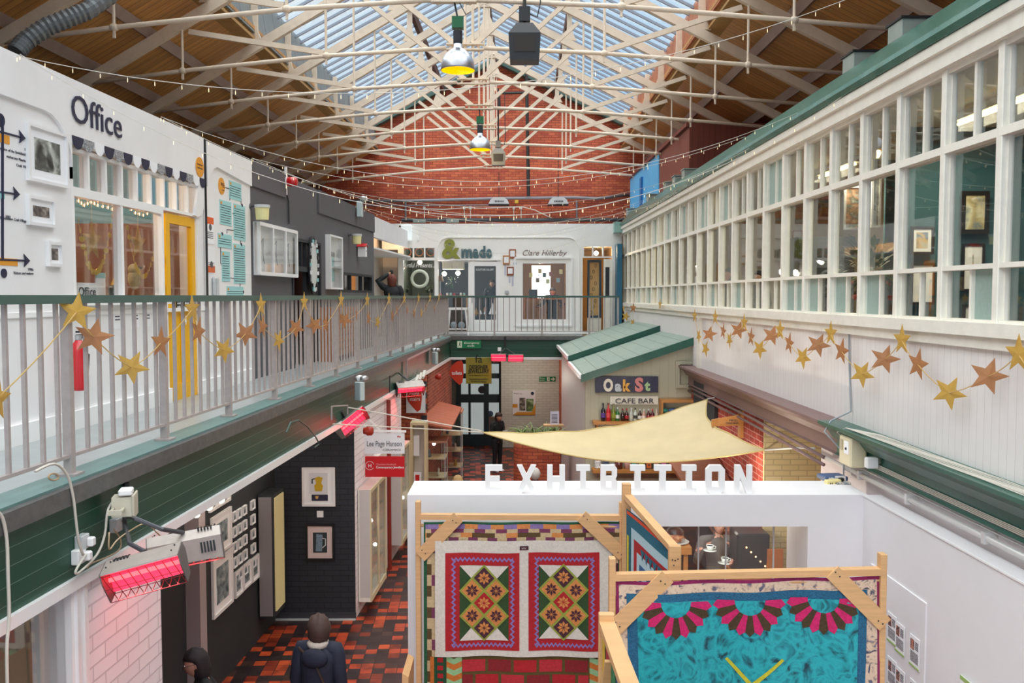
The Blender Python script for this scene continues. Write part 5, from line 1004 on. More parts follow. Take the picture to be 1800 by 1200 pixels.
def hbox(x0, y0, x1, y1, m, d0=.03, d1=0., k=None, Y=YH):
    a, b = P3(x0, y1, Y), P3(x1, y0, Y); return (k or MB()).box(a.x, b.x, Y - d0, Y - d1, a.z, b.z, m)
k = hbox(1187, 634, 1194, 681, M_sage, .06); hbox(1187, 634, 1216, 640, M_sage, .06, 0, k); hbox(1187, 675, 1216, 681, M_sage, .06, 0, k); k.build('window_frame', t)
t = thing('cafe_sign', 'dark mosaic sign with coloured letters high on the cafe hut', 'sign', FR(P3(1101, 675) - Vector((0, .03, 0)), 0)); hbox(1046, 661, 1156, 689, artmat('mosaic_navy', ['1b1c2e', '3a3c58', '14141f'], 40, 3), .06, .02).build('board', t)
for s, a, b, y0, y1, c in (('O', 1060, 1077, 665, 686, 'f2ead8'), ('a', 1080, 1092, 672, 686, 'c9d2d8'), ('k', 1094, 1108, 666, 686, 'f0b04c'), ('S', 1115, 1130, 663, 686, 'e08a86'), ('t', 1132, 1142, 668, 685, 'b4d29a')):
    p0, p1 = P3(a, y1, YH), P3(b, y0, YH); MB(FR((p0.x, YH - .06, p0.z), 0)).text(s, 0, 0, p1.x - p0.x, (p1.z - p0.z) * (1.0 if s != 'a' else 1.3), mat('mosaic_' + c, c, .5, noise=.25, nscale=60), y=-.002, depth=.012, bold=.05).build('letter', t)
t = thing('cafe_bar_sign', 'white mosaic cafe bar sign above the bottle shelf', 'sign', FR(P3(1114, 703) - Vector((0, .03, 0)), 0)); hbox(1072, 696, 1156, 710, mat('mosaic_white', 'e6dfd0', .5, noise=.2, nscale=50), .05, .01).build('board', t); p0 = P3(1081, 708); MB(FR((p0.x, YH - .05, p0.z), 0)).text('CAFE BAR', 0, 0, P3(1149, 700).x - p0.x, .095, mat('mosaic_ink', '35333a', .5), y=-.002, depth=.01, bold=.01).build('lettering', t)
M_shelf = mat('shelf_orange', 'c98a48', .5, noise=.2, nscale=6, stretch=(1, 8, 8))
t = thing('bottle_shelf', 'orange timber shelf on the hut wall carrying a row of bottles', 'shelf', Matrix.Translation(P3(1100, 742))); hbox(1041, 738, 1160, 743, M_shelf, .22).build('board', t); hbox(1047, 743, 1051, 823, M_shelf, .1).build('bracket', t)
t = thing('crockery_shelf', 'orange timber shelf low on the hut wall with crockery and boxes', 'shelf', Matrix.Translation(P3(1110, 826))); hbox(1040, 821, 1197, 827, M_shelf, .24).build('board', t)
def bottle(px, h, c, lb, cap='1c1c1e', lab=None, r=.036):
    p = P3(px, 738); p.y = YH - .12; m = mat('bottle_' + c, c, .08, coat=.5); t = thing('drink_bottle', lb, 'bottle', Matrix.Translation(p), 'bottles on the hut shelf')
    MB().lathe([(r * .9, 0), (r, .01), (r, h * .55), (r * .85, h * .63), (r * .36, h * .74), (r * .34, h * .9)], p, m, 14).build('glass_body', t, smooth=True)
    MB().lathe([(r * .4, h * .88), (r * .4, h)], p, mat('cap_' + cap, cap, .4), 10).build('cap', t)
    if lab: MB().lathe([(r * 1.03, h * .2), (r * 1.03, h * .45)], p, mat('lab_' + lab, lab, .5), 14).build('label', t)
for a in ((1059, .33, '231c28', 'tall dark wine bottle with a purple label, far left of the hut shelf', '1c1c1e', '5a3a8a', .042), (1068, .33, 'c8262e', 'tall bright red bottle, second from the left', '7a1a1c', 'e04a50', .042), (1077, .32, '6f7a30', 'tall olive green bottle, third from the left', '8a8a6a', '8a9a30', .042), (1084, .25, '2a6a34', 'short green beer bottle with a white label', 'd8d8d8', 'e6e6e0'), (1093, .23, '3a1a14', 'dark cola bottle left of its red labelled twin', '8a2a20', '2a1a18'), (1100, .23, '3a1a15', 'dark cola bottle with a red label', 'b02020', 'b0242a'), (1108, .24, 'b8beb4', 'clear glass bottle with pale label, left one', 'd8d8d8', 'c8c8b8'), (1115, .24, 'c2c8be', 'clear glass bottle with a dark label', '2a2a2a', '3a4038'), (1123, .22, '3a2018', 'brown bottle with a round white label', 'd0d0d0', 'e8e4dc'), (1130, .22, 'c89a84', 'peach coloured bottle with white label', 'd0d0d0', 'e8d8cc'), (1138, .22, '4a1c1c', 'dark red bottle with pale label', 'd0d0d0', 'a84040'), (1145, .22, '5a1a20', 'dark bottle with a pink label', 'c83040', 'd04a60'), (1152, .22, 'c8b8a0', 'pale bottle, far right of the hut shelf', 'd0d0d0', 'e0d8c0')): bottle(*a)
t = thing('cubby_shelf', 'orange framed cubby holding folded blue cloths on the hut wall', 'shelf', Matrix.Translation(P3(1188, 745))); k = hbox(1158, 700, 1217, 704, M_shelf, .3); hbox(1158, 700, 1161, 745, M_shelf, .3, 0, k); hbox(1158, 742, 1217, 745, M_shelf, .3, 0, k); k.build('frame', t)
for i in range(9):
    p = P3(1165 + (i % 3) * 14, 738 - (i // 3) * 9.5); p.y = YH - .15; MB().ball(p, .075, mat('cloth_%d' % (i % 4), ('3f9fb0', '3a6a9a', '4ab0a0', '5a80b8')[i % 4], .8), (1, 1, .55), 10, 6).build('folded_cloth', None, 'folded blue green cloth in the cubby, %s row %s' % (('bottom', 'middle', 'top')[i // 3], ('left', 'middle', 'right')[i % 3]), 'cloth', 'cloths in the cubby')
for i, c in enumerate(('4fb8a4', 'b4cc3c', 'e07a3c', 'cf9a86', 'd668b0', '9a8f92')):
    a = 1112 + i * 13.0; p = P3(a, 821); p.y = YH - .14; t = thing('tea_box', ('teal', 'lime green', 'orange', 'dusty pink', 'magenta', 'grey')[i] + ' labelled tea box on the low hut shelf', 'box', Matrix.Translation(p), 'tea boxes'); MB().box(p.x - .055, p.x + .055, p.y - .03, p.y + .05, p.z, p.z + .17, mat('box_dark', '3a3232', .5)).build('carton', t); MB().box(p.x - .042, p.x + .042, p.y - .034, p.y - .03, p.z + .02, p.z + .13, mat('tea_' + c, c, .5)).build('label', t); MB().box(p.x - .015, p.x + .015, p.y - .037, p.y - .034, p.z + .06, p.z + .09, M_txt).build('emblem', t)
for i, (x, r) in enumerate(((1086, .07), (1101, .06))): p = P3(x, 821); p.y = YH - .14; MB().lathe([(r, 0), (r * 1.05, .12), (r * .7, .15), (r * .7, .18)], p, mat('jar_%d' % i, ('6a3a34', 'caa09a')[i], .2, coat=.4), 14).build('glass_jar', None, ('dark filled', 'pink filled')[i] + ' glass jar on the low hut shelf', 'jar', smooth=True)
for i, (x, n) in enumerate(((1050, 5), (1064, 6), (1076, 3))):
    p = P3(x, 821); p.y = YH - .13; k = MB(); [k.lathe([(.035, .028 * j), (.062, .028 * j + .02), (.066, .028 * j + .03)], p, M_paper if i != 1 else mat('blue_plate', '6a7a94', .4), 14) for j in range(n)]; k.build('crockery_stack', None, ('stack of white bowls beside the shelf post', 'stack of blue grey bowls on the low hut shelf', 'short stack of white cups on the low hut shelf')[i], 'crockery', smooth=True)
# brick counter with spider plant, papers
cx0, cx1 = onY(903, 800, 20).x, onY(985, 800, 20).x; cz = onY(940, 783, 20).z
MB().prism([(cx0 + .35 - .35 * math.cos(a), 20.35 - .35 * math.sin(a), 0) for a in [i * math.pi / 16 for i in range(9)]] + [(cx1, 20, 0), (cx1, 21, 0), (cx0, 21, 0)], (0, 0, cz), M_gable).build('brick_counter', None, 'rounded red brick counter below the spider plants', 'counter')
M_spider = mat('spider_leaf', 'a9bf74', .5, noise=.4, nscale=30, col2='4f7a3c')
for i, x in enumerate((917, 938, 960, 978)):
    p = onY(x, 783, 20.3); p.z = cz; t = thing('spider_plant', 'spider plant on the brick counter, %s' % ('far left', 'second from left', 'third from left', 'far right beside the menu')[i], 'plant', Matrix.Translation(p)); MB().lathe([(.1, 0), (.15, .2)], p, M_dk, 12).build('pot', t); k = MB()
    for j in range(46):
        a = random.uniform(0, 6.28); l = random.uniform(.35, .6); dr = random.uniform(.3, .9); b = p + Vector((0, 0, .2)); P = []
        for s in (0, .25, .5, .75, 1): q = b + Vector((math.cos(a) * l * s, math.sin(a) * l * s * .6, l * (1.1 * s - dr * 1.9 * s * s))); w_ = .014 * (1 - s * .9); n = Vector((-math.sin(a), math.cos(a), 0)) * w_; P += [q - n, q + n]
        k.add(P, [(0, 1, 3, 2), (2, 3, 5, 4), (4, 5, 7, 6), (6, 7, 9, 8)], M_spider)
    k.build('foliage', t)
p = onY(975, 746, 19.9); t = thing('menu_holder', 'white menu sheet standing on the counter tray', 'menu', Matrix.Translation(p)); MB().box(p.x - .1, p.x + .1, p.y, p.y + .01, p.z, p.z + .3, mat('menu_lilac', 'e2e0f0', .6)).build('sheet', t); k = MB(); [k.box(p.x - .07, p.x + .06, p.y - .003, p.y, p.z + .04 + .03 * j, p.z + .05 + .03 * j, M_txt) for j in range(7)]; k.build('print', t); MB().box(p.x - .25, p.x + .2, p.y - .1, p.y + .15, p.z - .03, p.z, M_wood).build('tray', t)
# chalk boards, timber bracket, brown timber flap on the brick wall
for a, b, lb in (((1222, 688), (1240, 712), 'small'), ((1243, 700), (1259, 745), 'large')):
    pa, pb = onR(a[0], a[1], 3.47), onR(b[0], b[1], 3.47); Rslab(pb.y, pa.y, 3.44, 3.49, min(pa.z, pb.z) - (.5 if lb == 'large' else .2), min(pa.z, pb.z) + .35, mat('chalkboard', '2c2f33', .7), 'chalkboard', label='%s dark chalkboard on the cafe brick wall' % lb, cat='sign')
p = onR(1300, 745, 3.45); M = FR(p, 0); t = thing('timber_bracket', 'orange timber bracket with stencilled words on the cafe brick wall', 'bracket', M); MB(M).prism([(-.4, 0, -.04), (0, 0, -.02), (0, 0, .14), (-.06, 0, .12), (-.4, 0, .06)], (0, .05, 0), M_shelf).box(-.0, .05, -.04, .1, -.2, .2, M_shelf).build('arm', t); MB(M).text('MIND', -.15, .04, .12, .03, M_txt, y=-.003).text('YOUR HEAD', -.2, 0, .18, .03, M_txt, y=-.003).build('lettering', t)
MB().prism([(2.5, 14.2, 2.0), (3.3, 14.6, 2.15), (3.3, 11.9, 1.45), (2.75, 11.9, 1.4)], (0, 0, .05), mat('brown_flap', '8a5238', .5, noise=.2)).build('timber_flap', None, 'brown timber flap table against the cafe brick wall', 'table')
for j, z in enumerate((2.98, 2.9)): MB().tube([Rp(9.3, 3.4, z - .03), Rp(12, 3.42, z), Rp(YH, 3.44, z)], .02, M_brown, 8).build('brown_pipe', None, '%s brown pipe along the cafe brick wall' % ('upper', 'lower')[j], 'pipe', smooth=True)
# ================================================================ EXHIBITION STRUCTURE
EY = 8.05; p0 = onY(716, 873, EY); p1 = onY(1478, 866, EY); ZT = (p0.z + p1.z) / 2; ZB = onY(1300, 925, EY).z; EB = onZ(725, 845, ZT).y
M_exh = mat('exhibition_white', 'e8e6e8', .6, noise=.02)
MB().box(p0.x, p1.x + .25, EY, EB, ZB, ZT, M_exh).build('wall_front', kind=S)
cl = onY(735, 900, EY).x; wx = onY(1183, 950, EY).x; wr = onY(1420, 950, EY).x
MB().box(p0.x, wx - .55, EY, EB, 0, ZB, M_exh).build('wall_front', kind=S); MB().box(wr, p1.x + .25, EY, EB, 0, ZB, M_exh).build('wall_front', kind=S); MB().box(wx - .55, wr, EY, EB, 0, .9, M_exh).build('wall_front', kind=S)
t = thing('window_11', None, None, FR((wx, EY + .3, .9), 0), kind=S); MB().box(wx - .55, wr, EY + .3, EY + .306, .9, ZB, M_glass).build('pane', t); k = MB(); [k.box(x - .006, x + .006, EY + .295, EY + .31, .9, ZB, M_silv) for x in (onY(1240, 950, EY).x, onY(1290, 950, EY).x, onY(1377, 950, EY).x)]; k.build('glazing_strip', t)
xw = onY(1520, 868, EY - .02); aw = xw.x - kR * xw.y
Rslab(1, EY + .0, aw, aw + .16, 0, ZT, M_exh, 'wall_right', kind=S)
MB().beam(Rp(EY, aw - .004, ZT - .003), Rp(2.5, aw - .004, ZT - .003), .01, .012, M_white2).build('trim_33', kind=S)
# side panel joint
q0 = onR(1562, 1010, aw); q1 = onR(1630, 1062, aw)
Rslab(q1.y, q0.y + .35, aw - .012, aw, 0, (q0.z + q1.z) / 2, M_exh, 'wall_right', kind=S)
# information sheets
M_lime = mat('lime_strip', '9aba6a', .6); n = 0
for r_ in range(2):
    for c in range(3):
        pa = onR((1561, 1575, 1600)[c] + 0, (1073, 1090, 1112)[c] + r_ * 78, aw - .015); w_, h_ = .17, .25; M = FR(pa, ROTR)
        t = thing('information_sheet', 'white information sheet with a photo and lime edge, %s row, %s' % (('upper', 'lower')[r_], ('leftmost', 'middle', 'rightmost')[c]), 'sheet', M); MB(M).box(0, w_, -.004, 0, -h_, 0, M_paper).build('paper', t)
        k = MB(M).box(0, w_, -.006, -.004, -h_, -h_ + .015, M_lime).box(.02, .08, -.006, -.004, -.11, -.03, artmat('maker_photo_%d' % c, ['8a3a2a', '2a2a3a', 'c87a5a', '3a6a6a'], 25, c)); [k.box(.095, .15, -.006, -.004, -.04 - .014 * j, -.035 - .014 * j, M_txt) for j in range(5)]; [k.box(.02, .15, -.006, -.004, -.13 - .011 * j, -.127 - .011 * j, M_txt) for j in range(8)]; k.build('print', t)
pa = onR(1689, 1185, aw - .015); M = FR(pa, ROTR); MB(M).box(0, .3, -.004, 0, -.3, 0, M_paper).box(0, .3, -.006, -.004, -.03, 0, M_lime).build('information_sheet', None, 'information sheet at the lower right corner with a green head', 'sheet')
# standing letters
pos = [(853, 883), (908, 943), (962, 993), (1013, 1037), (1056, 1086), (1108, 1134), (1150, 1180), (1199, 1224), (1241, 1274), (1292, 1322)]
SL = {'E': [[(0, 0), (1, 0), (1, .2), (.28, .2), (.28, .42), (.85, .42), (.85, .6), (.28, .6), (.28, .8), (1, .8), (1, 1), (0, 1)]],
 'X': [[(0, 0), (.26, 0), (.5, .33), (.74, 0), (1, 0), (.66, .51), (.98, 1), (.72, 1), (.5, .68), (.28, 1), (.02, 1), (.34, .51)]],
 'H': [[(0, 0), (.3, 0), (.3, .4), (.7, .4), (.7, 0), (1, 0), (1, 1), (.7, 1), (.7, .6), (.3, .6), (.3, 1), (0, 1)]],
 'I': [[(0, 0), (1, 0), (1, .18), (.7, .18), (.7, .8), (1, .8), (1, 1), (0, 1), (0, .8), (.3, .8), (.3, .18), (0, .18)]],
 'T': [[(.32, 0), (.68, 0), (.68, .8), (1, .8), (1, 1), (0, 1), (0, .8), (.32, .8)]],
 'N': [[(0, 0), (.28, 0), (.28, .58), (.68, 0), (1, 0), (1, 1), (.72, 1), (.72, .42), (.32, 1), (0, 1)]],
 'O': [[(0, .15), (.2, 0), (.8, 0), (1, .15), (1, .5), (.7, .5), (.7, .22), (.3, .22), (.3, .5), (0, .5)], [(0, .5), (.3, .5), (.3, .78), (.7, .78), (.7, .5), (1, .5), (1, .85), (.8, 1), (.2, 1), (0, .85)]],
 'B': [[(0, 0), (.8, 0), (.98, .14), (.98, .4), (.86, .52), (.66, .52), (.66, .2), (.3, .2), (.3, .52), (0, .52)], [(0, .52), (.3, .52), (.3, .8), (.66, .8), (.66, .6), (.3, .6), (.3, .44), (.66, .44), (.66, .52), (.86, .52), (.95, .62), (.95, .88), (.8, 1), (0, 1)]]}
LY = onZ(1000, 867, ZT).y
for i, c in enumerate('EXHIBITION'):
    a, b = onY(pos[i][0], 867, LY), onY(pos[i][1], 867, LY); w_ = b.x - a.x; hL = .262; k = MB()
    for poly in SL[c]: k.prism([(a.x + u * w_, LY, ZT + v * hL) for u, v in poly], (0, .05, 0), M_white2)
    k.build('standing_letter', None, 'white standing letter %s on the beam%s' % (c, {3: ', between H and B', 5: ', between B and T', 7: ', between T and O'}.get(i, '')), 'letter')
MB().box(1.2, 3.2, EB + .9, EB + 3.6, .0, .02, M_wood).build('floor', kind=S)
# ================================================================ QUILTS AND THEIR TIMBER FRAMES
def fab(c, n=.22): return mat('fabric_' + c, c, .85, noise=n, nscale=45, bump=.35, bscale=90)
class Quilt:
    """cloth hanging in a real vertical plane; patches are sewn as thin layers on the same wavy sheet"""
    def __init__(s, P, amp=.012, nrm=Vector((0, -1, 0)), fr=(5.1, 3.3)): s.P = P; s.amp = amp; s.n = nrm; s.k = MB(); s.fr = fr
    def pt(s, u, v, lay):
        p = s.P(u, v); t = p.x + p.y * .7
        w = s.amp * (math.sin(t * s.fr[0] * 2 + p.z * 1.7) + .6 * math.sin(t * 3.1 - p.z * s.fr[1]))
        return p + s.n * (w + .0036 * lay)
    def quad(s, a, b, c, d, m, lay=1, n=None):
        n = n or max(1, int(max(abs(a[0] - b[0]), abs(a[1] - b[1]), abs(c[0] - b[0]), abs(c[1] - b[1])) / 9))
        vs = []; fs = []
        for i in range(n + 1):
            for j in range(n + 1):
                u, v = i / n, j / n; x = (1 - u) * (1 - v) * a[0] + u * (1 - v) * b[0] + u * v * c[0] + (1 - u) * v * d[0]; y = (1 - u) * (1 - v) * a[1] + u * (1 - v) * b[1] + u * v * c[1] + (1 - u) * v * d[1]
                vs.append(s.pt(x, y, lay))
        for i in range(n):
            for j in range(n): o = i * (n + 1) + j; fs.append((o, o + 1, o + n + 2, o + n + 1))
        s.k.add(vs, fs, m); return s
    def rect(s, x0, y0, x1, y1, m, lay=1, n=None): return s.quad((x0, y0), (x1, y0), (x1, y1), (x0, y1), m, lay, n)
    def poly(s, pts, m, lay=1): s.k.add([s.pt(x, y, lay) for x, y in pts], [tuple(range(len(pts)))], m); return s
    def tri(s, a, b, c, m, lay=1): return s.quad(a, b, c, ((a[0] + c[0]) / 2, (a[1] + c[1]) / 2), m, lay)
FW1, FW2 = 7.72, 6.05
q = Quilt(lambda u, v: onY(u, v, FW1 - .02))
f_green = fab('1f5a3a'); f_red = fab('b01c24'); f_white = fab('d9d2c6', .15); f_pur = fab('7a3a58'); f_tan = fab('cbb288'); f_org = fab('d68a4a'); f_vio = fab('8a74a8'); f_brn = fab('5a4424'); f_dkg = fab('2f4a26'); f_lime = fab('97a040'); f_plum = fab('4a2430')
q.rect(745, 917, 1092, 1230, f_green, 0, 34)
# top rows of bricks
rows = [(921, 929, (f_vio, f_org), 23), (929, 936, (f_pur, f_tan), 19), (936, 944, (f_brn, f_tan, f_org, f_brn), 20), (944, 952, (f_pur, f_tan), 17)]
for r, (ya, yb, cs, st) in enumerate(rows):
    x = 748 - (r * 9 % st); i = r
    while x < 1089:
        a, b = max(748, x), min(1089, x + st)
        if b > a: q.rect(a, ya, b, yb, cs[i % len(cs)], 1, 2)
        x += st; i += 1
y = 952; i = 0
while y < 1226:
    q.rect(751, y, 759, min(1226, y + 19), (f_brn, f_tan)[i % 2], 1, 2); q.rect(759, y, 767, min(1226, y + 19), (f_pur, f_tan, f_tan)[(i + 1) % 3 - 1], 1, 2); q.rect(1076, y, 1087, min(1226, y + 19), (f_brn, f_tan, f_plum)[i % 3], 1, 2); y += 19; i += 1
q.k.build('quilt', None, 'patchwork quilt of small bricks with green binding on the left timber frame, rearmost layer', 'quilt', smooth=True)
# white centre sheet
q = Quilt(lambda u, v: onY(u, v, FW1 - .05), .014)
q.rect(765, 950, 1077, 1154, f_white, 0, 34)
f_purz = fab('8c78b4')
def zig(x0, y0, x1, y1, th, n, m, lay, hor=True):
    L = (x1 - x0) if hor else (y1 - y0)
    for i in range(n):
        a, b = i / n, (i + .5) / n; c = (i + 1) / n
        for s, e, f in ((a, b, 0), (b, c, 1)):
            da, db = (0, th) if f == 0 else (th, 0)
            if hor: q.quad((x0 + L * s, y0 + da), (x0 + L * e, y0 + db), (x0 + L * e, y0 + db + 4), (x0 + L * s, y0 + da + 4), m, lay, 1)
            else: q.quad((x0 + da, y0 + L * s), (x0 + db, y0 + L * e), (x0 + db + 4, y0 + L * e), (x0 + da + 4, y0 + L * s), m, lay, 1)
def flower(cx, cy, r, m, lay):
    for j in range(8):
        a = j * math.pi / 4; d = (math.cos(a), math.sin(a)); p = (-d[1], d[0])
        q.poly([(cx + d[0] * r * .12, cy + d[1] * r * .12), (cx + d[0] * r * .6 + p[0] * r * .22, cy + d[1] * r * .6 + p[1] * r * .22), (cx + d[0] * r, cy + d[1] * r), (cx + d[0] * r * .6 - p[0] * r * .22, cy + d[1] * r * .6 - p[1] * r * .22)], m, lay)
for (X0, Y0, X1, Y1, x0, y0, x1, y1) in ((783, 971, 913, 1143, 808, 993, 894, 1125), (929, 971, 1054, 1143, 947, 993, 1034, 1122)):
    q.rect(X0, Y0, X1, Y1, f_red, 1, 18)
    zig(X0 + 11, Y0 + 7, X1 - 11, 0, 5, 14, f_purz, 2); zig(X0 + 11, Y1 - 14, X1 - 11, 0, 5, 14, f_purz, 2); zig(X0 + 10, Y0 + 10, 0, Y1 - 10, 5, 16, f_purz, 2, False); zig(X1 - 17, Y0 + 10, 0, Y1 - 10, 5, 16, f_purz, 2, False)
    q.rect(x0, y0, x1, y1, f_dkg, 2, 10); cx = (x0 + x1) / 2; cy = (y0 + y1) / 2; W_ = (x1 - x0) / 2
    [q.quad((xa_, yy), (cx, yy), (cx, yy + 4 * sg_), (xa_ + 22 * sx_, yy + 24 * sg_), f_white, 3, 5) for yy, sg_ in ((y0, 1), (y1, -1)) for xa_, sx_ in ((x0, 1), (x1, -1))]
    dy = 22.2; dx = W_ * .49
    for ix, iy, cc, pc in ((0, -2, f_plum, f_org), (-1, -1, f_org, f_plum), (1, -1, f_org, f_plum), (0, 0, f_red, f_org), (-1, 1, f_org, f_plum), (1, 1, f_org, f_plum), (0, 2, f_plum, f_org)):
        a, b = cx + ix * dx, cy + iy * dy
        q.quad((a - dx - 1.5, b), (a, b - dy - 1.5), (a + dx + 1.5, b), (a, b + dy + 1.5), f_lime, 4, 4); q.quad((a - dx + 3, b), (a, b - dy + 3), (a + dx - 3, b), (a, b + dy - 3), cc, 5, 3); flower(a, b, 11.5, pc, 6)
q.rect(913.5, 959, 929, 966, f_plum, 2, 2); q.k.add([q.pt(917 + 2 * i, 961 + (i % 2) * 2.5, 3) for i in range(5)] + [q.pt(917 + 2 * i, 962 + (i % 2) * 2.5, 3) for i in range(5)], [(i, i + 1, i + 6, i + 5) for i in range(4)], f_white)
q.k.build('quilt', None, 'white quilt with two red panels of orange and plum flower diamonds', 'quilt', smooth=True)
# red brick quilt below
q = Quilt(lambda u, v: onY(u, v, FW1 - .03), .012)
f_olv = fab('5a4a20'); f_r2 = fab('b82a34'); f_r3 = fab('861c22'); f_dor = fab('c8702a'); f_mint = fab('93c08c'); f_gr3 = fab('1d4a2e')
q.rect(756, 1154, 1086, 1235, f_olv, 0, 30)
q.rect(756, 1154, 763, 1235, f_dor, 1); q.rect(763, 1154, 784, 1235, f_gr3, 1); [q.rect(769, 1155 + 14 * i, 779, 1163 + 14 * i, f_red, 2, 1) for i in range(6)]
for xx in (785, 1036):
    for i in range(8): y0 = 1154 + 10 * i; q.quad((xx, y0 - 3), (xx + 13, y0 + 3), (xx + 13, y0 + 13), (xx, y0 + 7), (f_mint, f_dor)[i % 2], 1, 2); q.quad((xx + 13, y0 + 3), (xx + 27, y0 - 3), (xx + 27, y0 + 7), (xx + 13, y0 + 13), (f_mint, f_dor)[i % 2], 1, 2)
for r in range(3):
    for c in range(6):
        a = 813 + c * 45 - (22 if r % 2 else 0); b = min(1034, a + 40); a = max(813, a)
        if b > a: q.rect(a, 1159 + r * 26, b, 1180 + r * 26, (f_r2, f_r3, f_red)[(r + c) % 3], 1, 4)
q.k.build('quilt', None, 'lowest quilt of red blocks on olive with orange and mint edges', 'quilt', smooth=True)
# teal fan quilt
q = Quilt(lambda u, v: onY(u, v, FW2 - .03), .016)
f_mag = fab('8c1c56'); f_flor = artmat('floral_cloth', ['3a4058', 'cdb29a', 'd8c0a8', 'c8ac94', '5a5a70'], 14, 4, 1.6); f_blue = mat('crochet_blue', '2a6a8e', .9, noise=.35, nscale=70, bump=1., bscale=120); f_teal = artmat('marbled_teal', ['063844', '12808c', '22a6ae', '149099', '0a525e'], 7, 9, 1.8); f_pink = fab('d02068', .3); f_cho = fab('4a3820', .35); f_yel = fab('c8c030')
q.quad((1083, 1022), (1548, 1013), (1545, 1235), (1085, 1235), f_mag, 0, 40); q.quad((1088, 1028), (1543, 1019), (1540, 1235), (1090, 1235), f_flor, 1, 40)
q.quad((1101, 1043), (1525, 1036), (1516, 1235), (1106, 1235), f_blue, 2, 40); q.quad((1119, 1056), (1508, 1052), (1501, 1235), (1124, 1235), f_teal, 3, 40)
for i, (cx, cy) in enumerate(((1187, 1056), (1317, 1053), (1447, 1050))):
    n = 11
    for j in range(n):
        a0, a1 = math.pi * j / n, math.pi * (j + 1) / n; am = (a0 + a1) / 2; r0, r1, r2 = 27, 57, 65
        q.poly([(cx + r0 * math.cos(a0), cy + r0 * math.sin(a0)), (cx + r1 * math.cos(a0), cy + r1 * math.sin(a0)), (cx + r2 * math.cos(am), cy + r2 * math.sin(am)), (cx + r1 * math.cos(a1), cy + r1 * math.sin(a1)), (cx + r0 * math.cos(a1), cy + r0 * math.sin(a1))], f_pink if j % 2 == 0 else f_cho, 4 + .3 * (j % 2))
for a, b in (((1276, 1157), (1320, 1203)), ((1375, 1157), (1320, 1203))):
    d = Vector((b[0] - a[0], b[1] - a[1])).normalized(); nn = (-d.y * 3.6, d.x * 3.6); q.quad((a[0] - nn[0], a[1] - nn[1]), (b[0] - nn[0], b[1] - nn[1]), (b[0] + nn[0], b[1] + nn[1]), (a[0] + nn[0] * .5, a[1] + nn[1] * .5), f_yel, 5)
q.k.build('quilt', None, 'teal quilt with three pink and brown fans, blue border and yellow V', 'quilt', smooth=True)
# side quilt of blue stripes (plane runs toward the camera)
A3 = onY(1101, 872, 7.62); B3 = onY(1186, 962, 6.42); A3.z = B3.z = 2.85
def PS(u, v): return A3.lerp(B3, u / 100) + Vector((0, 0, -.04 - v / 100))
q = Quilt(PS, .004, Vector((-1, -.1, 0)).normalized()); f_dt = fab('1f6a82'); f_pb = fab('b4d4de', .1); f_or2 = fab('e0502a'); f_b2 = fab('2a5f96')
q.rect(0, 0, 98, 150, f_dt, 0, 20); q.rect(2, 1, 98, 4, f_or2, 1, 8)
for i, (c, w_) in enumerate(((f_dt, 9), (f_pb, 8), (f_dt, 0), (f_red, 9), (f_pb, 8), (f_b2, 8), (f_pb, 5), (f_red, 6), (f_pb, 6), (f_b2, 6))):
    y0 = 4 + sum((9, 8, 0, 9, 8, 8, 5, 6, 6, 6)[:i]); 
    if w_: q.rect(2 + y0 * .75, y0, 98, y0 + w_, c, 1, 10); q.rect(2 + y0 * .75, y0, 2 + (y0 + w_) * .75, 150, c, 1, 10)
for i in range(7): q.tri((34 + i * 9, 24), (43 + i * 9, 24), (38 + i * 9, 33), f_dt, 2)
q.rect(3, 22, 7, 60, fab('d8d03a'), 2, 3)
q.k.build('quilt', None, 'narrow seen quilt of blue and white stripes hanging end on', 'quilt', smooth=True)
# near side quilt, yellow and green
A4 = onY(1066, 1079, 5.1); B4 = Vector((A4.x + .05, 3.7, A4.z)); A4z = A4.z
def PT(u, v): return A4.lerp(B4, u / 100) + Vector((-.02, 0, -.06 - v / 100))
q = Quilt(PT, .01, Vector((-1, 0, 0))); q.rect(0, 0, 98, 150, fab('2f7a4a'), 0, 16)
for i in range(9): q.rect(3 + i * 10.5, 3, 11 + i * 10.5, 148, fab(('d8b42a', 'b02a3a', '3a8a5a', '2a4a9a')[i % 4]), 1, 10)
q.k.build('quilt', None, 'yellow, red and green quilt hanging end on at the bottom edge', 'quilt', smooth=True)
# timber frames
def post(k, p, z0, z1, w=.045, d=.07): k.bbox(p.x - w / 2, p.x + w / 2, p.y - d / 2, p.y + d / 2, z0, z1, M_wood, .004)
def screws(k, pts, y):
    for x, z in pts: k.box(x - .004, x + .004, y - .003, y, z - .004, z + .004, M_dk)
def frame_across(name, lb, Y, xl, tl, xr, tr, rail, br, wpx):
    t = thing(name, lb, 'quilt stand', Matrix.Translation((onY(xl, 900, Y).x, Y, 0)))
    for x, tpy in ((xl, tl), (xr, tr)): p = onY(x, tpy, Y); k = MB(); post(k, p, 0, p.z); k.build('post', t)
    a, b = onY(xl, rail[0], Y), onY(xr, rail[1], Y); MB().beam(a, b, .07, .045, M_wood).build('top_rail', t)
    for x0, y0, x1, y1 in br:
        p0, p1 = onY(x0, y0, Y - .05), onY(x1, y1, Y - .05); d = (p1 - p0).normalized(); k = MB().beam(p0 - d * .04, p1 + d * .04, .02, wpx, M_wood); screws(k, [(p0.x + .02, p0.z), (p0.x - .01, p0.z + .03), (p1.x - .02, p1.z), (p1.x + .01, p1.z - .02)], Y - .061); k.build('brace', t)
    a, b = onY(xl, rail[0] + 16, Y), onY(xr, rail[1] + 16, Y); MB().tube([a, b], .014, M_wood, 8).build('hanging_rod', t); return t
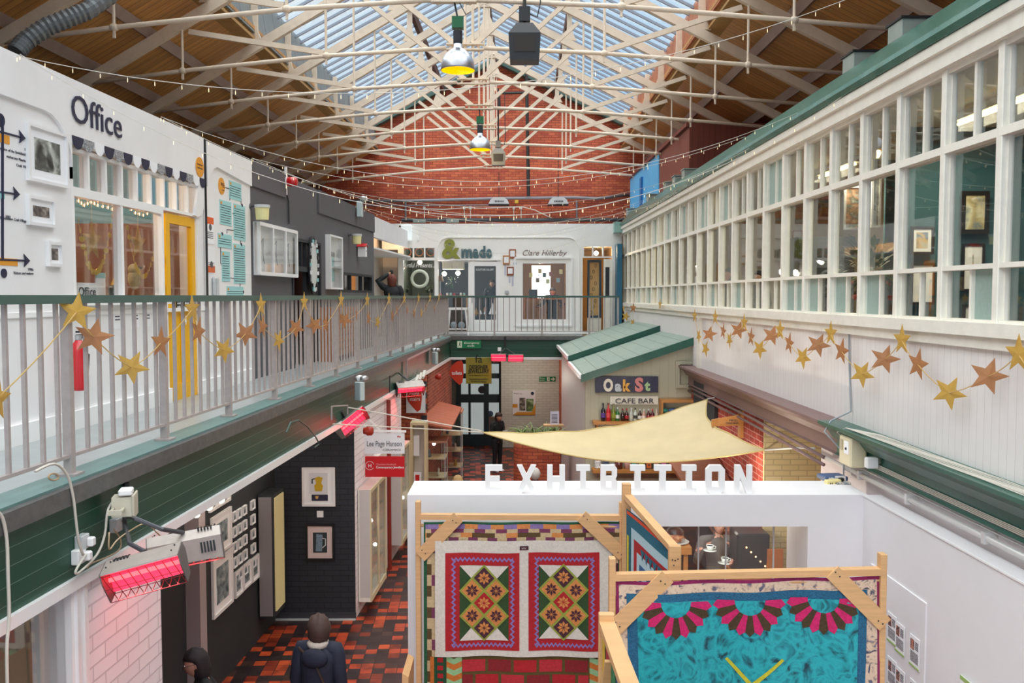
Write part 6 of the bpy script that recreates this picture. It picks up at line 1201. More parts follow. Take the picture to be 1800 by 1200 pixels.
frame_across('quilt_stand', 'pale pine frame with corner braces holding the diamond quilts', FW1, 735, 880, 1093, 882, (907, 909), ((744, 972, 800, 914), (1028, 912, 1090, 970)), .11)
frame_across('quilt_stand', 'pale pine frame with corner braces holding the teal quilt', FW2, 1076, 979, 1551, 972, (1013, 1003), ((1084, 1100, 1166, 1020), (1470, 1012, 1548, 1090)), .11)
t = thing('quilt_stand', 'pine frame standing end on with a tall post before the beam', 'quilt stand', Matrix.Translation((A3.x, A3.y, 0))); p = onY(1101, 849, 7.66); k = MB(); post(k, p, 0, p.z, .075, .07); k.build('post', t)
p2 = onY(1186, 958, 6.38); k = MB(); post(k, p2, 0, p2.z, .09, .05); screws(k, [(p2.x - .02, p2.z - .1), (p2.x, p2.z - .105), (p2.x + .02, p2.z - .095), (p2.x - .01, p2.z - .14)], p2.y - .026); k.build('post', t)
MB().beam(onY(1104, 873, 7.62), onY(1187, 966, 6.4), .07, .045, M_wood).build('top_rail', t)
t = thing('quilt_stand', 'nearest pine frame at the bottom edge, rail running toward the camera', 'quilt stand', Matrix.Translation((A4.x, A4.y, 0))); p = onY(1066, 1077, 5.1); k = MB(); post(k, p, 0, p.z, .09, .05); k.build('post', t)
MB().beam((p.x, 5.1, p.z - .06), (p.x + .05, 3.4, p.z - .06), .09, .04, M_wood).build('top_rail', t); MB().beam((p.x, 4.75, p.z - .14), (p.x - .03, 5.0, p.z - .75), .02, .09, M_wood, up=(1, 0, 0)).build('brace', t)
# ================================================================ ALCOVE AND GROUND FLOOR LEFT
AY0, AY1 = 6.35, 12.6
Lslab(-1, 5.17, 2.9, 3.0, 0, .5, M_white, 'wall_left', kind=S)
Lslab(5.17, 5.36, 2.86, 3.1, 0, 2.92, M_white2, 'trim_34', kind=S); Lslab(5.2, 5.23, 2.84, 2.86, 0, 2.92, M_white, 'trim_34', kind=S); Lslab(5.28, 5.31, 2.84, 2.86, 0, 2.92, M_white, 'trim_34', kind=S)
Lslab(5.36, AY0, 2.86, 3.1, 0, 2.93, M_wbrick, 'wall_left', kind=S)
t = thing('window_12', None, None, FR(Lp(3.6, 2.9, .5), ROTL), kind=S); Lslab(2.2, 5.17, 2.9, 2.905, .5, 2.92, M_glass, 'pane', t); Lslab(2.2, 2.26, 2.86, 2.95, .5, 2.92, M_white2, 'window_frame', t)
Lslab(1.5, 5.2, 4.3, 4.35, 0, 2.95, mat('tan_blind', '7c664a', .8, noise=.15, nscale=2), 'wall_left', kind=S); MB().box(Lp(4.9, 4.3, 0).x, Lp(4.9, 2.95, 0).x, 5.3, 5.36, 0, 2.95, mat('cream_partition', 'b5a78e', .8)).build('wall_left', kind=S)
M = FR(Lp(4.55, 3.2, 1.95), ROTL); MB(M).text('.dataon', -.45, 0, .8, .16, mat('faint_letter', '6a5238', .8), y=-.002, depth=.003).build('window_lettering', None, 'faint reversed lettering on the tan blind at the lower left', 'sign')
Lslab(AY0, 9.72, 4.1, 4.15, 0, 2.95, M_dk, 'wall_left', kind=S)  # dark sheet stands in for the shade of the door opening
Lslab(9.72, 9.9, 3.94, 4.2, 0, 2.95, mat('dim_frame', 'a89a9a', .6), 'trim_35', kind=S)
M_dkL = mat('charcoal_paint', '2c2f33', .7, noise=.15, nscale=3); AL = 4.0
Lslab(9.9, AY1, AL, AL + .1, 0, 2.95, M_dkL, 'wall_left', kind=S)
MB().box(Lp(AY1, AL, 0).x, Lp(AY1, 2.86, 0).x, AY1 - .03, AY1 + .1, 0, 2.93, M_dkbrick).build('wall_left', kind=S)
MB().box(Lp(AY1, AL, 0).x, Lp(AY1, 2.85, 0).x, AY1 - .06, AY1 - .03, 0, .1, mat('skirting_dark', '3c3c42', .5)).build('baseboard_left', kind=S); MB().box(Lp(AY1, AL, 0).x, Lp(AY1, 2.85, 0).x, AY1 - .09, AY1 - .06, 0, .02, M_silv).build('trim_36', kind=S)
def Lpic(x0, y0, x1, y1, lb, fm, art, fw=.03, mw=.06, group=None, lat=AL - .005, mount=M_paper):
    Y0 = lat * F / (975 - x0); Y1 = lat * F / (975 - x1); z0 = onL(x0, y1, lat).z; z1 = onL(x0, y0, lat).z
    picture('framed_print', lb, 'picture', FR(Lp((Y0 + Y1) / 2, lat, (z0 + z1) / 2), ROTL), Y1 - Y0, z1 - z0, fm, art, mount, fw, .03, mw, group)
a1 = artmat('print_grey', ['2f3a40', '7a8a90', 'b8c0c0'], 12, 6, .5)
Lpic(363, 993, 399, 1098, 'large white framed print, lowest on the alcove wall', M_wf, a1, .035, .09); Lpic(363, 915, 398, 990, 'large white framed print above the lowest one', M_wf, a1, .035, .08); Lpic(360, 875, 397, 905, 'white framed print high near the spotlights', M_wf, a1, .03, .06)
for i, (x0, x1, y0, y1) in enumerate(((403, 417, 1013, 1060), (418, 433, 1000, 1045), (434, 447, 988, 1031))): Lpic(x0, y0, x1, y1, 'narrow white framed print, %s of three in a row' % ('left', 'middle', 'right')[i], M_wf, a1, .025, .04)
for r in range(5):
    for c in range(4):
        x = 401 + c * 9 + (c == 3) * 6; s = (975 - x) / 560; y = 905 + r * 27 * s - (x - 401) * .62
        if r == 4 and c < 1: continue
        Lpic(x, y, x + 6.5, y + 17 * s, 'small print card on the dark wall, row %s from top, column %s from left' % (('one', 'two', 'three', 'four', 'five')[r], ('one', 'two', 'three', 'four')[c]), M_paper, a1, .008, .012, 'print cards on the alcove wall')
def Bpic(x0, y0, x1, y1, lb, fm, mount, extra):
    p0, p1 = onY(x0, y1, AY1 - .035), onY(x1, y0, AY1 - .035); M = FR((p0 + p1) / 2, 0); w, h = p1.x - p0.x, p1.z - p0.z; t = picture('framed_print', lb, 'picture', M, w, h, fm, mount, mount, .03, .03, .05); k = MB(M); extra(k, w, h); k.build('artwork', t)
def moka(k, w, h):
    g1 = mat('print_pale', 'dcdce0', .6); yl_ = mat('moka_yellow', 'c8a41c', .5)
    k.box(-.13, .13, -.02, -.016, -.1, .2, g1).prism([(-.05, -.021, -.06), (.05, -.021, -.06), (.065, -.021, .02), (.04, -.021, .05), (.06, -.021, .13), (.1, -.021, .12), (.0, -.021, .15), (-.05, -.021, .13), (-.035, -.021, .05), (-.06, -.021, .02)], (0, -.004, 0), yl_).tube([(-.05, -.024, .12), (-.09, -.024, .11), (-.09, -.024, .05)], .009, M_dk, 6).box(-.1, .13, -.02, -.016, -.2, -.11, M_ink).prism([(-.05, -.021, -.13), (.0, -.021, -.13), (-.01, -.021, -.17), (-.04, -.021, -.17)], (0, -.004, 0), mat('cup_cream', 'd8a860', .5))
Bpic(532, 821, 589, 889, 'white framed print of a yellow coffee pot on the charcoal wall', M_wf, M_paper, moka)
def jug(k, w, h): k.box(-.1, .1, -.02, -.016, -.15, .14, mat('jug_ground', '2a3238', .6)).prism([(-.06, -.021, -.13), (.03, -.021, -.13), (.04, -.021, .11), (-.05, -.021, .12)], (0, -.004, 0), artmat('jug_grid', ['8aa0b0', '5a7080'], 40, 2)).tube([(.035, -.024, .06), (.08, -.024, .05), (.08, -.024, -.04), (.035, -.024, -.08)], .008, M_silv, 6)
Bpic(538, 920, 588, 984, 'black framed print of a patterned jug on the charcoal wall', M_bf, mat('mount_pink', 'd8c4c0', .6), jug)
MB(FR(onY(563, 903, AY1 - .035), 0)).box(-.045, .045, -.015, 0, -.045, .045, M_paper).build('wall_switch', None, 'small pale square between the two framed prints', 'label')
# tall lit showcase in the alcove corner
p = onL(470, 1065, 3.85); t = thing('corner_showcase', 'tall narrow dark showcase with a lit glass side in the alcove corner', 'showcase', Matrix.Translation((p.x, p.y, .3)))
Ya_, Yb_ = 11.8, 12.25
Lslab(Ya_, Yb_, 3.78, 3.98, .3, 1.98, M_dkL, 'body', t); Lslab(Ya_ - .02, Ya_, 3.8, 3.97, .33, 1.95, mat('showcase_side', '8c8688', .6), 'side_panel', t); Lslab(Ya_ + .04, Yb_ - .04, 3.76, 3.78, .38, 1.93, mat('showcase_glow', 'b8a878', .5, emit=.25), 'glass_front', t, label='dimly lit glass front')
# spotlights on the alcove ceiling
for i, (x, y) in enumerate(((348, 900), (370, 888), (391, 876))):
    p = onY(x, y, 8.2 + i * .45); k = MB().lathe([(.035, -.05), (.045, .05)], p, M_silv, 12, ax='y'); t = thing('spotlight', 'small lit spotlight under the balcony, %s of three' % ('left', 'middle', 'right')[i], 'lamp', Matrix.Translation(p)); k.build('housing', t); MB().ball(p + Vector((0, -.05, 0)), .032, mat('spot_glow', 'fff8e8', .3, emit=12), n=10, k=6).build('bulb', t); MB().tube([p, Vector((p.x, p.y, 2.95))], .01, M_dwire, 5).build('stem', t)
plight('alcove_spot_light', (-3.1, 9.6, 2.7), 10, (1, .9, .75)); plight('alcove_spot_light', (-3.0, 11.3, 2.7), 8, (1, .9, .8))
# white brick wall beyond the alcove
LY1 = 2.85 * F / (975 - 705)
Lslab(AY1 - .01, LY1, 2.86, 3.0, 0, 2.93, M_wbrick, 'wall_left', kind=S)
MB().tube([Lp(14.9, 2.8, 0), Lp(14.9, 2.8, 2.9)], .035, mat('oxide_pipe', '8a2c22', .45), 8).build('down_pipe', None, 'dark red down pipe on the white brick wall', 'pipe')
def cabinet(Y0, Y1, d, z0, z1, lb, doors=2):
    t = thing('display_cabinet', lb, 'cabinet', FR(Lp((Y0 + Y1) / 2, 2.85, z0), ROTL)); D = PM[t.name]; L = Y1 - Y0; h = z1 - z0
    MB(D).box(-L / 2, L / 2, -.02, 0, 0, h, M_cream).box(-L / 2, -L / 2 + .02, -d, 0, 0, h, mat('cabinet_grey', 'c9c4c2', .5)).box(L / 2 - .02, L / 2, -d, 0, 0, h, M_cream).box(-L / 2, L / 2, -d, 0, 0, .06, M_cream).box(-L / 2, L / 2, -d, 0, h - .03, h, mat('cabinet_top', 'd9b8b0', .5)).build('body', t)
    for i in range(doors):
        a = -L / 2 + L * i / doors; b = a + L / doors; m = mat('door_cream', 'd8cca8', .5); k = MB(D).box(a, a + .04, -d - .02, -d, 0, h, m).box(b - .04, b, -d - .02, -d, 0, h, m).box(a, b, -d - .02, -d, 0, .08, m).box(a, b, -d - .02, -d, h - .05, h, m); o = k.build('door', t); MB(D).box(a + .04, b - .04, -d - .012, -d - .008, .08, h - .05, M_glass).build('pane', o)
    for j in range(1, 4): MB(D).box(-L / 2, L / 2, -d + .02, -.02, h * j / 4, h * j / 4 + .008, M_glass).build('shelf', t)
    for j in range(3): MB(D).ball((-L / 4 + .3 * j - .1, -d * .5, h - .12 - .45 * j), .03, M_lamp, n=8, k=5).build('bulb', t)
    return t
cabinet(12.75, 13.9, .17, .19, 1.84, 'near white glazed display cabinet on the white brick wall'); cabinet(15.3, 16.2, .18, .3, 2.0, 'farther white display cabinet past the red pipe', 1)
Lslab(14.0, 14.7, 2.8, 2.86, .15, 2.1, mat('pale_door', 'e3d8cf', .5), 'door_7', kind=S); MB(FR(Lp(14.1, 2.78, 1.2), ROTL)).box(-.0, .08, -.05, 0, 0, .03, M_black).box(0, .02, -.02, 0, -.06, .06, M_black).build('door_handle', None, 'black lever handle on the pale door', 'handle')
# open fronted cream case beyond the white wall
p0, p1 = onY(722, 840, 17.0), onY(750, 742, 17.0); t = thing('open_case', 'tall cream glazed case with paper sheets by the brick pier', 'case', Matrix.Translation(((p0.x + p1.x) / 2, 17, 0))); M_cf = mat('case_cream', 'd4c49a', .5)
k = MB(); [k.box(x, x + .045, 16.95, 17.3, 0, p1.z, M_cf) for x in (p0.x, p1.x - .045)]; k.box(p0.x, p1.x, 16.95, 17.3, p1.z - .05, p1.z, M_cf).box(p0.x, p1.x, 17.25, 17.3, 0, p1.z, M_cream); k.build('body', t)
MB().box(p0.x + .05, p0.x + .16, 17.1, 17.12, 1.55, 1.95, M_paper).build('paper_sheet', None, 'white paper sheet hung in the tall cream case', 'paper'); MB().box(p0.x + .06, p0.x + .2, 17.0, 17.02, .95, 1.25, M_paper).box(p0.x + .09, p0.x + .17, 16.99, 17.0, 1.0, 1.2, M_red).build('red_card', None, 'white card with a red square in the tall cream case', 'card')
# glass cases with timber flaps along the brick wall
for i, (Y, lb) in enumerate(((18.6, 'near glass case of small ornaments by the brick wall'), (21.8, 'far glass case by the brick wall'))):
    x0 = Lp(Y, 2.8, 0).x; w_ = .5; zc = 1.55 if i == 0 else 1.75; t = thing('glass_case', lb, 'case', Matrix.Translation((x0 + w_ / 2, Y, 0)))
    k = MB(); [k.box(a, a + .02, b, b + .02, 0, zc, M_silv) for a in (x0, x0 + w_ - .02) for b in (Y, Y + .6)]; [k.box(x0, x0 + w_, Y, Y + .62, z, z + .015, M_cf) for z in (.05, .4, .8, 1.2)]; k.build('body', t)
    MB().box(x0, x0 + w_, Y - .004, Y, 0, zc, M_glass).build('pane', t); MB().box(x0 - .02, x0 + w_ + .02, Y - .02, Y + .7, zc, zc + .04, mat('top_salmon', 'c98a70', .5)).build('case_top', t)
    MB().ball((x0 + w_ / 2, Y + .1, zc - .03), .04, M_lamp, n=8, k=5).build('bulb', t)
    for j in range(4): q_ = (x0 + .14 + .2 * (j % 2), Y + .2, (.415, .815, 1.215)[j % 3]); MB().lathe([(.03, 0), (.045, .04), (.02, .1), (.03, .14), (0, .18)], q_, mat('orn_%d' % j, ('c85a3a', 'd8d0b8', '5a6a7a', 'c8a04a')[j], .4), 10).build('ornament', None, '%s ornament in the %s glass case' % (('red', 'cream', 'blue grey', 'gold')[j], ('near', 'far')[i]), 'ornament')
M_flap = boardmat('salmon_planks', 1, .35, 'c2694a', '7a3a28', noise=.2, gw=.04)
MB().prism([Lp(18.4, 2.85, 2.0), Lp(21.9, 2.85, 2.0), Lp(21.9, 2.3, 1.86), Lp(18.4, 2.15, 1.86)], (0, 0, .04), M_flap).build('plank_canopy', None, 'sloping salmon plank canopy over the glass cases', 'canopy')
# ================================================================ HEATERS, SIGNS, SAIL, LAMPS, GARLANDS
M_hshell = mat('heater_shell', 'b3a8a0', .4, .3, noise=.15, nscale=12); M_hdk = mat('heater_side', '6a6462', .5, .3)
M_glow = mat('heater_glow', 'ff3050', .4, emit=1.1); M_grill = mat('heater_grill', '7a2028', .4)
def heater(M, lb, s=1., w=.46, arm=None):
    """infra-red heater, mouth tilted down and toward the front (-Y)"""
    t = thing('infrared_heater', lb, 'heater', M); k = MB(M); w2 = w / 2 * s; P = lambda y, z: (y * s, z * s)
    prof = [(-.02, .10), (-.17, .04), (-.17, .02), (.0, -.0), (.06, .0), (.1, .05), (.06, .1)]
    top = [(.1, .06), (.04, .115), (-.16, .07), (-.16, .06), (.04, .1), (.08, .05)]
    k.prism([(-w2, a * s, b * s) for a, b in top], (2 * w2, 0, 0), M_hshell)
    k.prism([(-w2, a * s, b * s) for a, b in [(.1, .06), (.08, -.09), (.07, -.09), (.085, .05)]], (2 * w2, 0, 0), M_hshell); k.build('hood', t)
    side = [(.1, .06), (.04, .115), (-.16, .07), (-.15, 0), (-.06, -.13), (.08, -.1)]
    for x in (-w2 - .006, w2): MB(M).prism([(x, a * s, b * s) for a, b in side], (.006, 0, 0), M_hdk).build('end_plate', t)
    MB(M).prism([(-w2, a * s, b * s) for a, b in [(.075, .04), (.06, -.085), (.05, -.085), (.05, .03), (-.12, .055), (-.12, .065)]], (2 * w2, 0, 0), M_glow).build('reflector', t, label='glowing red reflector')
    MB(M).tube([(-w2, .0, .0), (w2, 0, 0)], .014 * s, mat('element_glow', 'ff4a50', .3, emit=2.5), 8).build('element', t)
    k = MB(M); n = 9
    for i in range(n): x = -w2 + 2 * w2 * (i + .5) / n; k.tube([(x - .02 * s, -.15 * s, .05 * s), (x + .02 * s, -.06 * s, -.125 * s), (x + .02 * s, .07 * s, -.1 * s)], .0028 * s, M_grill, 4)
    for a, b in ((-.15, .05), (-.11, -.04), (-.06, -.13), (.07, -.1)): k.tube([(-w2, a * s, b * s), (w2, a * s, b * s)], .003 * s, M_grill, 4)
    k.build('grill', t)
    k = MB(M); [k.box(-w2 + .05 * s + .02 * s * i, -w2 + .06 * s + .02 * s * i, .0, .07 * s, .105 * s, .118 * s, M_black) for i in range(5)]; [k.ball((a * w2 * .85, b * s, .1 * s + (.0 if b < 0 else .01)), .006 * s, M_black, n=6, k=4) for a in (-1, 1) for b in (-.13, .0)]; [k.box(a * w2 * .62 - .045 * s + .02 * s * i, a * w2 * .62 - .035 * s + .02 * s * i, .085 * s, .1 * s, -.04 * s, .03 * s, M_black) for i in range(5) for a in (-1, 1)]; k.build('vent', t)
    if arm: MB().tube([M @ Vector((0, .06 * s, .11 * s))] + [Vector(a) for a in arm], .014, mat('arm_grey', '55555a', .4, .4), 8).build('arm', t)
    l = bpy.data.lights.new('heater_light', 'AREA'); l.size = w * s * .8; l.size_y = .08; l.shape = 'RECTANGLE'; l.energy = 2.2 * s; l.color = (1, .12, .12); o = bpy.data.objects.new('heater_light', l); COL.objects.link(o)
    o.matrix_world = M @ Matrix.Translation((0, -.02, -.14 * s)) @ Matrix.Rotation(math.radians(-35), 4, 'X')
    return t
def HM(px, py, Y, rz, tilt=0, roll=0): return Matrix.Translation(onY(px, py, Y)) @ Matrix.Rotation(rz, 4, 'Z') @ Matrix.Rotation(tilt, 4, 'X') @ Matrix.Rotation(roll, 4, 'Y')
b1 = onL(222, 905, 2.84)
heater(HM(258, 1002, 5.0, .2, -.1, -.22), 'large glowing red infrared heater nearest the camera on the left', .9, arm=[onY(228, 955, 5.15), onL(218, 915, 2.75), b1])
heater(HM(327, 962, 5.6, 3.45, .1, .12), 'grey infrared heater behind the nearest one, glow facing away', .95, arm=[onY(285, 930, 5.4), onY(240, 912, 5.35), b1])
heater(HM(617, 742, 11.9, .45, -.45, -.6), 'bright red tilted heater above the hanging ceramics sign', .95, arm=[onL(600, 722, 2.84)])
heater(HM(720, 682, 15.8, .35, .2, -.05), 'grey hooded heater with a thin red glow by the brick pier', 1.05, arm=[onL(700, 655, 2.84)])
heater(HM(877, 628, RY - .35, -.1, -.2), 'left one of the twin red heaters on the back balcony', .95, .42, arm=[onY(888, 612, RY - .2)])
heater(HM(906, 629, RY - .35, .1, -.2), 'right one of the twin red heaters on the back balcony', .95, .42, arm=[onY(890, 612, RY - .2)])
p = onY(888, 600, RY - .16); MB().box(p.x - .03, p.x + .03, RY - .24, RY - .15, p.z - .12, p.z + .14, M_black).build('heater_bracket', None, 'black bracket above the twin red heaters', 'bracket')
p = onY(878, 613, RY - .16); MB().bbox(p.x - .05, p.x + .05, RY - .22, RY - .15, p.z - .06, p.z + .04, M_white2, .008).build('junction_box', None, 'small white box above the left back heater', 'box')
# floodlight, sockets and cables on the near fascia
M_fl = mat('flood_beige', 'c9c2ae', .45); M = FR(onL(205, 888, 2.76), ROTL + .3); t = thing('floodlight', 'beige floodlight with a small sensor on the near green boards', 'lamp', M)
MB(M).prism([(-.07, -.1, -.06), (.07, -.1, -.06), (.055, -.1, .06), (-.055, -.1, .06)], (0, .12, 0), M_fl).bbox(-.08, .08, -.115, -.1, -.075, .075, M_fl, .005).build('housing', t); MB(M).bbox(-.07, .03, -.1, -.02, .07, .11, M_white2, .008).build('sensor', t); MB(M).box(-.19, -.07, -.06, -.045, -.01, .0, M_fl).box(-.19, -.07, -.0, .015, -.01, .0, M_fl).box(-.19, -.175, -.06, .015, -.02, .01, M_fl).build('bracket', t)
for px, py, lb, w_ in ((137, 952, 'upper grey socket with a white plug on the green boards', .09), (131, 977, 'lower white socket with a plug on the green boards', .09), (197, 922, 'blank grey socket below the floodlight', .085)):
    M = FR(onL(px, py, 2.85), ROTL); t = thing('wall_socket', lb, 'socket', M); MB(M).bbox(-w_ / 2, w_ / 2, -.05, 0, -.045, .045, M_silv if w_ < .09 or 'upper' in lb else M_white2, .006).build('box', t)
    if 'plug' in lb: MB(M).bbox(0, .045, -.09, -.05, -.03, .025, M_white2, .008).build('plug', t)
def cable(pts, name_lb, r=.008, m=M_wire, lat=2.78, cat='cable'):
    P = [onL(x, y, lat) for x, y in pts]; Q = []
    for i in range(len(P) - 1):
        p0 = P[max(0, i - 1)]; p1 = P[i]; p2 = P[i + 1]; p3 = P[min(len(P) - 1, i + 2)]
        for s in (0, .25, .5, .75): Q.append(.5 * ((2 * p1) + (p2 - p0) * s + (2 * p0 - 5 * p1 + 4 * p2 - p3) * s * s + (3 * p1 - p0 - 3 * p2 + p3) * s ** 3))
    Q.append(P[-1]); return MB().tube(Q, r, m, 6).build('hanging_cable', None, name_lb, cat, smooth=True)
cable([(62, 828), (96, 815), (118, 835), (128, 870), (133, 910), (138, 950), (146, 975)], 'pale cable from the railing down to the upper socket')
cable([(-10, 895), (4, 910), (12, 950), (14, 1010), (16, 1080), (12, 1140), (13, 1210)], 'long pale cable hanging at the left edge of the picture', .009)
cable([(208, 870), (190, 895), (184, 940), (170, 975), (140, 1005), (133, 1003), (150, 975)], 'pale cable looping from the floodlight to the lower socket', .008)
cable([(200, 930), (212, 948), (210, 965), (190, 978), (160, 990), (153, 998)], 'thin brown cable below the blank socket', .005, mat('tan_cable', 'b39a7c', .6))
cable([(192, 935), (192, 965), (205, 950), (225, 935), (256, 920), (280, 940), (300, 952)], 'thin cable from the blank socket to the rear heater', .005, mat('tan_cable', 'b39a7c', .6), 2.6)
MB().tube([onL(222, 848, 2.83), onL(223, 905, 2.83)], .02, M_dwire, 8).build('conduit_drop', None, 'short black conduit above the near floodlight', 'pipe')
k = MB().tube([onL(104 + 9 * math.cos(a) - 10, 838 + 6 * math.sin(a), 2.87) for a in [i * .6 for i in range(22)]], .006, mat('tan_cable', 'b39a7c', .6), 5); k.build('coiled_wire', None, 'small coil of wire at the foot of the near railing post', 'wire')
# green scroll brackets and emergency lights farther along
for px, py, lb in ((518, 760, 'near'), (700, 660, 'far')):
    pts = [(0, 0), (8, -18), (22, -22), (38, -10), (52, 8), (58, 20), (50, 26)] if lb == 'near' else [(0, 0), (0, 30)]
    MB().tube([onL(px - 15 + a, py + b, 2.75) for a, b in pts], .009, M_rail if lb == 'near' else M_dwire, 6).build('scroll_bracket', None, '%s iron bracket on the green boards' % ('curly green', 'short straight dark')[lb == 'far'], 'bracket')
emlight(FR(onL(628, 686, 2.72), ROTL + .9), 'pale emergency light with two spots on the long balcony fascia', .72)
emlight(FR(onL(762, 628, 2.75), ROTL + .9), 'smaller pale emergency light near the balcony corner', .75)
MB().beam(onL(715, 632, 2.8), onL(756, 612, 2.8), .03, .04, M_bal).beam(onL(715, 632, 2.8), onL(715, 668, 2.8), .03, .04, M_bal).beam(onL(755, 612, 2.8), onL(755, 640, 2.8), .03, .04, M_bal).build('bracket_frame', None, 'pale square bracket frame on the far left fascia', 'bracket')
MB().beam(onL(583, 714, 2.7), onL(611, 712, 2.7), .015, .015, M_bal).beam(onL(583, 714, 2.7), onL(583, 738, 2.7), .015, .015, M_bal).beam(onL(611, 712, 2.7), onL(611, 728, 2.7), .015, .015, M_bal).build('bracket_frame', None, 'small pale bracket frame above the tilted red heater', 'bracket')
k = MB(); [k.beam(onL(735 + i * 6, 660 - i * 4, 2.75), onL(731 + i * 6, 672 - i * 4, 2.75), .05, .05, M_cream) for i in range(3)]; k.build('spotlight_cluster', None, 'cluster of cream spotlights above the brick pier', 'lamp')
for px, py, lb in ((639, 757, 'left of the hanging ceramics sign'), (765, 662, 'on the far brick wall')):
    M = FR(onL(px, py, 2.72), ROTL); MB(M).lathe([(.045, 0), (.05, .03), (.07, .06), (.065, .12), (.04, .14)], (0, 0, 0), mat('bell_red', 'a8301f', .4), 14, ax='y').build('alarm_bell', None, 'small dark red alarm sounder ' + lb, 'siren', smooth=True)
# projecting double sign
SY = 13.3; M_sw = mat('sign_white', 'e8eaee', .4); M_sr = mat('sign_red2', 'c4101c', .4)
t = thing('projecting_sign', 'white ceramics sign hanging from a white bracket', 'sign', FR(onY(675, 797, SY), 0)); a, b = onY(641, 797, SY), onY(711, 761, SY)
MB().box(a.x, b.x, SY, SY + .015, a.z, b.z, M_sw).build('panel', t); MB().beam(onY(640, 757, SY), onY(714, 758, SY), .02, .03, M_white2).beam(onY(640, 728, SY), onY(668, 756, SY), .015, .02, M_white2).build('bracket', t)
q_ = onY(645, 784, SY - .002); k = MB(FR(q_, 0)); k.text('Lee Page Hanson', 0, 0, onY(706, 784, SY).x - q_.x, .085, mat('sign_grey', '55555c', .6), y=-.001, depth=.002).text('CERAMICS', .24, -.07, .27, .032, mat('sign_grey'), y=-.001, depth=.002).text('PH', .46, .13, .05, .03, M_sr, y=-.001, depth=.002, bold=.03); k.build('lettering', t)
t = thing('projecting_sign', 'red jewellery sign hung below the white ceramics sign', 'sign', FR(onY(675, 838, SY), 0)); a, b = onY(641, 838, SY), onY(711, 802, SY); MB().box(a.x, b.x, SY, SY + .015, a.z, b.z, M_sr).build('panel', t)
q_ = onY(650, 818, SY - .002); k = MB(FR(q_, 0)); k.tube([(.0 + .065 * math.cos(i * .3), -.003, .0 + .065 * math.sin(i * .3)) for i in range(1, 20)], .003, M_paper, 4).text('H', -.022, -.027, .045, .055, M_paper, y=-.001, depth=.002); q2 = onY(661, 817, SY); k.text('Charlotte Huntbach', .095, 0.005, .3, .03, mat('sign_pink', 'e89aa0', .5), y=-.001, depth=.002).text('Contemporary Jewellery', .095, -.04, .42, .032, M_paper, y=-.001, depth=.002, bold=.015); k.build('lettering', t)
# sail shade
L0 = onY(850, 760, 13.0); U0 = onR(1243, 701, 3.3); R0 = onY(1345, 791, 11.7)
M_sail = mat('sail_cloth', 'd8c69c', .8, noise=.1, nscale=3, bump=.2, bscale=6)
def sail():
    n = 26; vs = []; fs = []; idx = {}
    ctrl = lambda a, b, s: a.lerp(b, s)
    for i in range(n + 1):
        for j in range(n + 1 - i):
            u, v = i / n, j / n; w = 1 - u - v
            p = L0 * w + U0 * u + R0 * v; c = (L0 + U0 + R0) / 3
            # scalloped edges: pull each edge toward the centre, droop in the middle
            e = 4 * (u * w * .13 + v * w * .0 + u * v * .27)
            e2 = 4 * v * w * (1 - 0)
            p = p + (c - p) * e * (1 - min(1, 27 * u * v * w * .6)); p.z -= .28 * 4 * v * w + .12 * 27 * u * v * w
            p.z += .01 * math.sin(u * 30 + v * 9) - .17 * 4 * u * w
            idx[i, j] = len(vs); vs.append(p)
    for i in range(n):
        for j in range(n - i):
            fs.append((idx[i, j], idx[i + 1, j], idx[i, j + 1]))
            if i + j < n - 1: fs.append((idx[i + 1, j], idx[i + 1, j + 1], idx[i, j + 1]))
    return vs, fs, idx, n
vs, fs, idx, n = sail(); t = thing('shade_sail', 'beige triangular shade sail stretched over the cafe', 'shade sail', Matrix.Translation((L0 + U0 + R0) / 3)); MB().add(vs, fs, M_sail).build('cloth', t, smooth=True)
k = MB()
for E in ([(i, 0) for i in range(n + 1)], [(0, j) for j in range(n + 1)], [(i, n - i) for i in range(n + 1)]): k.tube([vs[idx[e]] for e in E], .012, mat('sail_hem', 'cbb57c', .8), 5)
k.build('hem', t)
MB().tube([L0, onY(845, 757, 12.9), onL(612, 716, 2.75)], .009, M_wire, 5).tube([L0, onY(790, 756, 12.9), onL(585, 745, 2.75)], .008, M_wire, 5).build('rope', t); MB().tube([R0, onR(1400, 787, 3.42), onR(1432, 788, 3.42)], .012, M_silv, 6).tube([U0, U0 + Vector((.12, 0, .02))], .012, M_silv, 6).build('turnbuckle', t)
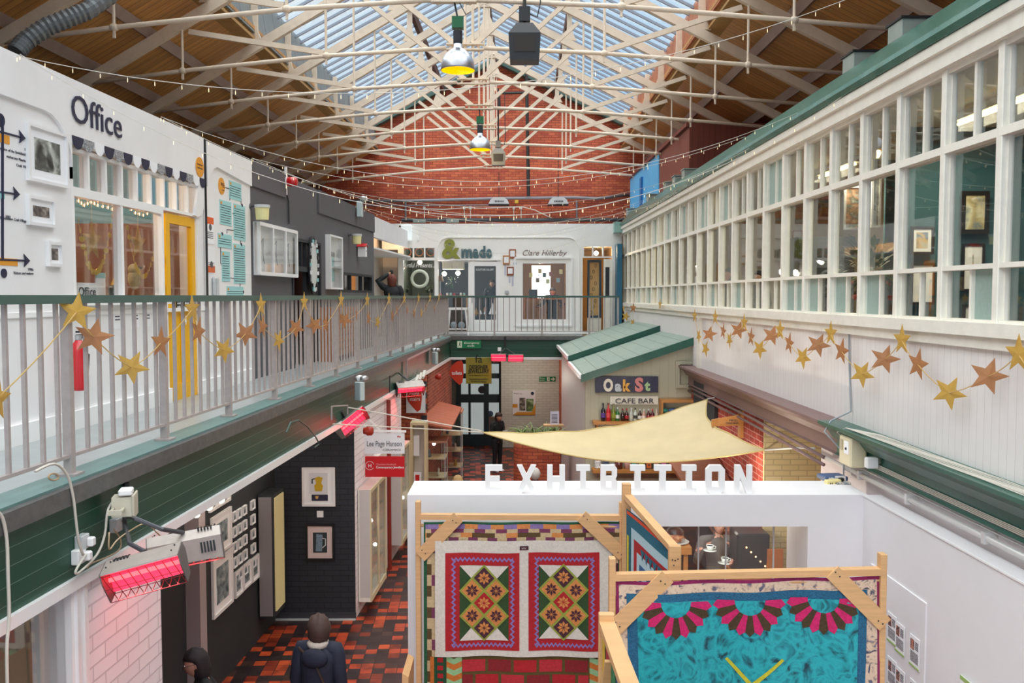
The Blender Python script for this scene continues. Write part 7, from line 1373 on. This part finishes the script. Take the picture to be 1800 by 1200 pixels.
# bell lamps and black heater
M_alu = mat('spun_aluminium', 'b9bcc4', .28, .85, noise=.08, nscale=10); M_amb = mat('amber_inside', 'ffb400', .4, emit=1.5)
for (px, py, Y, lb) in ((805, 124, 11.24, 'near spun aluminium bell lamp with an amber glow'), (844, 263, 17.99, 'far spun aluminium bell lamp with an amber glow')):
    p = onY(px, py, Y); t = thing('bell_lamp', lb, 'lamp', Matrix.Translation(p)); s = .215
    pr = [(1.0, 0), (1.0, .07), (.96, .35), (.88, .65), (.74, .9), (.52, 1.12), (.3, 1.24), (.26, 1.3), (.24, 1.5), (.2, 1.55)]
    MB().lathe([(a * s, b * s) for a, b in pr], p, M_alu, 28).build('shade', t, smooth=True); MB().lathe([(.97 * s, .0), (.9 * s, .3 * s), (.7 * s, .7 * s), (.3 * s, .95 * s), (0, 1 * s)], p, M_amb, 24).build('inner_reflector', t, label='amber glowing inside'); MB().ball(p + Vector((0, 0, .08)), .07, mat('lamp_core', 'fff0c0', .3, emit=10), n=12, k=8).build('bulb', t)
    z = p.z + 1.55 * s; MB().lathe([(.055, z - p.z), (.058, z - p.z + .02), (.058, z - p.z + .15)], p, M_dk, 12).build('gear_housing', t); MB().box(p.x - .07, p.x + .07, p.y - .06, p.y + .06, z + .18, z + .32, mat('gear_green', '14603a', .4)).tube([(p.x - .04, p.y, z + .1), (p.x - .04, p.y, z + .2)], .008, M_steel, 5).tube([(p.x + .04, p.y, z + .1), (p.x + .04, p.y, z + .2)], .008, M_steel, 5).build('green_box', t, label='dark green control box')
    zr_ = RP(0, HR, Y).z; MB().tube([(p.x, p.y, z + .3), (RP(0, 0, Y).x, Y, zr_)], .012, M_dwire, 6).tube([(p.x + .02, p.y, z + .3), (p.x + .1, p.y + .03, z + .36), (RP(0, 0, Y).x + .05, Y, zr_)], .006, M_dwire, 5).build('cable', t)
    plight('bell_lamp_light', p + Vector((0, 0, -.06)), 25, (1, .8, .45), .12)
def box_heater(px, py, Y, s, lb, m, rod):
    p = onY(px, py, Y); M = FR(p, 0); t = thing('hanging_heater', lb, 'heater', M); 
    MB(M).hexa([(-.18 * s, -.13 * s, 0), (.18 * s, -.13 * s, 0), (.18 * s, .13 * s, 0), (-.18 * s, .13 * s, 0), (-.2 * s, -.15 * s, .33 * s), (.2 * s, -.15 * s, .33 * s), (.2 * s, .15 * s, .33 * s), (-.2 * s, .15 * s, .33 * s)], m).hexa([(-.2 * s, -.15 * s, .33 * s), (.2 * s, -.15 * s, .33 * s), (.2 * s, .15 * s, .33 * s), (-.2 * s, .15 * s, .33 * s), (-.1 * s, -.08 * s, .47 * s), (.1 * s, -.08 * s, .47 * s), (.1 * s, .08 * s, .47 * s), (-.1 * s, .08 * s, .47 * s)], m).build('housing', t)
    MB(M).hexa([(-.13 * s, -.145 * s, .1 * s), (.13 * s, -.145 * s, .1 * s), (.13 * s, -.13 * s, .1 * s), (-.13 * s, -.13 * s, .1 * s), (-.14 * s, -.156 * s, .3 * s), (.14 * s, -.156 * s, .3 * s), (.14 * s, -.14 * s, .3 * s), (-.14 * s, -.14 * s, .3 * s)], mat('heater_mouth', '2e2622', .6)).build('burner', t)
    MB(M).box(-.07 * s, .07 * s, -.06 * s, .06 * s, .5 * s, .68 * s, m).build('control_box', t); MB(M).tube([(0, 0, .46 * s), (0, 0, rod)], .022 * s, mat('flue_black'), 8).tube([(.07 * s, 0, .6 * s), (.16 * s, 0, .56 * s), (.2 * s, 0, .75 * s), (.17 * s, 0, rod)], .008, M_dwire, 5).build('suspension_pipe', t)
    return t
box_heater(922, 110, 11.1, .98, 'large black box heater hanging beside the near bell lamp', mat('soot_black', '26262a', .45), 2.0)
box_heater(876, 291, 18.8, .75, 'smaller grey box heater hanging behind the far bell lamp', mat('heater_grey', '77736e', .5), 1.6)
# flexible duct at the upper left
pts = [onY(28, 92, 9.2), onY(45, 72, 9.3), onY(80, 48, 9.4), onY(120, 32, 9.5), onY(155, 18, 9.6), onY(195, -10, 9.8), onY(230, -50, 10)]; Q = []; R_ = []
for i in range(len(pts) - 1):
    for s in range(8): Q.append(pts[i].lerp(pts[i + 1], s / 8)); R_.append(.085 + (.012 if s % 2 else 0))
MB().tube(Q, R_, mat('duct_grey', '6d7173', .45, .3), 14).build('flexible_duct', None, 'grey corrugated flexible duct under the left roof', 'duct')
# ---------------------------------------------------------------- fairy light strings from wall to wall
def sag(a, b, n, d): return [a.lerp(b, i / n) + Vector((0, 0, -4 * d * (i / n) * (1 - i / n))) for i in range(n + 1)]
def LT(px): return Lp(yl(px), WL - .03, TOP)
FS = [((30, 98), (1560, -30), 10.5, .55, 'from the far left corner up to the right edge'), ((35, 95), (1500, 155), 9.5, 1.25, 'nearest low one from the left corner'), ((285, 205), (1420, 190), 12, .75, 'starting at the middle of the office roof'), ((290, 208), (1335, 250), 13, 1.0, 'hanging lower from the middle of the office roof'), ((443, 282), (1310, 240), 15, .55, 'from the joint of white and grey walls'), ((445, 284), (1230, 330), 16, .75, 'hanging lower from the joint of white and grey walls'), ((530, 318), (1200, 310), 19, .5, 'from the right of the red siren'), ((625, 352), (1150, 345), 21, .55, 'above the twin spot light'), ((640, 365), (1130, 355), 23, .7, 'low across the back facade'), ((700, 385), (1100, 375), 24.5, .55, 'lowest, looping before the facade letters'), ((700, 388), (1098, 380), 24.8, .9, 'faint one drooping to the facade letters')]
for (a, b, Y, d, lb) in FS:
    pa = Lp(yl(a[0]), WL - .03, TOP + .02) if a[0] > 100 else onL(a[0], a[1], WL - .03)
    pb = onR(b[0], b[1], 3.5) if b[1] > 0 else onY(b[0], b[1], 7.5)
    n = 26 if Y > 20 else 34
    bulb_string('fairy_lights', 'string of fairy lights ' + lb, sag(pa, pb, n, d), 1, M_bulbc, .006, .003, drop=.04)
# ---------------------------------------------------------------- paper star garlands
M_gstar = mat('gold_card', 'c9a04a', .5, .15, noise=.1, nscale=20); M_cstar = mat('copper_card', 'b27a4e', .5, .15, noise=.1, nscale=20); M_rib = mat('gold_ribbon', 'd8b878', .4, .3)
def garland(name, lb, P, spec, r, rz, tie):
    """spec: (px, py, colour, turn, roll)"""
    t = thing(name, lb, 'garland', Matrix.Translation(P(spec[0][0], spec[0][1])))
    pts = [P(s[0], s[1]) for s in spec]; k = MB()
    for i in range(len(pts) - 1): k.tube(sag(pts[i], pts[i + 1], 5, .02), .004, M_rib, 4)
    k.build('ribbon', t)
    for (x, y, c, tn, rl) in spec:
        m = MB(FR(P(x, y), rz + (-1 if rz > 0 else 1) * (.12 if rl == 0 else (1.0 if rz > 0 else 1.3) - tn))); paper_star(m, r, M_gstar if c == 'g' else M_cstar, rl, .003, .005); m.build('star', t)
LS = [(-60, 735, 'c', .3, .3), (-5, 700, 'g', 1.0, .2), (135, 548, 'g', .35, .15), (165, 592, 'c', -.1, .25), (231, 645, 'g', .0, .5), (283, 602, 'c', .8, .1), (338, 543, 'g', .9, 0), (349, 582, 'c', .9, .3), (394, 615, 'g', .5, .5), (432, 586, 'c', .0, .7), (459, 536, 'g', 1.1, 0), (462, 573, 'c', .9, .3), (490, 598, 'g', .8, .5), (520, 576, 'c', .3, .6), (535, 531, 'g', 1.2, 0), (553, 571, 'c', .2, .8), (573, 570, 'c', .9, .2), (600, 527, 'g', 1.2, 0), (605, 562, 'c', -.1, .6), (627, 552, 'c', 1.1, .1), (646, 527, 'g', 1.2, 0), (648, 560, 'c', .9, .3), (664, 566, 'g', .8, .4), (684, 526, 'g', 1.2, 0), (690, 555, 'c', .9, .3), (698, 545, 'c', 1, .1), (711, 525, 'g', 1.2, 0), (716, 545, 'c', 1, .2), (728, 550, 'c', .9, .3), (736, 524, 'g', 1.2, 0), (741, 550, 'g', .9, .3), (749, 540, 'c', 1, .1), (756, 523, 'g', 1.2, 0), (764, 543, 'c', 1.0, .2), (772, 522, 'g', 1.2, 0)]
garland('star_garland', 'gold and copper paper star garland tied along the left handrail', lambda x, y: onL(x, y, 2.88), LS, .122, ROTL, None)
RS = [(1096, 542, 'g', .9, 0), (1100, 556, 'g', .3, .3), (1112, 568, 'g', .9, .6), (1113, 541, 'c', .7, .1), (1160, 535, 'g', 1.2, 0), (1221, 555, 'g', .6, 0), (1228, 590, 'g', 1.2, .5), (1240, 613, 'g', 1.0, .4), (1247, 587, 'c', .2, .2), (1257, 557, 'g', .5, 0), (1271, 582, 'c', 1.2, .2), (1282, 597, 'g', 1.2, .5), (1298, 580, 'c', .3, .3), (1308, 567, 'g', .6, 0), (1320, 592, 'c', 1.2, .1), (1335, 613, 'g', .8, .5), (1357, 589, 'c', .2, .3), (1371, 580, 'g', .6, 0), (1387, 603, 'c', 1.2, .2), (1411, 628, 'g', .9, .5), (1438, 606, 'c', .1, .4), (1460, 586, 'g', .5, 0), (1479, 617, 'c', 1.1, .2), (1515, 657, 'g', .7, .5), (1555, 631, 'c', .05, .3), (1585, 597, 'g', .3, 0), (1613, 640, 'c', 1.1, .2), (1668, 690, 'g', .6, .45), (1737, 661, 'c', 0, .3), (1790, 622, 'g', .5, 0), (1850, 700, 'c', .5, .2)]
garland('star_garland', 'gold and copper paper star garland along the right boarded wall', lambda x, y: onR(x, y, 3.36), RS, .135, ROTR, None)
# ================================================================ PEOPLE
def person(lb, loc, rz, H=1.68, pose=None, top='1c1c20', legs='1e1f26', skin='c99478', hair='2a1c16', hairlen=.1, coat=None, seat=False, head_turn=0, tilt=0, shoes='2a2a2a', hood=False, bag=None, bald=False, hood_fur=False, puff=1.0, wscale=1.0, hs=1.0):
    """facing -Y before turning. pose keys: sh, el, wr for l and r as (x, y, z) in fractions of the height"""
    M = FR(loc, rz); t = thing('person', lb, 'person', M); P = dict(
        pel=(0, 0, .53), sp=(0, .005, .62), ch=(0, .005, .74), nk=(0, -.0, .83), hd=(0, -.012, .905),
        shl=(.105, 0, .80), ell=(.135, .02, .63), wrl=(.14, -.03, .485), shr=(-.105, 0, .80), elr=(-.135, .02, .63), wrr=(-.14, -.03, .485),
        hil=(.05, 0, .51), knl=(.055, -.01, .285), anl=(.055, .01, .045), tol=(.06, -.08, .015), hir=(-.05, 0, .51), knr=(-.055, -.01, .285), anr=(-.055, .01, .045), tor=(-.06, -.08, .015))
    if pose: P.update(pose)
    V = {k: Vector(v) * H for k, v in P.items()}
    ms = mat('skin_' + skin, skin, .55); 
    vs = []; ed = []; rad = []
    def av(p, r, par=None):
        vs.append(Vector(p)); rad.append(r * H / 1.7)
        if par is not None: ed.append((par, len(vs) - 1))
        return len(vs) - 1
    pel = av(V['pel'], .105); sp = av(V['sp'], .095, pel); ch = av(V['ch'], .115, sp); nk = av(V['nk'], .05, ch)
    nk2 = av(V['nk'].lerp(V['hd'], .45), .047, nk)
    for s in 'lr':
        a = av(V['sh' + s], .052, ch); b = av(V['el' + s], .036, a); c = av(V['wr' + s], .023, b)
        d = (V['wr' + s] - V['el' + s]).normalized(); up = Vector((0, -1, 0)) if abs(d.y) < .8 else Vector((0, 0, 1)); sd = d.cross(up).normalized(); up = sd.cross(d)
        hp = P.get('palm' + s); pa = av(V['wr' + s] + d * .05 * H / 1.7, .026, c)
        cv = -up if P.get('curl' + s, 0) < 0 else up
        for j, (o, L_) in enumerate(((-.03, .06), (-.011, .075), (.009, .07), (.027, .055))):
            b1_ = V['wr' + s] + d * .085 * H / 1.7 + sd * o * H / 1.7; k1 = av(b1_, .0095, pa); k2 = av(b1_ + (d * .9 + cv * .35).normalized() * L_ * .5, .0085, k1); av(b1_ + (d * .8 + cv * .5).normalized() * L_ * .5 + (d * .5 + cv * .8).normalized() * L_ * .5, .0075, k2)
        k1 = av(V['wr' + s] + d * .045 * H / 1.7 - sd * .035 + cv * .005, .0115, c); av(V['wr' + s] + d * .08 * H / 1.7 - sd * .05 + cv * .02, .0095, k1)
        if not seat or True:
            a = av(V['hi' + s], .078, pel); b = av(V['kn' + s], .055, a); c = av(V['an' + s], .036, b); av(V['to' + s], .03, c)
    me = bpy.data.meshes.new('person_body'); me.from_pydata([tuple(v) for v in vs], ed, []); ob = bpy.data.objects.new('person_body', me); COL.objects.link(ob)
    sk = ob.modifiers.new('skin', 'SKIN'); sk.use_smooth_shade = True; sv = me.skin_vertices[0].data
    for i, r in enumerate(rad): sv[i].radius = (r, r)
    sv[0].use_root = True; ss = ob.modifiers.new('sub', 'SUBSURF'); ss.levels = 1; ss.render_levels = 1
    dg = bpy.context.evaluated_depsgraph_get(); dg.update(); bm_ = bpy.data.meshes.new_from_object(ob.evaluated_get(dg)); bv = [v.co.copy() for v in bm_.vertices]; bf = [tuple(p.vertices) for p in bm_.polygons]
    bpy.data.objects.remove(ob); bpy.data.meshes.remove(me); bpy.data.meshes.remove(bm_)
    k = MB(M); k.add(bv, bf, ms)
    # head with face, joined to the neck
    h = H / 1.7; c = V['hd']; Rh = Matrix.Rotation(head_turn, 3, 'Z') @ Matrix.Rotation(tilt, 3, 'X')
    def hfn(d, q_):
        x, y, z = q_
        if d.z < 0: x *= 1 - .28 * (-d.z); y = y * (1 - .12 * -d.z) - .012 * h * (-d.z)
        if y < 0 and abs(d.x) < .35 and -.25 < d.z < .25: y -= .0
        return Rh @ Vector((x, y, z))
    k.ball(c, .1 * h, ms, (.76, .93, 1.16), 20, 14, hfn)
    R = lambda x, y, z: c + Rh @ (Vector((x, y, z)) * h)
    k.add([R(-.011, -.086, .022), R(.011, -.086, .022), R(.016, -.088, -.018), R(-.016, -.088, -.018), R(0, -.112, -.015), R(0, -.093, .02)], [(0, 5, 4, 3), (5, 1, 2, 4), (3, 4, 2), (0, 1, 5)], ms)
    for s in (-1, 1): k.ball(R(s * .078, .005, 0), .026 * h, ms, (.35, .6, 1), 8, 6); k.ball(R(s * .028, -.083, .022), .0105 * h, M_paper, (1.2, .5, .7), 8, 5); k.ball(R(s * .028, -.088, .022), .005 * h, M_dk, n=6, k=4); k.ball(R(s * .028, -.088, .04), .012 * h, mat('hair_' + hair, hair, .7), (1.2, .3, .25), 6, 4)
    k.ball(R(0, -.09, -.045), .018 * h, mat('lips', 'a0584e', .5), (1.1, .35, .35), 8, 5)
    k.build('body', t, smooth=True)
    # hair
    mh = mat('hair_' + hair, hair, .6, noise=.4, nscale=25, stretch=(1, 1, .2)); k = MB(M)
    if not bald:
        def hair_fn(d, q_):
            x, y, z = q_; front = max(0, -d.y)
            if d.z < .25 and d.y < -.2: x *= .78; y *= .55
            if d.z < 0: z *= 1 + hairlen * 6; x *= 1.0
            w_ = 1 + (.045 * math.sin(d.x * 13 + d.z * 9) + .03 * math.sin(d.y * 21 - d.z * 17 + d.x * 5)) * puff; return Rh @ (Vector((x, y, z)) * w_)
        k.ball(c + Vector((0, .012 * h, .014 * h)), .116 * h * hs, mh, (.87, .97, 1.1), 22, 14, hair_fn); k.build('hair', t, smooth=True)
    # clothing
    mt = mat('cloth_' + top, top, .75, noise=.25, nscale=9, bump=.4, bscale=14); k = MB(M)
    hem = V['pel'] - Vector((0, 0, .06 * H)) if not coat else V['pel'] - Vector((0, 0, coat * H)); cs = []
    fx = puff * wscale
    for (p, a, b) in ((hem, .150, .115), (V['pel'], .152, .115), (V['sp'], .14, .105), (V['sp'].lerp(V['ch'], .6), .152, .112), (V['ch'], .163, .115), (V['ch'].lerp(V['nk'], .45), .165, .1), (V['ch'].lerp(V['nk'], .72), .13, .085), (V['nk'] + Vector((0, 0, .0)), .066, .062), (V['nk'] + Vector((0, 0, .03 * h)), .058, .058)):
        cs.append((p, a * h * fx, b * h * fx))
    n = 20; vv = []; ff = []
    for i, (p, a, b) in enumerate(cs):
        for j in range(n): an = 2 * math.pi * j / n; wv = 1 + .025 * math.sin(j * 2.3 + i * 1.9); vv.append(p + Vector((a * math.cos(an) * wv, b * math.sin(an) * wv, .006 * math.sin(j * 1.7 + i))))
    for i in range(len(cs) - 1): ff += [(i * n + j, i * n + (j + 1) % n, (i + 1) * n + (j + 1) % n, (i + 1) * n + j) for j in range(n)]
    ff.append(tuple(range(n))[::-1]); k.add(vv, ff, mt)
    for s in 'lr':
        a, b, c_ = V['sh' + s], V['el' + s], V['wr' + s]; nkb = V['nk'] - Vector((0, 0, .02 * h)); out = (b - a).normalized()
        k.tube([nkb.lerp(a, .25), nkb.lerp(a, .6), a - out * .0, a + out * .04 * h, a.lerp(b, .5), b, b.lerp(c_, .5), b.lerp(c_, .97)], [x * h * fx for x in (.045, .056, .064, .066, .059, .052, .046, .038)], mt, 14)
    k.build('jacket', t, smooth=True)
    ml = mat('cloth_' + legs, legs, .8, noise=.2, nscale=9); k = MB(M)
    for s in 'lr': k.tube([V['pel'].lerp(V['hi' + s], .6) + Vector((0, 0, .02 * h)), V['hi' + s], V['hi' + s].lerp(V['kn' + s], .5), V['kn' + s], V['kn' + s].lerp(V['an' + s], .5), V['an' + s]], [x * h for x in (.1, .098, .082, .066, .06, .052)], ml, 12)
    k.build('trousers', t, smooth=True)
    k = MB(M); msn = mat('shoe_' + shoes, shoes, .5)
    for s in 'lr': a, b = V['an' + s], V['to' + s]; d = (b - a); d.z = 0; d.normalize(); k.tube([a - d * .05 * h + Vector((0, 0, -.035 * h)), a + Vector((0, 0, -.03 * h)), a.lerp(b, .5) + Vector((0, 0, -.0)), b + Vector((0, 0, .012 * h)), b + d * .03 * h + Vector((0, 0, .005))], [x * h for x in (.03, .042, .042, .04, .022)], msn, 10)
    k.build('shoes', t, smooth=True)
    return t, M, V, R, h
# woman in navy jacket, walking away at the lower middle
pf = onY(560, 1073, 8.3); t, M, V, R, h = person('person seen from behind in a navy hooded jacket on the tiled floor', (pf.x, 8.3, 0), math.pi - .12, 1.62, dict(hd=(0, -.01, .91)), top='23283c', legs='20222c', hair='4a3630', hairlen=.035, puff=1.12, wscale=1.12, head_turn=.55, hs=1.16, coat=.05)
MB(M).lathe([(.075, 0), (.1, .02), (.105, .05), (.085, .07)], V['nk'] + Vector((0, .02, -.03)), mat('fleece_collar', 'c9bfb4', .9, bump=.6, bscale=60), 18).build('collar', t, smooth=True); MB(M).ball(V['ch'] + Vector((0, .12, .05)), .12, mat('cloth_23283c'), (1.1, .5, .8)).build('hood', t, smooth=True); MB(M).tube([V['shl'] + Vector((-.0, .09, .04)), V['ch'] + Vector((-.02, .145, 0)), V['sp'] + Vector((-.1, .135, 0)), V['hir'] + Vector((-.1, .08, .02))], .012, mat('strap_brown', '3a2a22', .6), 6).build('bag_strap', t)
# dark haired woman, lower left corner
pf = onY(360, 1148, 7.5); t, M, V, R, h = person('person with long dark hair and glasses at the lower left, black coat', (pf.x, 7.5, 0), -1.15, 1.66, dict(hd=(0, -.05, .905), nk=(0, -.01, .83)), top='141417', legs='1a1a1f', hair='241c20', hairlen=.12, tilt=.25, skin='b58a78'); k = MB(M)
for s in (-1, 1): k.tube([R(s * .03 + .02 * math.cos(a), -.105, .02 + .016 * math.sin(a)) for a in [i * .7 for i in range(9)]], .002, M_dk, 4, closed=True); k.tube([R(s * .05, -.1, .022), R(s * .078, 0, .02)], .002, M_dk, 4)
k.build('glasses', t)
# waiter at the far end
pf = onY(877, 722, 23.3); t, M, V, R, h = person('person in black with a bun reading something by the far brick counter', (pf.x - .05, 23.3, 0), .75, 1.62, dict(hd=(.0, -.045, .9), ell=(.13, -.02, .63), wrl=(.06, -.15, .62), elr=(-.13, -.02, .63), wrr=(-.05, -.16, .64)), top='15161a', legs='15161a', shoes='d8d8d8', skin='c08a70', tilt=.35, hairlen=.0, coat=.02); MB(M).ball(R(0, .11, .05), .04, mat('hair_2a1c16'), n=10, k=7).build('hair_bun', t); MB(M).box(-.08, .1, -.33, -.3, 1.02, 1.14, M_silv).build('leaflet', None, 'pale leaflet held by the person in black at the far end', 'paper')
# red haired visitor at the end of the balcony, arm raised
Yv = 20.6; pf = onY(689, 470, Yv); t, M, V, R, h = person('person with auburn hair raising an arm at the end of the balcony, black leather jacket', (pf.x, Yv, G0), math.pi + .25, 1.66, dict(ell=(.2, -.01, .9), wrl=(.04, -.05, 1.0), elr=(-.15, .02, .64), wrr=(-.1, -.1, .55)), top='17181b', legs='22305a', hair='6a3424', hs=1.14, hairlen=.09, puff=1.1, wscale=1.1); MB(M).lathe([(.07, 0), (.085, .03), (.07, .06)], V['nk'] + Vector((0, .0, -.03)), mat('scarf_red', 'b02030', .8), 14).build('scarf', t)
MB(M).ball(V['wrl'] + (V['wrl'] - V['ell']).normalized() * .08, .05, mat('glove_black', '17171a', .6), (.8, .6, 1.2), 10, 8).build('glove', t)
# figure behind right shop window
pf = onY(971, 488, FY + 1.2); person('person seated in a black hooded top behind the right shop window', (pf.x, FY + 1.2, G0 - .18), .1, 1.62, dict(ell=(.2, -.06, .66), wrl=(.12, -.2, .62), elr=(-.2, -.06, .66), wrr=(-.3, -.2, .63), hd=(0, -.03, .9)), top='1b1b1f', hair='1d1a1c', tilt=.3, puff=1.15, hairlen=.04)
# figure inside the shop door, stands in for a reflection in its glass
pf = onY(865, 478, FY + .9); person('dark coated figure standing in for a reflection in the white shop door', (pf.x, FY + .9, G0), .2, 1.66, top='2a2a2c', hair='3a2a22', coat=.1)
# two heads behind the long window
pf = onY(1283, 462, 17.2); person('person with grey hair in a suit behind the window wall', (pf.x, 17.2, G0), -1.3, 1.72, top='2a2c38', hair='4a4442', skin='c98a72', hairlen=0)
pf = onY(1336, 470, 15.6); person('person with black hair in a dark top behind the window wall', (pf.x, 15.6, G0), -1.2, 1.62, top='1c1c22', hair='17171a', hairlen=.03)
# cafe customers
pf = onY(941, 824, 17.4); person('person with white hair seated in front of the brick counter', (pf.x, 17.4, -.42), math.pi, 1.7, dict(knl=(.06, .2, .5), knr=(-.06, .2, .5), anl=(.06, .2, .27), anr=(-.06, .2, .27), tol=(.06, .28, .25), tor=(-.06, .28, .25)), top='6a2430', hair='d8d4cc', hairlen=0, legs='2a2a30')
pf = onY(980, 835, 17.0); person('person with dark hair seated right of the white haired person', (pf.x, 17.0, -.5), math.pi - .3, 1.66, dict(knl=(.06, .2, .5), knr=(-.06, .2, .5), anl=(.06, .2, .3), anr=(-.06, .2, .3), tol=(.06, .28, .29), tor=(-.06, .28, .29)), top='3a3a40', hair='2a2226', hairlen=.03, legs='2a2a30')
pf = onY(805, 838, 15.2); person('person with tousled blond hair just behind the white beam', (pf.x, 15.2, 0), math.pi, 1.58, top='4a4a52', hair='a88a5a', puff=1.05, hairlen=.01)
# person with two cups behind the cafe window
PY = 11.7; pf = onY(1262, 930, PY); zc1 = onY(1247, 968, PY - .35).z; H = 1.75
cupm = mat('cup_white', 'dfe6e2', .25, coat=.4); coffee = mat('coffee', '7a4a2c', .4)
c1 = onY(1248, 968, PY - .38); c2 = onY(1274, 990, PY - .45)
def rel(p, x0): return ((-(p.x - x0)) / H, -(p.y - PY) / H, p.z / H)
x0 = pf.x
def R2(p): q_ = Vector(((p.x - x0), (p.y - PY), p.z)); return (q_.x / H, q_.y / H, q_.z / H)
t, M, V, R, h = person('person in a grey cardigan carrying two cups behind the cafe window', (x0, PY, 0), 0, H, dict(hd=(0, -.04, .925), shr=(-.115, -.01, .8), shl=(.115, -.01, .8), elr=(-.17, -.05, .65), wrr=R2(c1 + Vector((-.13, .06, -.02))), ell=(.19, -.07, .62), wrl=R2(c2 + Vector((.13, .06, .0)))), top='6a625e', hair='5a4a40', skin='cf9a84', tilt=.2, hairlen=0)
for i, c in enumerate((c1, c2)):
    t = thing('coffee_cup', ('left cup of dark coffee on a saucer behind the cafe window', 'right cup of milky coffee on a saucer behind the cafe window')[i], 'cup', Matrix.Translation(c))
    MB().lathe([(.03, .01), (.042, .03), (.05, .075), (.048, .075), (.04, .03), (0, .02)], c, cupm, 18).tube([c + Vector((.048, 0, .065)), c + Vector((.075, 0, .06)), c + Vector((.07, 0, .035)), c + Vector((.042, 0, .03))], .006, cupm, 6).build('cup', t, smooth=True)
    MB().lathe([(.03, -.01), (.085, .008), (.088, .012), (0, .004)], c, cupm, 20).build('saucer', t, smooth=True); MB().lathe([(.046, .066), (0, .066)], c, coffee if i == 0 else mat('latte', 'd8c0a0', .4), 16).build('coffee', t)
# cafe interior behind that window
MB().box(1.2, 3.3, 13.6, 13.7, 0, 1.7, mat('cafe_dark_brown', '4a342a', .7)).build('wall_back', kind=S)
t = thing('cake_table', 'orange timber table corner behind the cafe window', 'table', Matrix.Translation((1.9, 12.3, 0))); a, b = onY(1180, 962, 12.0), onY(1216, 962, 12.0); zt3 = onY(1200, 962, 12.0).z; MB().box(a.x - .4, b.x, 12.0, 12.6, zt3 - .1, zt3, M_shelf).build('table_top', t); MB().box(b.x - .1, b.x - .04, 12.05, 12.1, 0, zt3 - .1, M_shelf).box(a.x - .3, a.x - .24, 12.5, 12.55, 0, zt3 - .1, M_shelf).build('leg', t)
p = Vector((onY(1186, 950, 12.25).x, 12.25, zt3)); t = thing('cake_stand', 'cake under a glass dome on the timber table', 'cake', Matrix.Translation(p)); MB().lathe([(.16, .0), (.2, .02), (.0, .02)], p, cupm, 22).build('plate', t); MB().lathe([(.1, .025), (.1, .08), (0, .085)], p, artmat('cake_red', ['8a3a2a', 'c87a4a', 'e8c8a0'], 20, 5), 18).build('cake', t); MB().lathe([(.14, .02), (.14, .16), (.08, .22), (0, .24)], p, M_glass, 20).build('glass_dome', t, smooth=True)
a = onY(1322, 955, 11.2); t = thing('coffee_machine', 'dark coffee machine with brass lights behind the cafe window', 'machine', Matrix.Translation((a.x, 11.2, 1.1))); MB().bbox(a.x - .22, a.x + .2, 11.1, 11.5, 1.1, a.z + .15, mat('machine_dark', '2c2a2c', .3), .02).build('body', t); k = MB(); [k.ball((a.x - .1 + .06 * i, 11.09, a.z - .02 - .06 * i), .009, M_bulb, n=8, k=5) for i in range(5)]; k.build('indicator_light', t); MB().box(a.x - .25, a.x + .28, 11.05, 11.6, 0, 1.1, M_ow).build('counter', None, 'timber counter under the coffee machine', 'counter')
p = onY(1376, 970, 11.1); t = thing('dining_chair', 'wooden chair back behind the cafe window', 'chair', Matrix.Translation((p.x - .1, 11.1, 0))); MB().box(p.x - .2, p.x + .0, 11.08, 11.11, .75, 1.45, M_ow).build('backrest', t); MB().box(p.x - .35, p.x + .05, 10.7, 11.1, .42, .46, M_ow).build('seat', t); [MB().box(p.x + dx, p.x + dx + .035, 10.7 + dy, 10.735 + dy, 0, .42, M_ow).build('leg', t) for dx in (-.35, .01) for dy in (0, .36)]
plight('cafe_lamp_light', (2.3, 10.2, 2.2), 40, (1, .9, .75)); plight('cafe_lamp_light', (3.0, 11.9, 2.3), 8, (1, .9, .7)); plight('cafe_lamp_light', (2.0, 14.0, 2.6), 20, (1, .9, .75))  # unseen point lights added to brighten the cafe interior
plight('passage_light', (.3, 25.6, 2.3), 16, (1, .95, .82)); plight('side_room_light', tuple(onY(687, 462, 24.6) + Vector((0, 0, .6))), 14, (1, .7, .4)); plight('office_light', Lp(8.8, 5.4, 6.0), 60, (1, .75, .5)); plight('grey_shop_light', Lp(15, 5.2, 5.8), 25, (1, .85, .7))
# chair back at the very bottom left of the beam
p = onY(712, 1188, 7.0); t = thing('dining_chair', 'pale wooden chair at the bottom edge by the white column', 'chair', Matrix.Translation((p.x, 7.0, 0))); MB().prism([(p.x - .06, 6.98, .5), (p.x + .02, 6.98, .5), (p.x + .03, 6.98, p.z), (p.x - .02, 6.98, p.z + .03)], (0, .4, 0), M_wood).build('backrest', t); MB().box(p.x - .42, p.x + .02, 6.95, 7.4, .42, .46, M_wood).build('seat', t); [MB().box(p.x + dx, p.x + dx + .035, 6.95 + dy, 6.985 + dy, 0, .42, M_wood).build('leg', t) for dx in (-.42, -.02) for dy in (0, .41)]
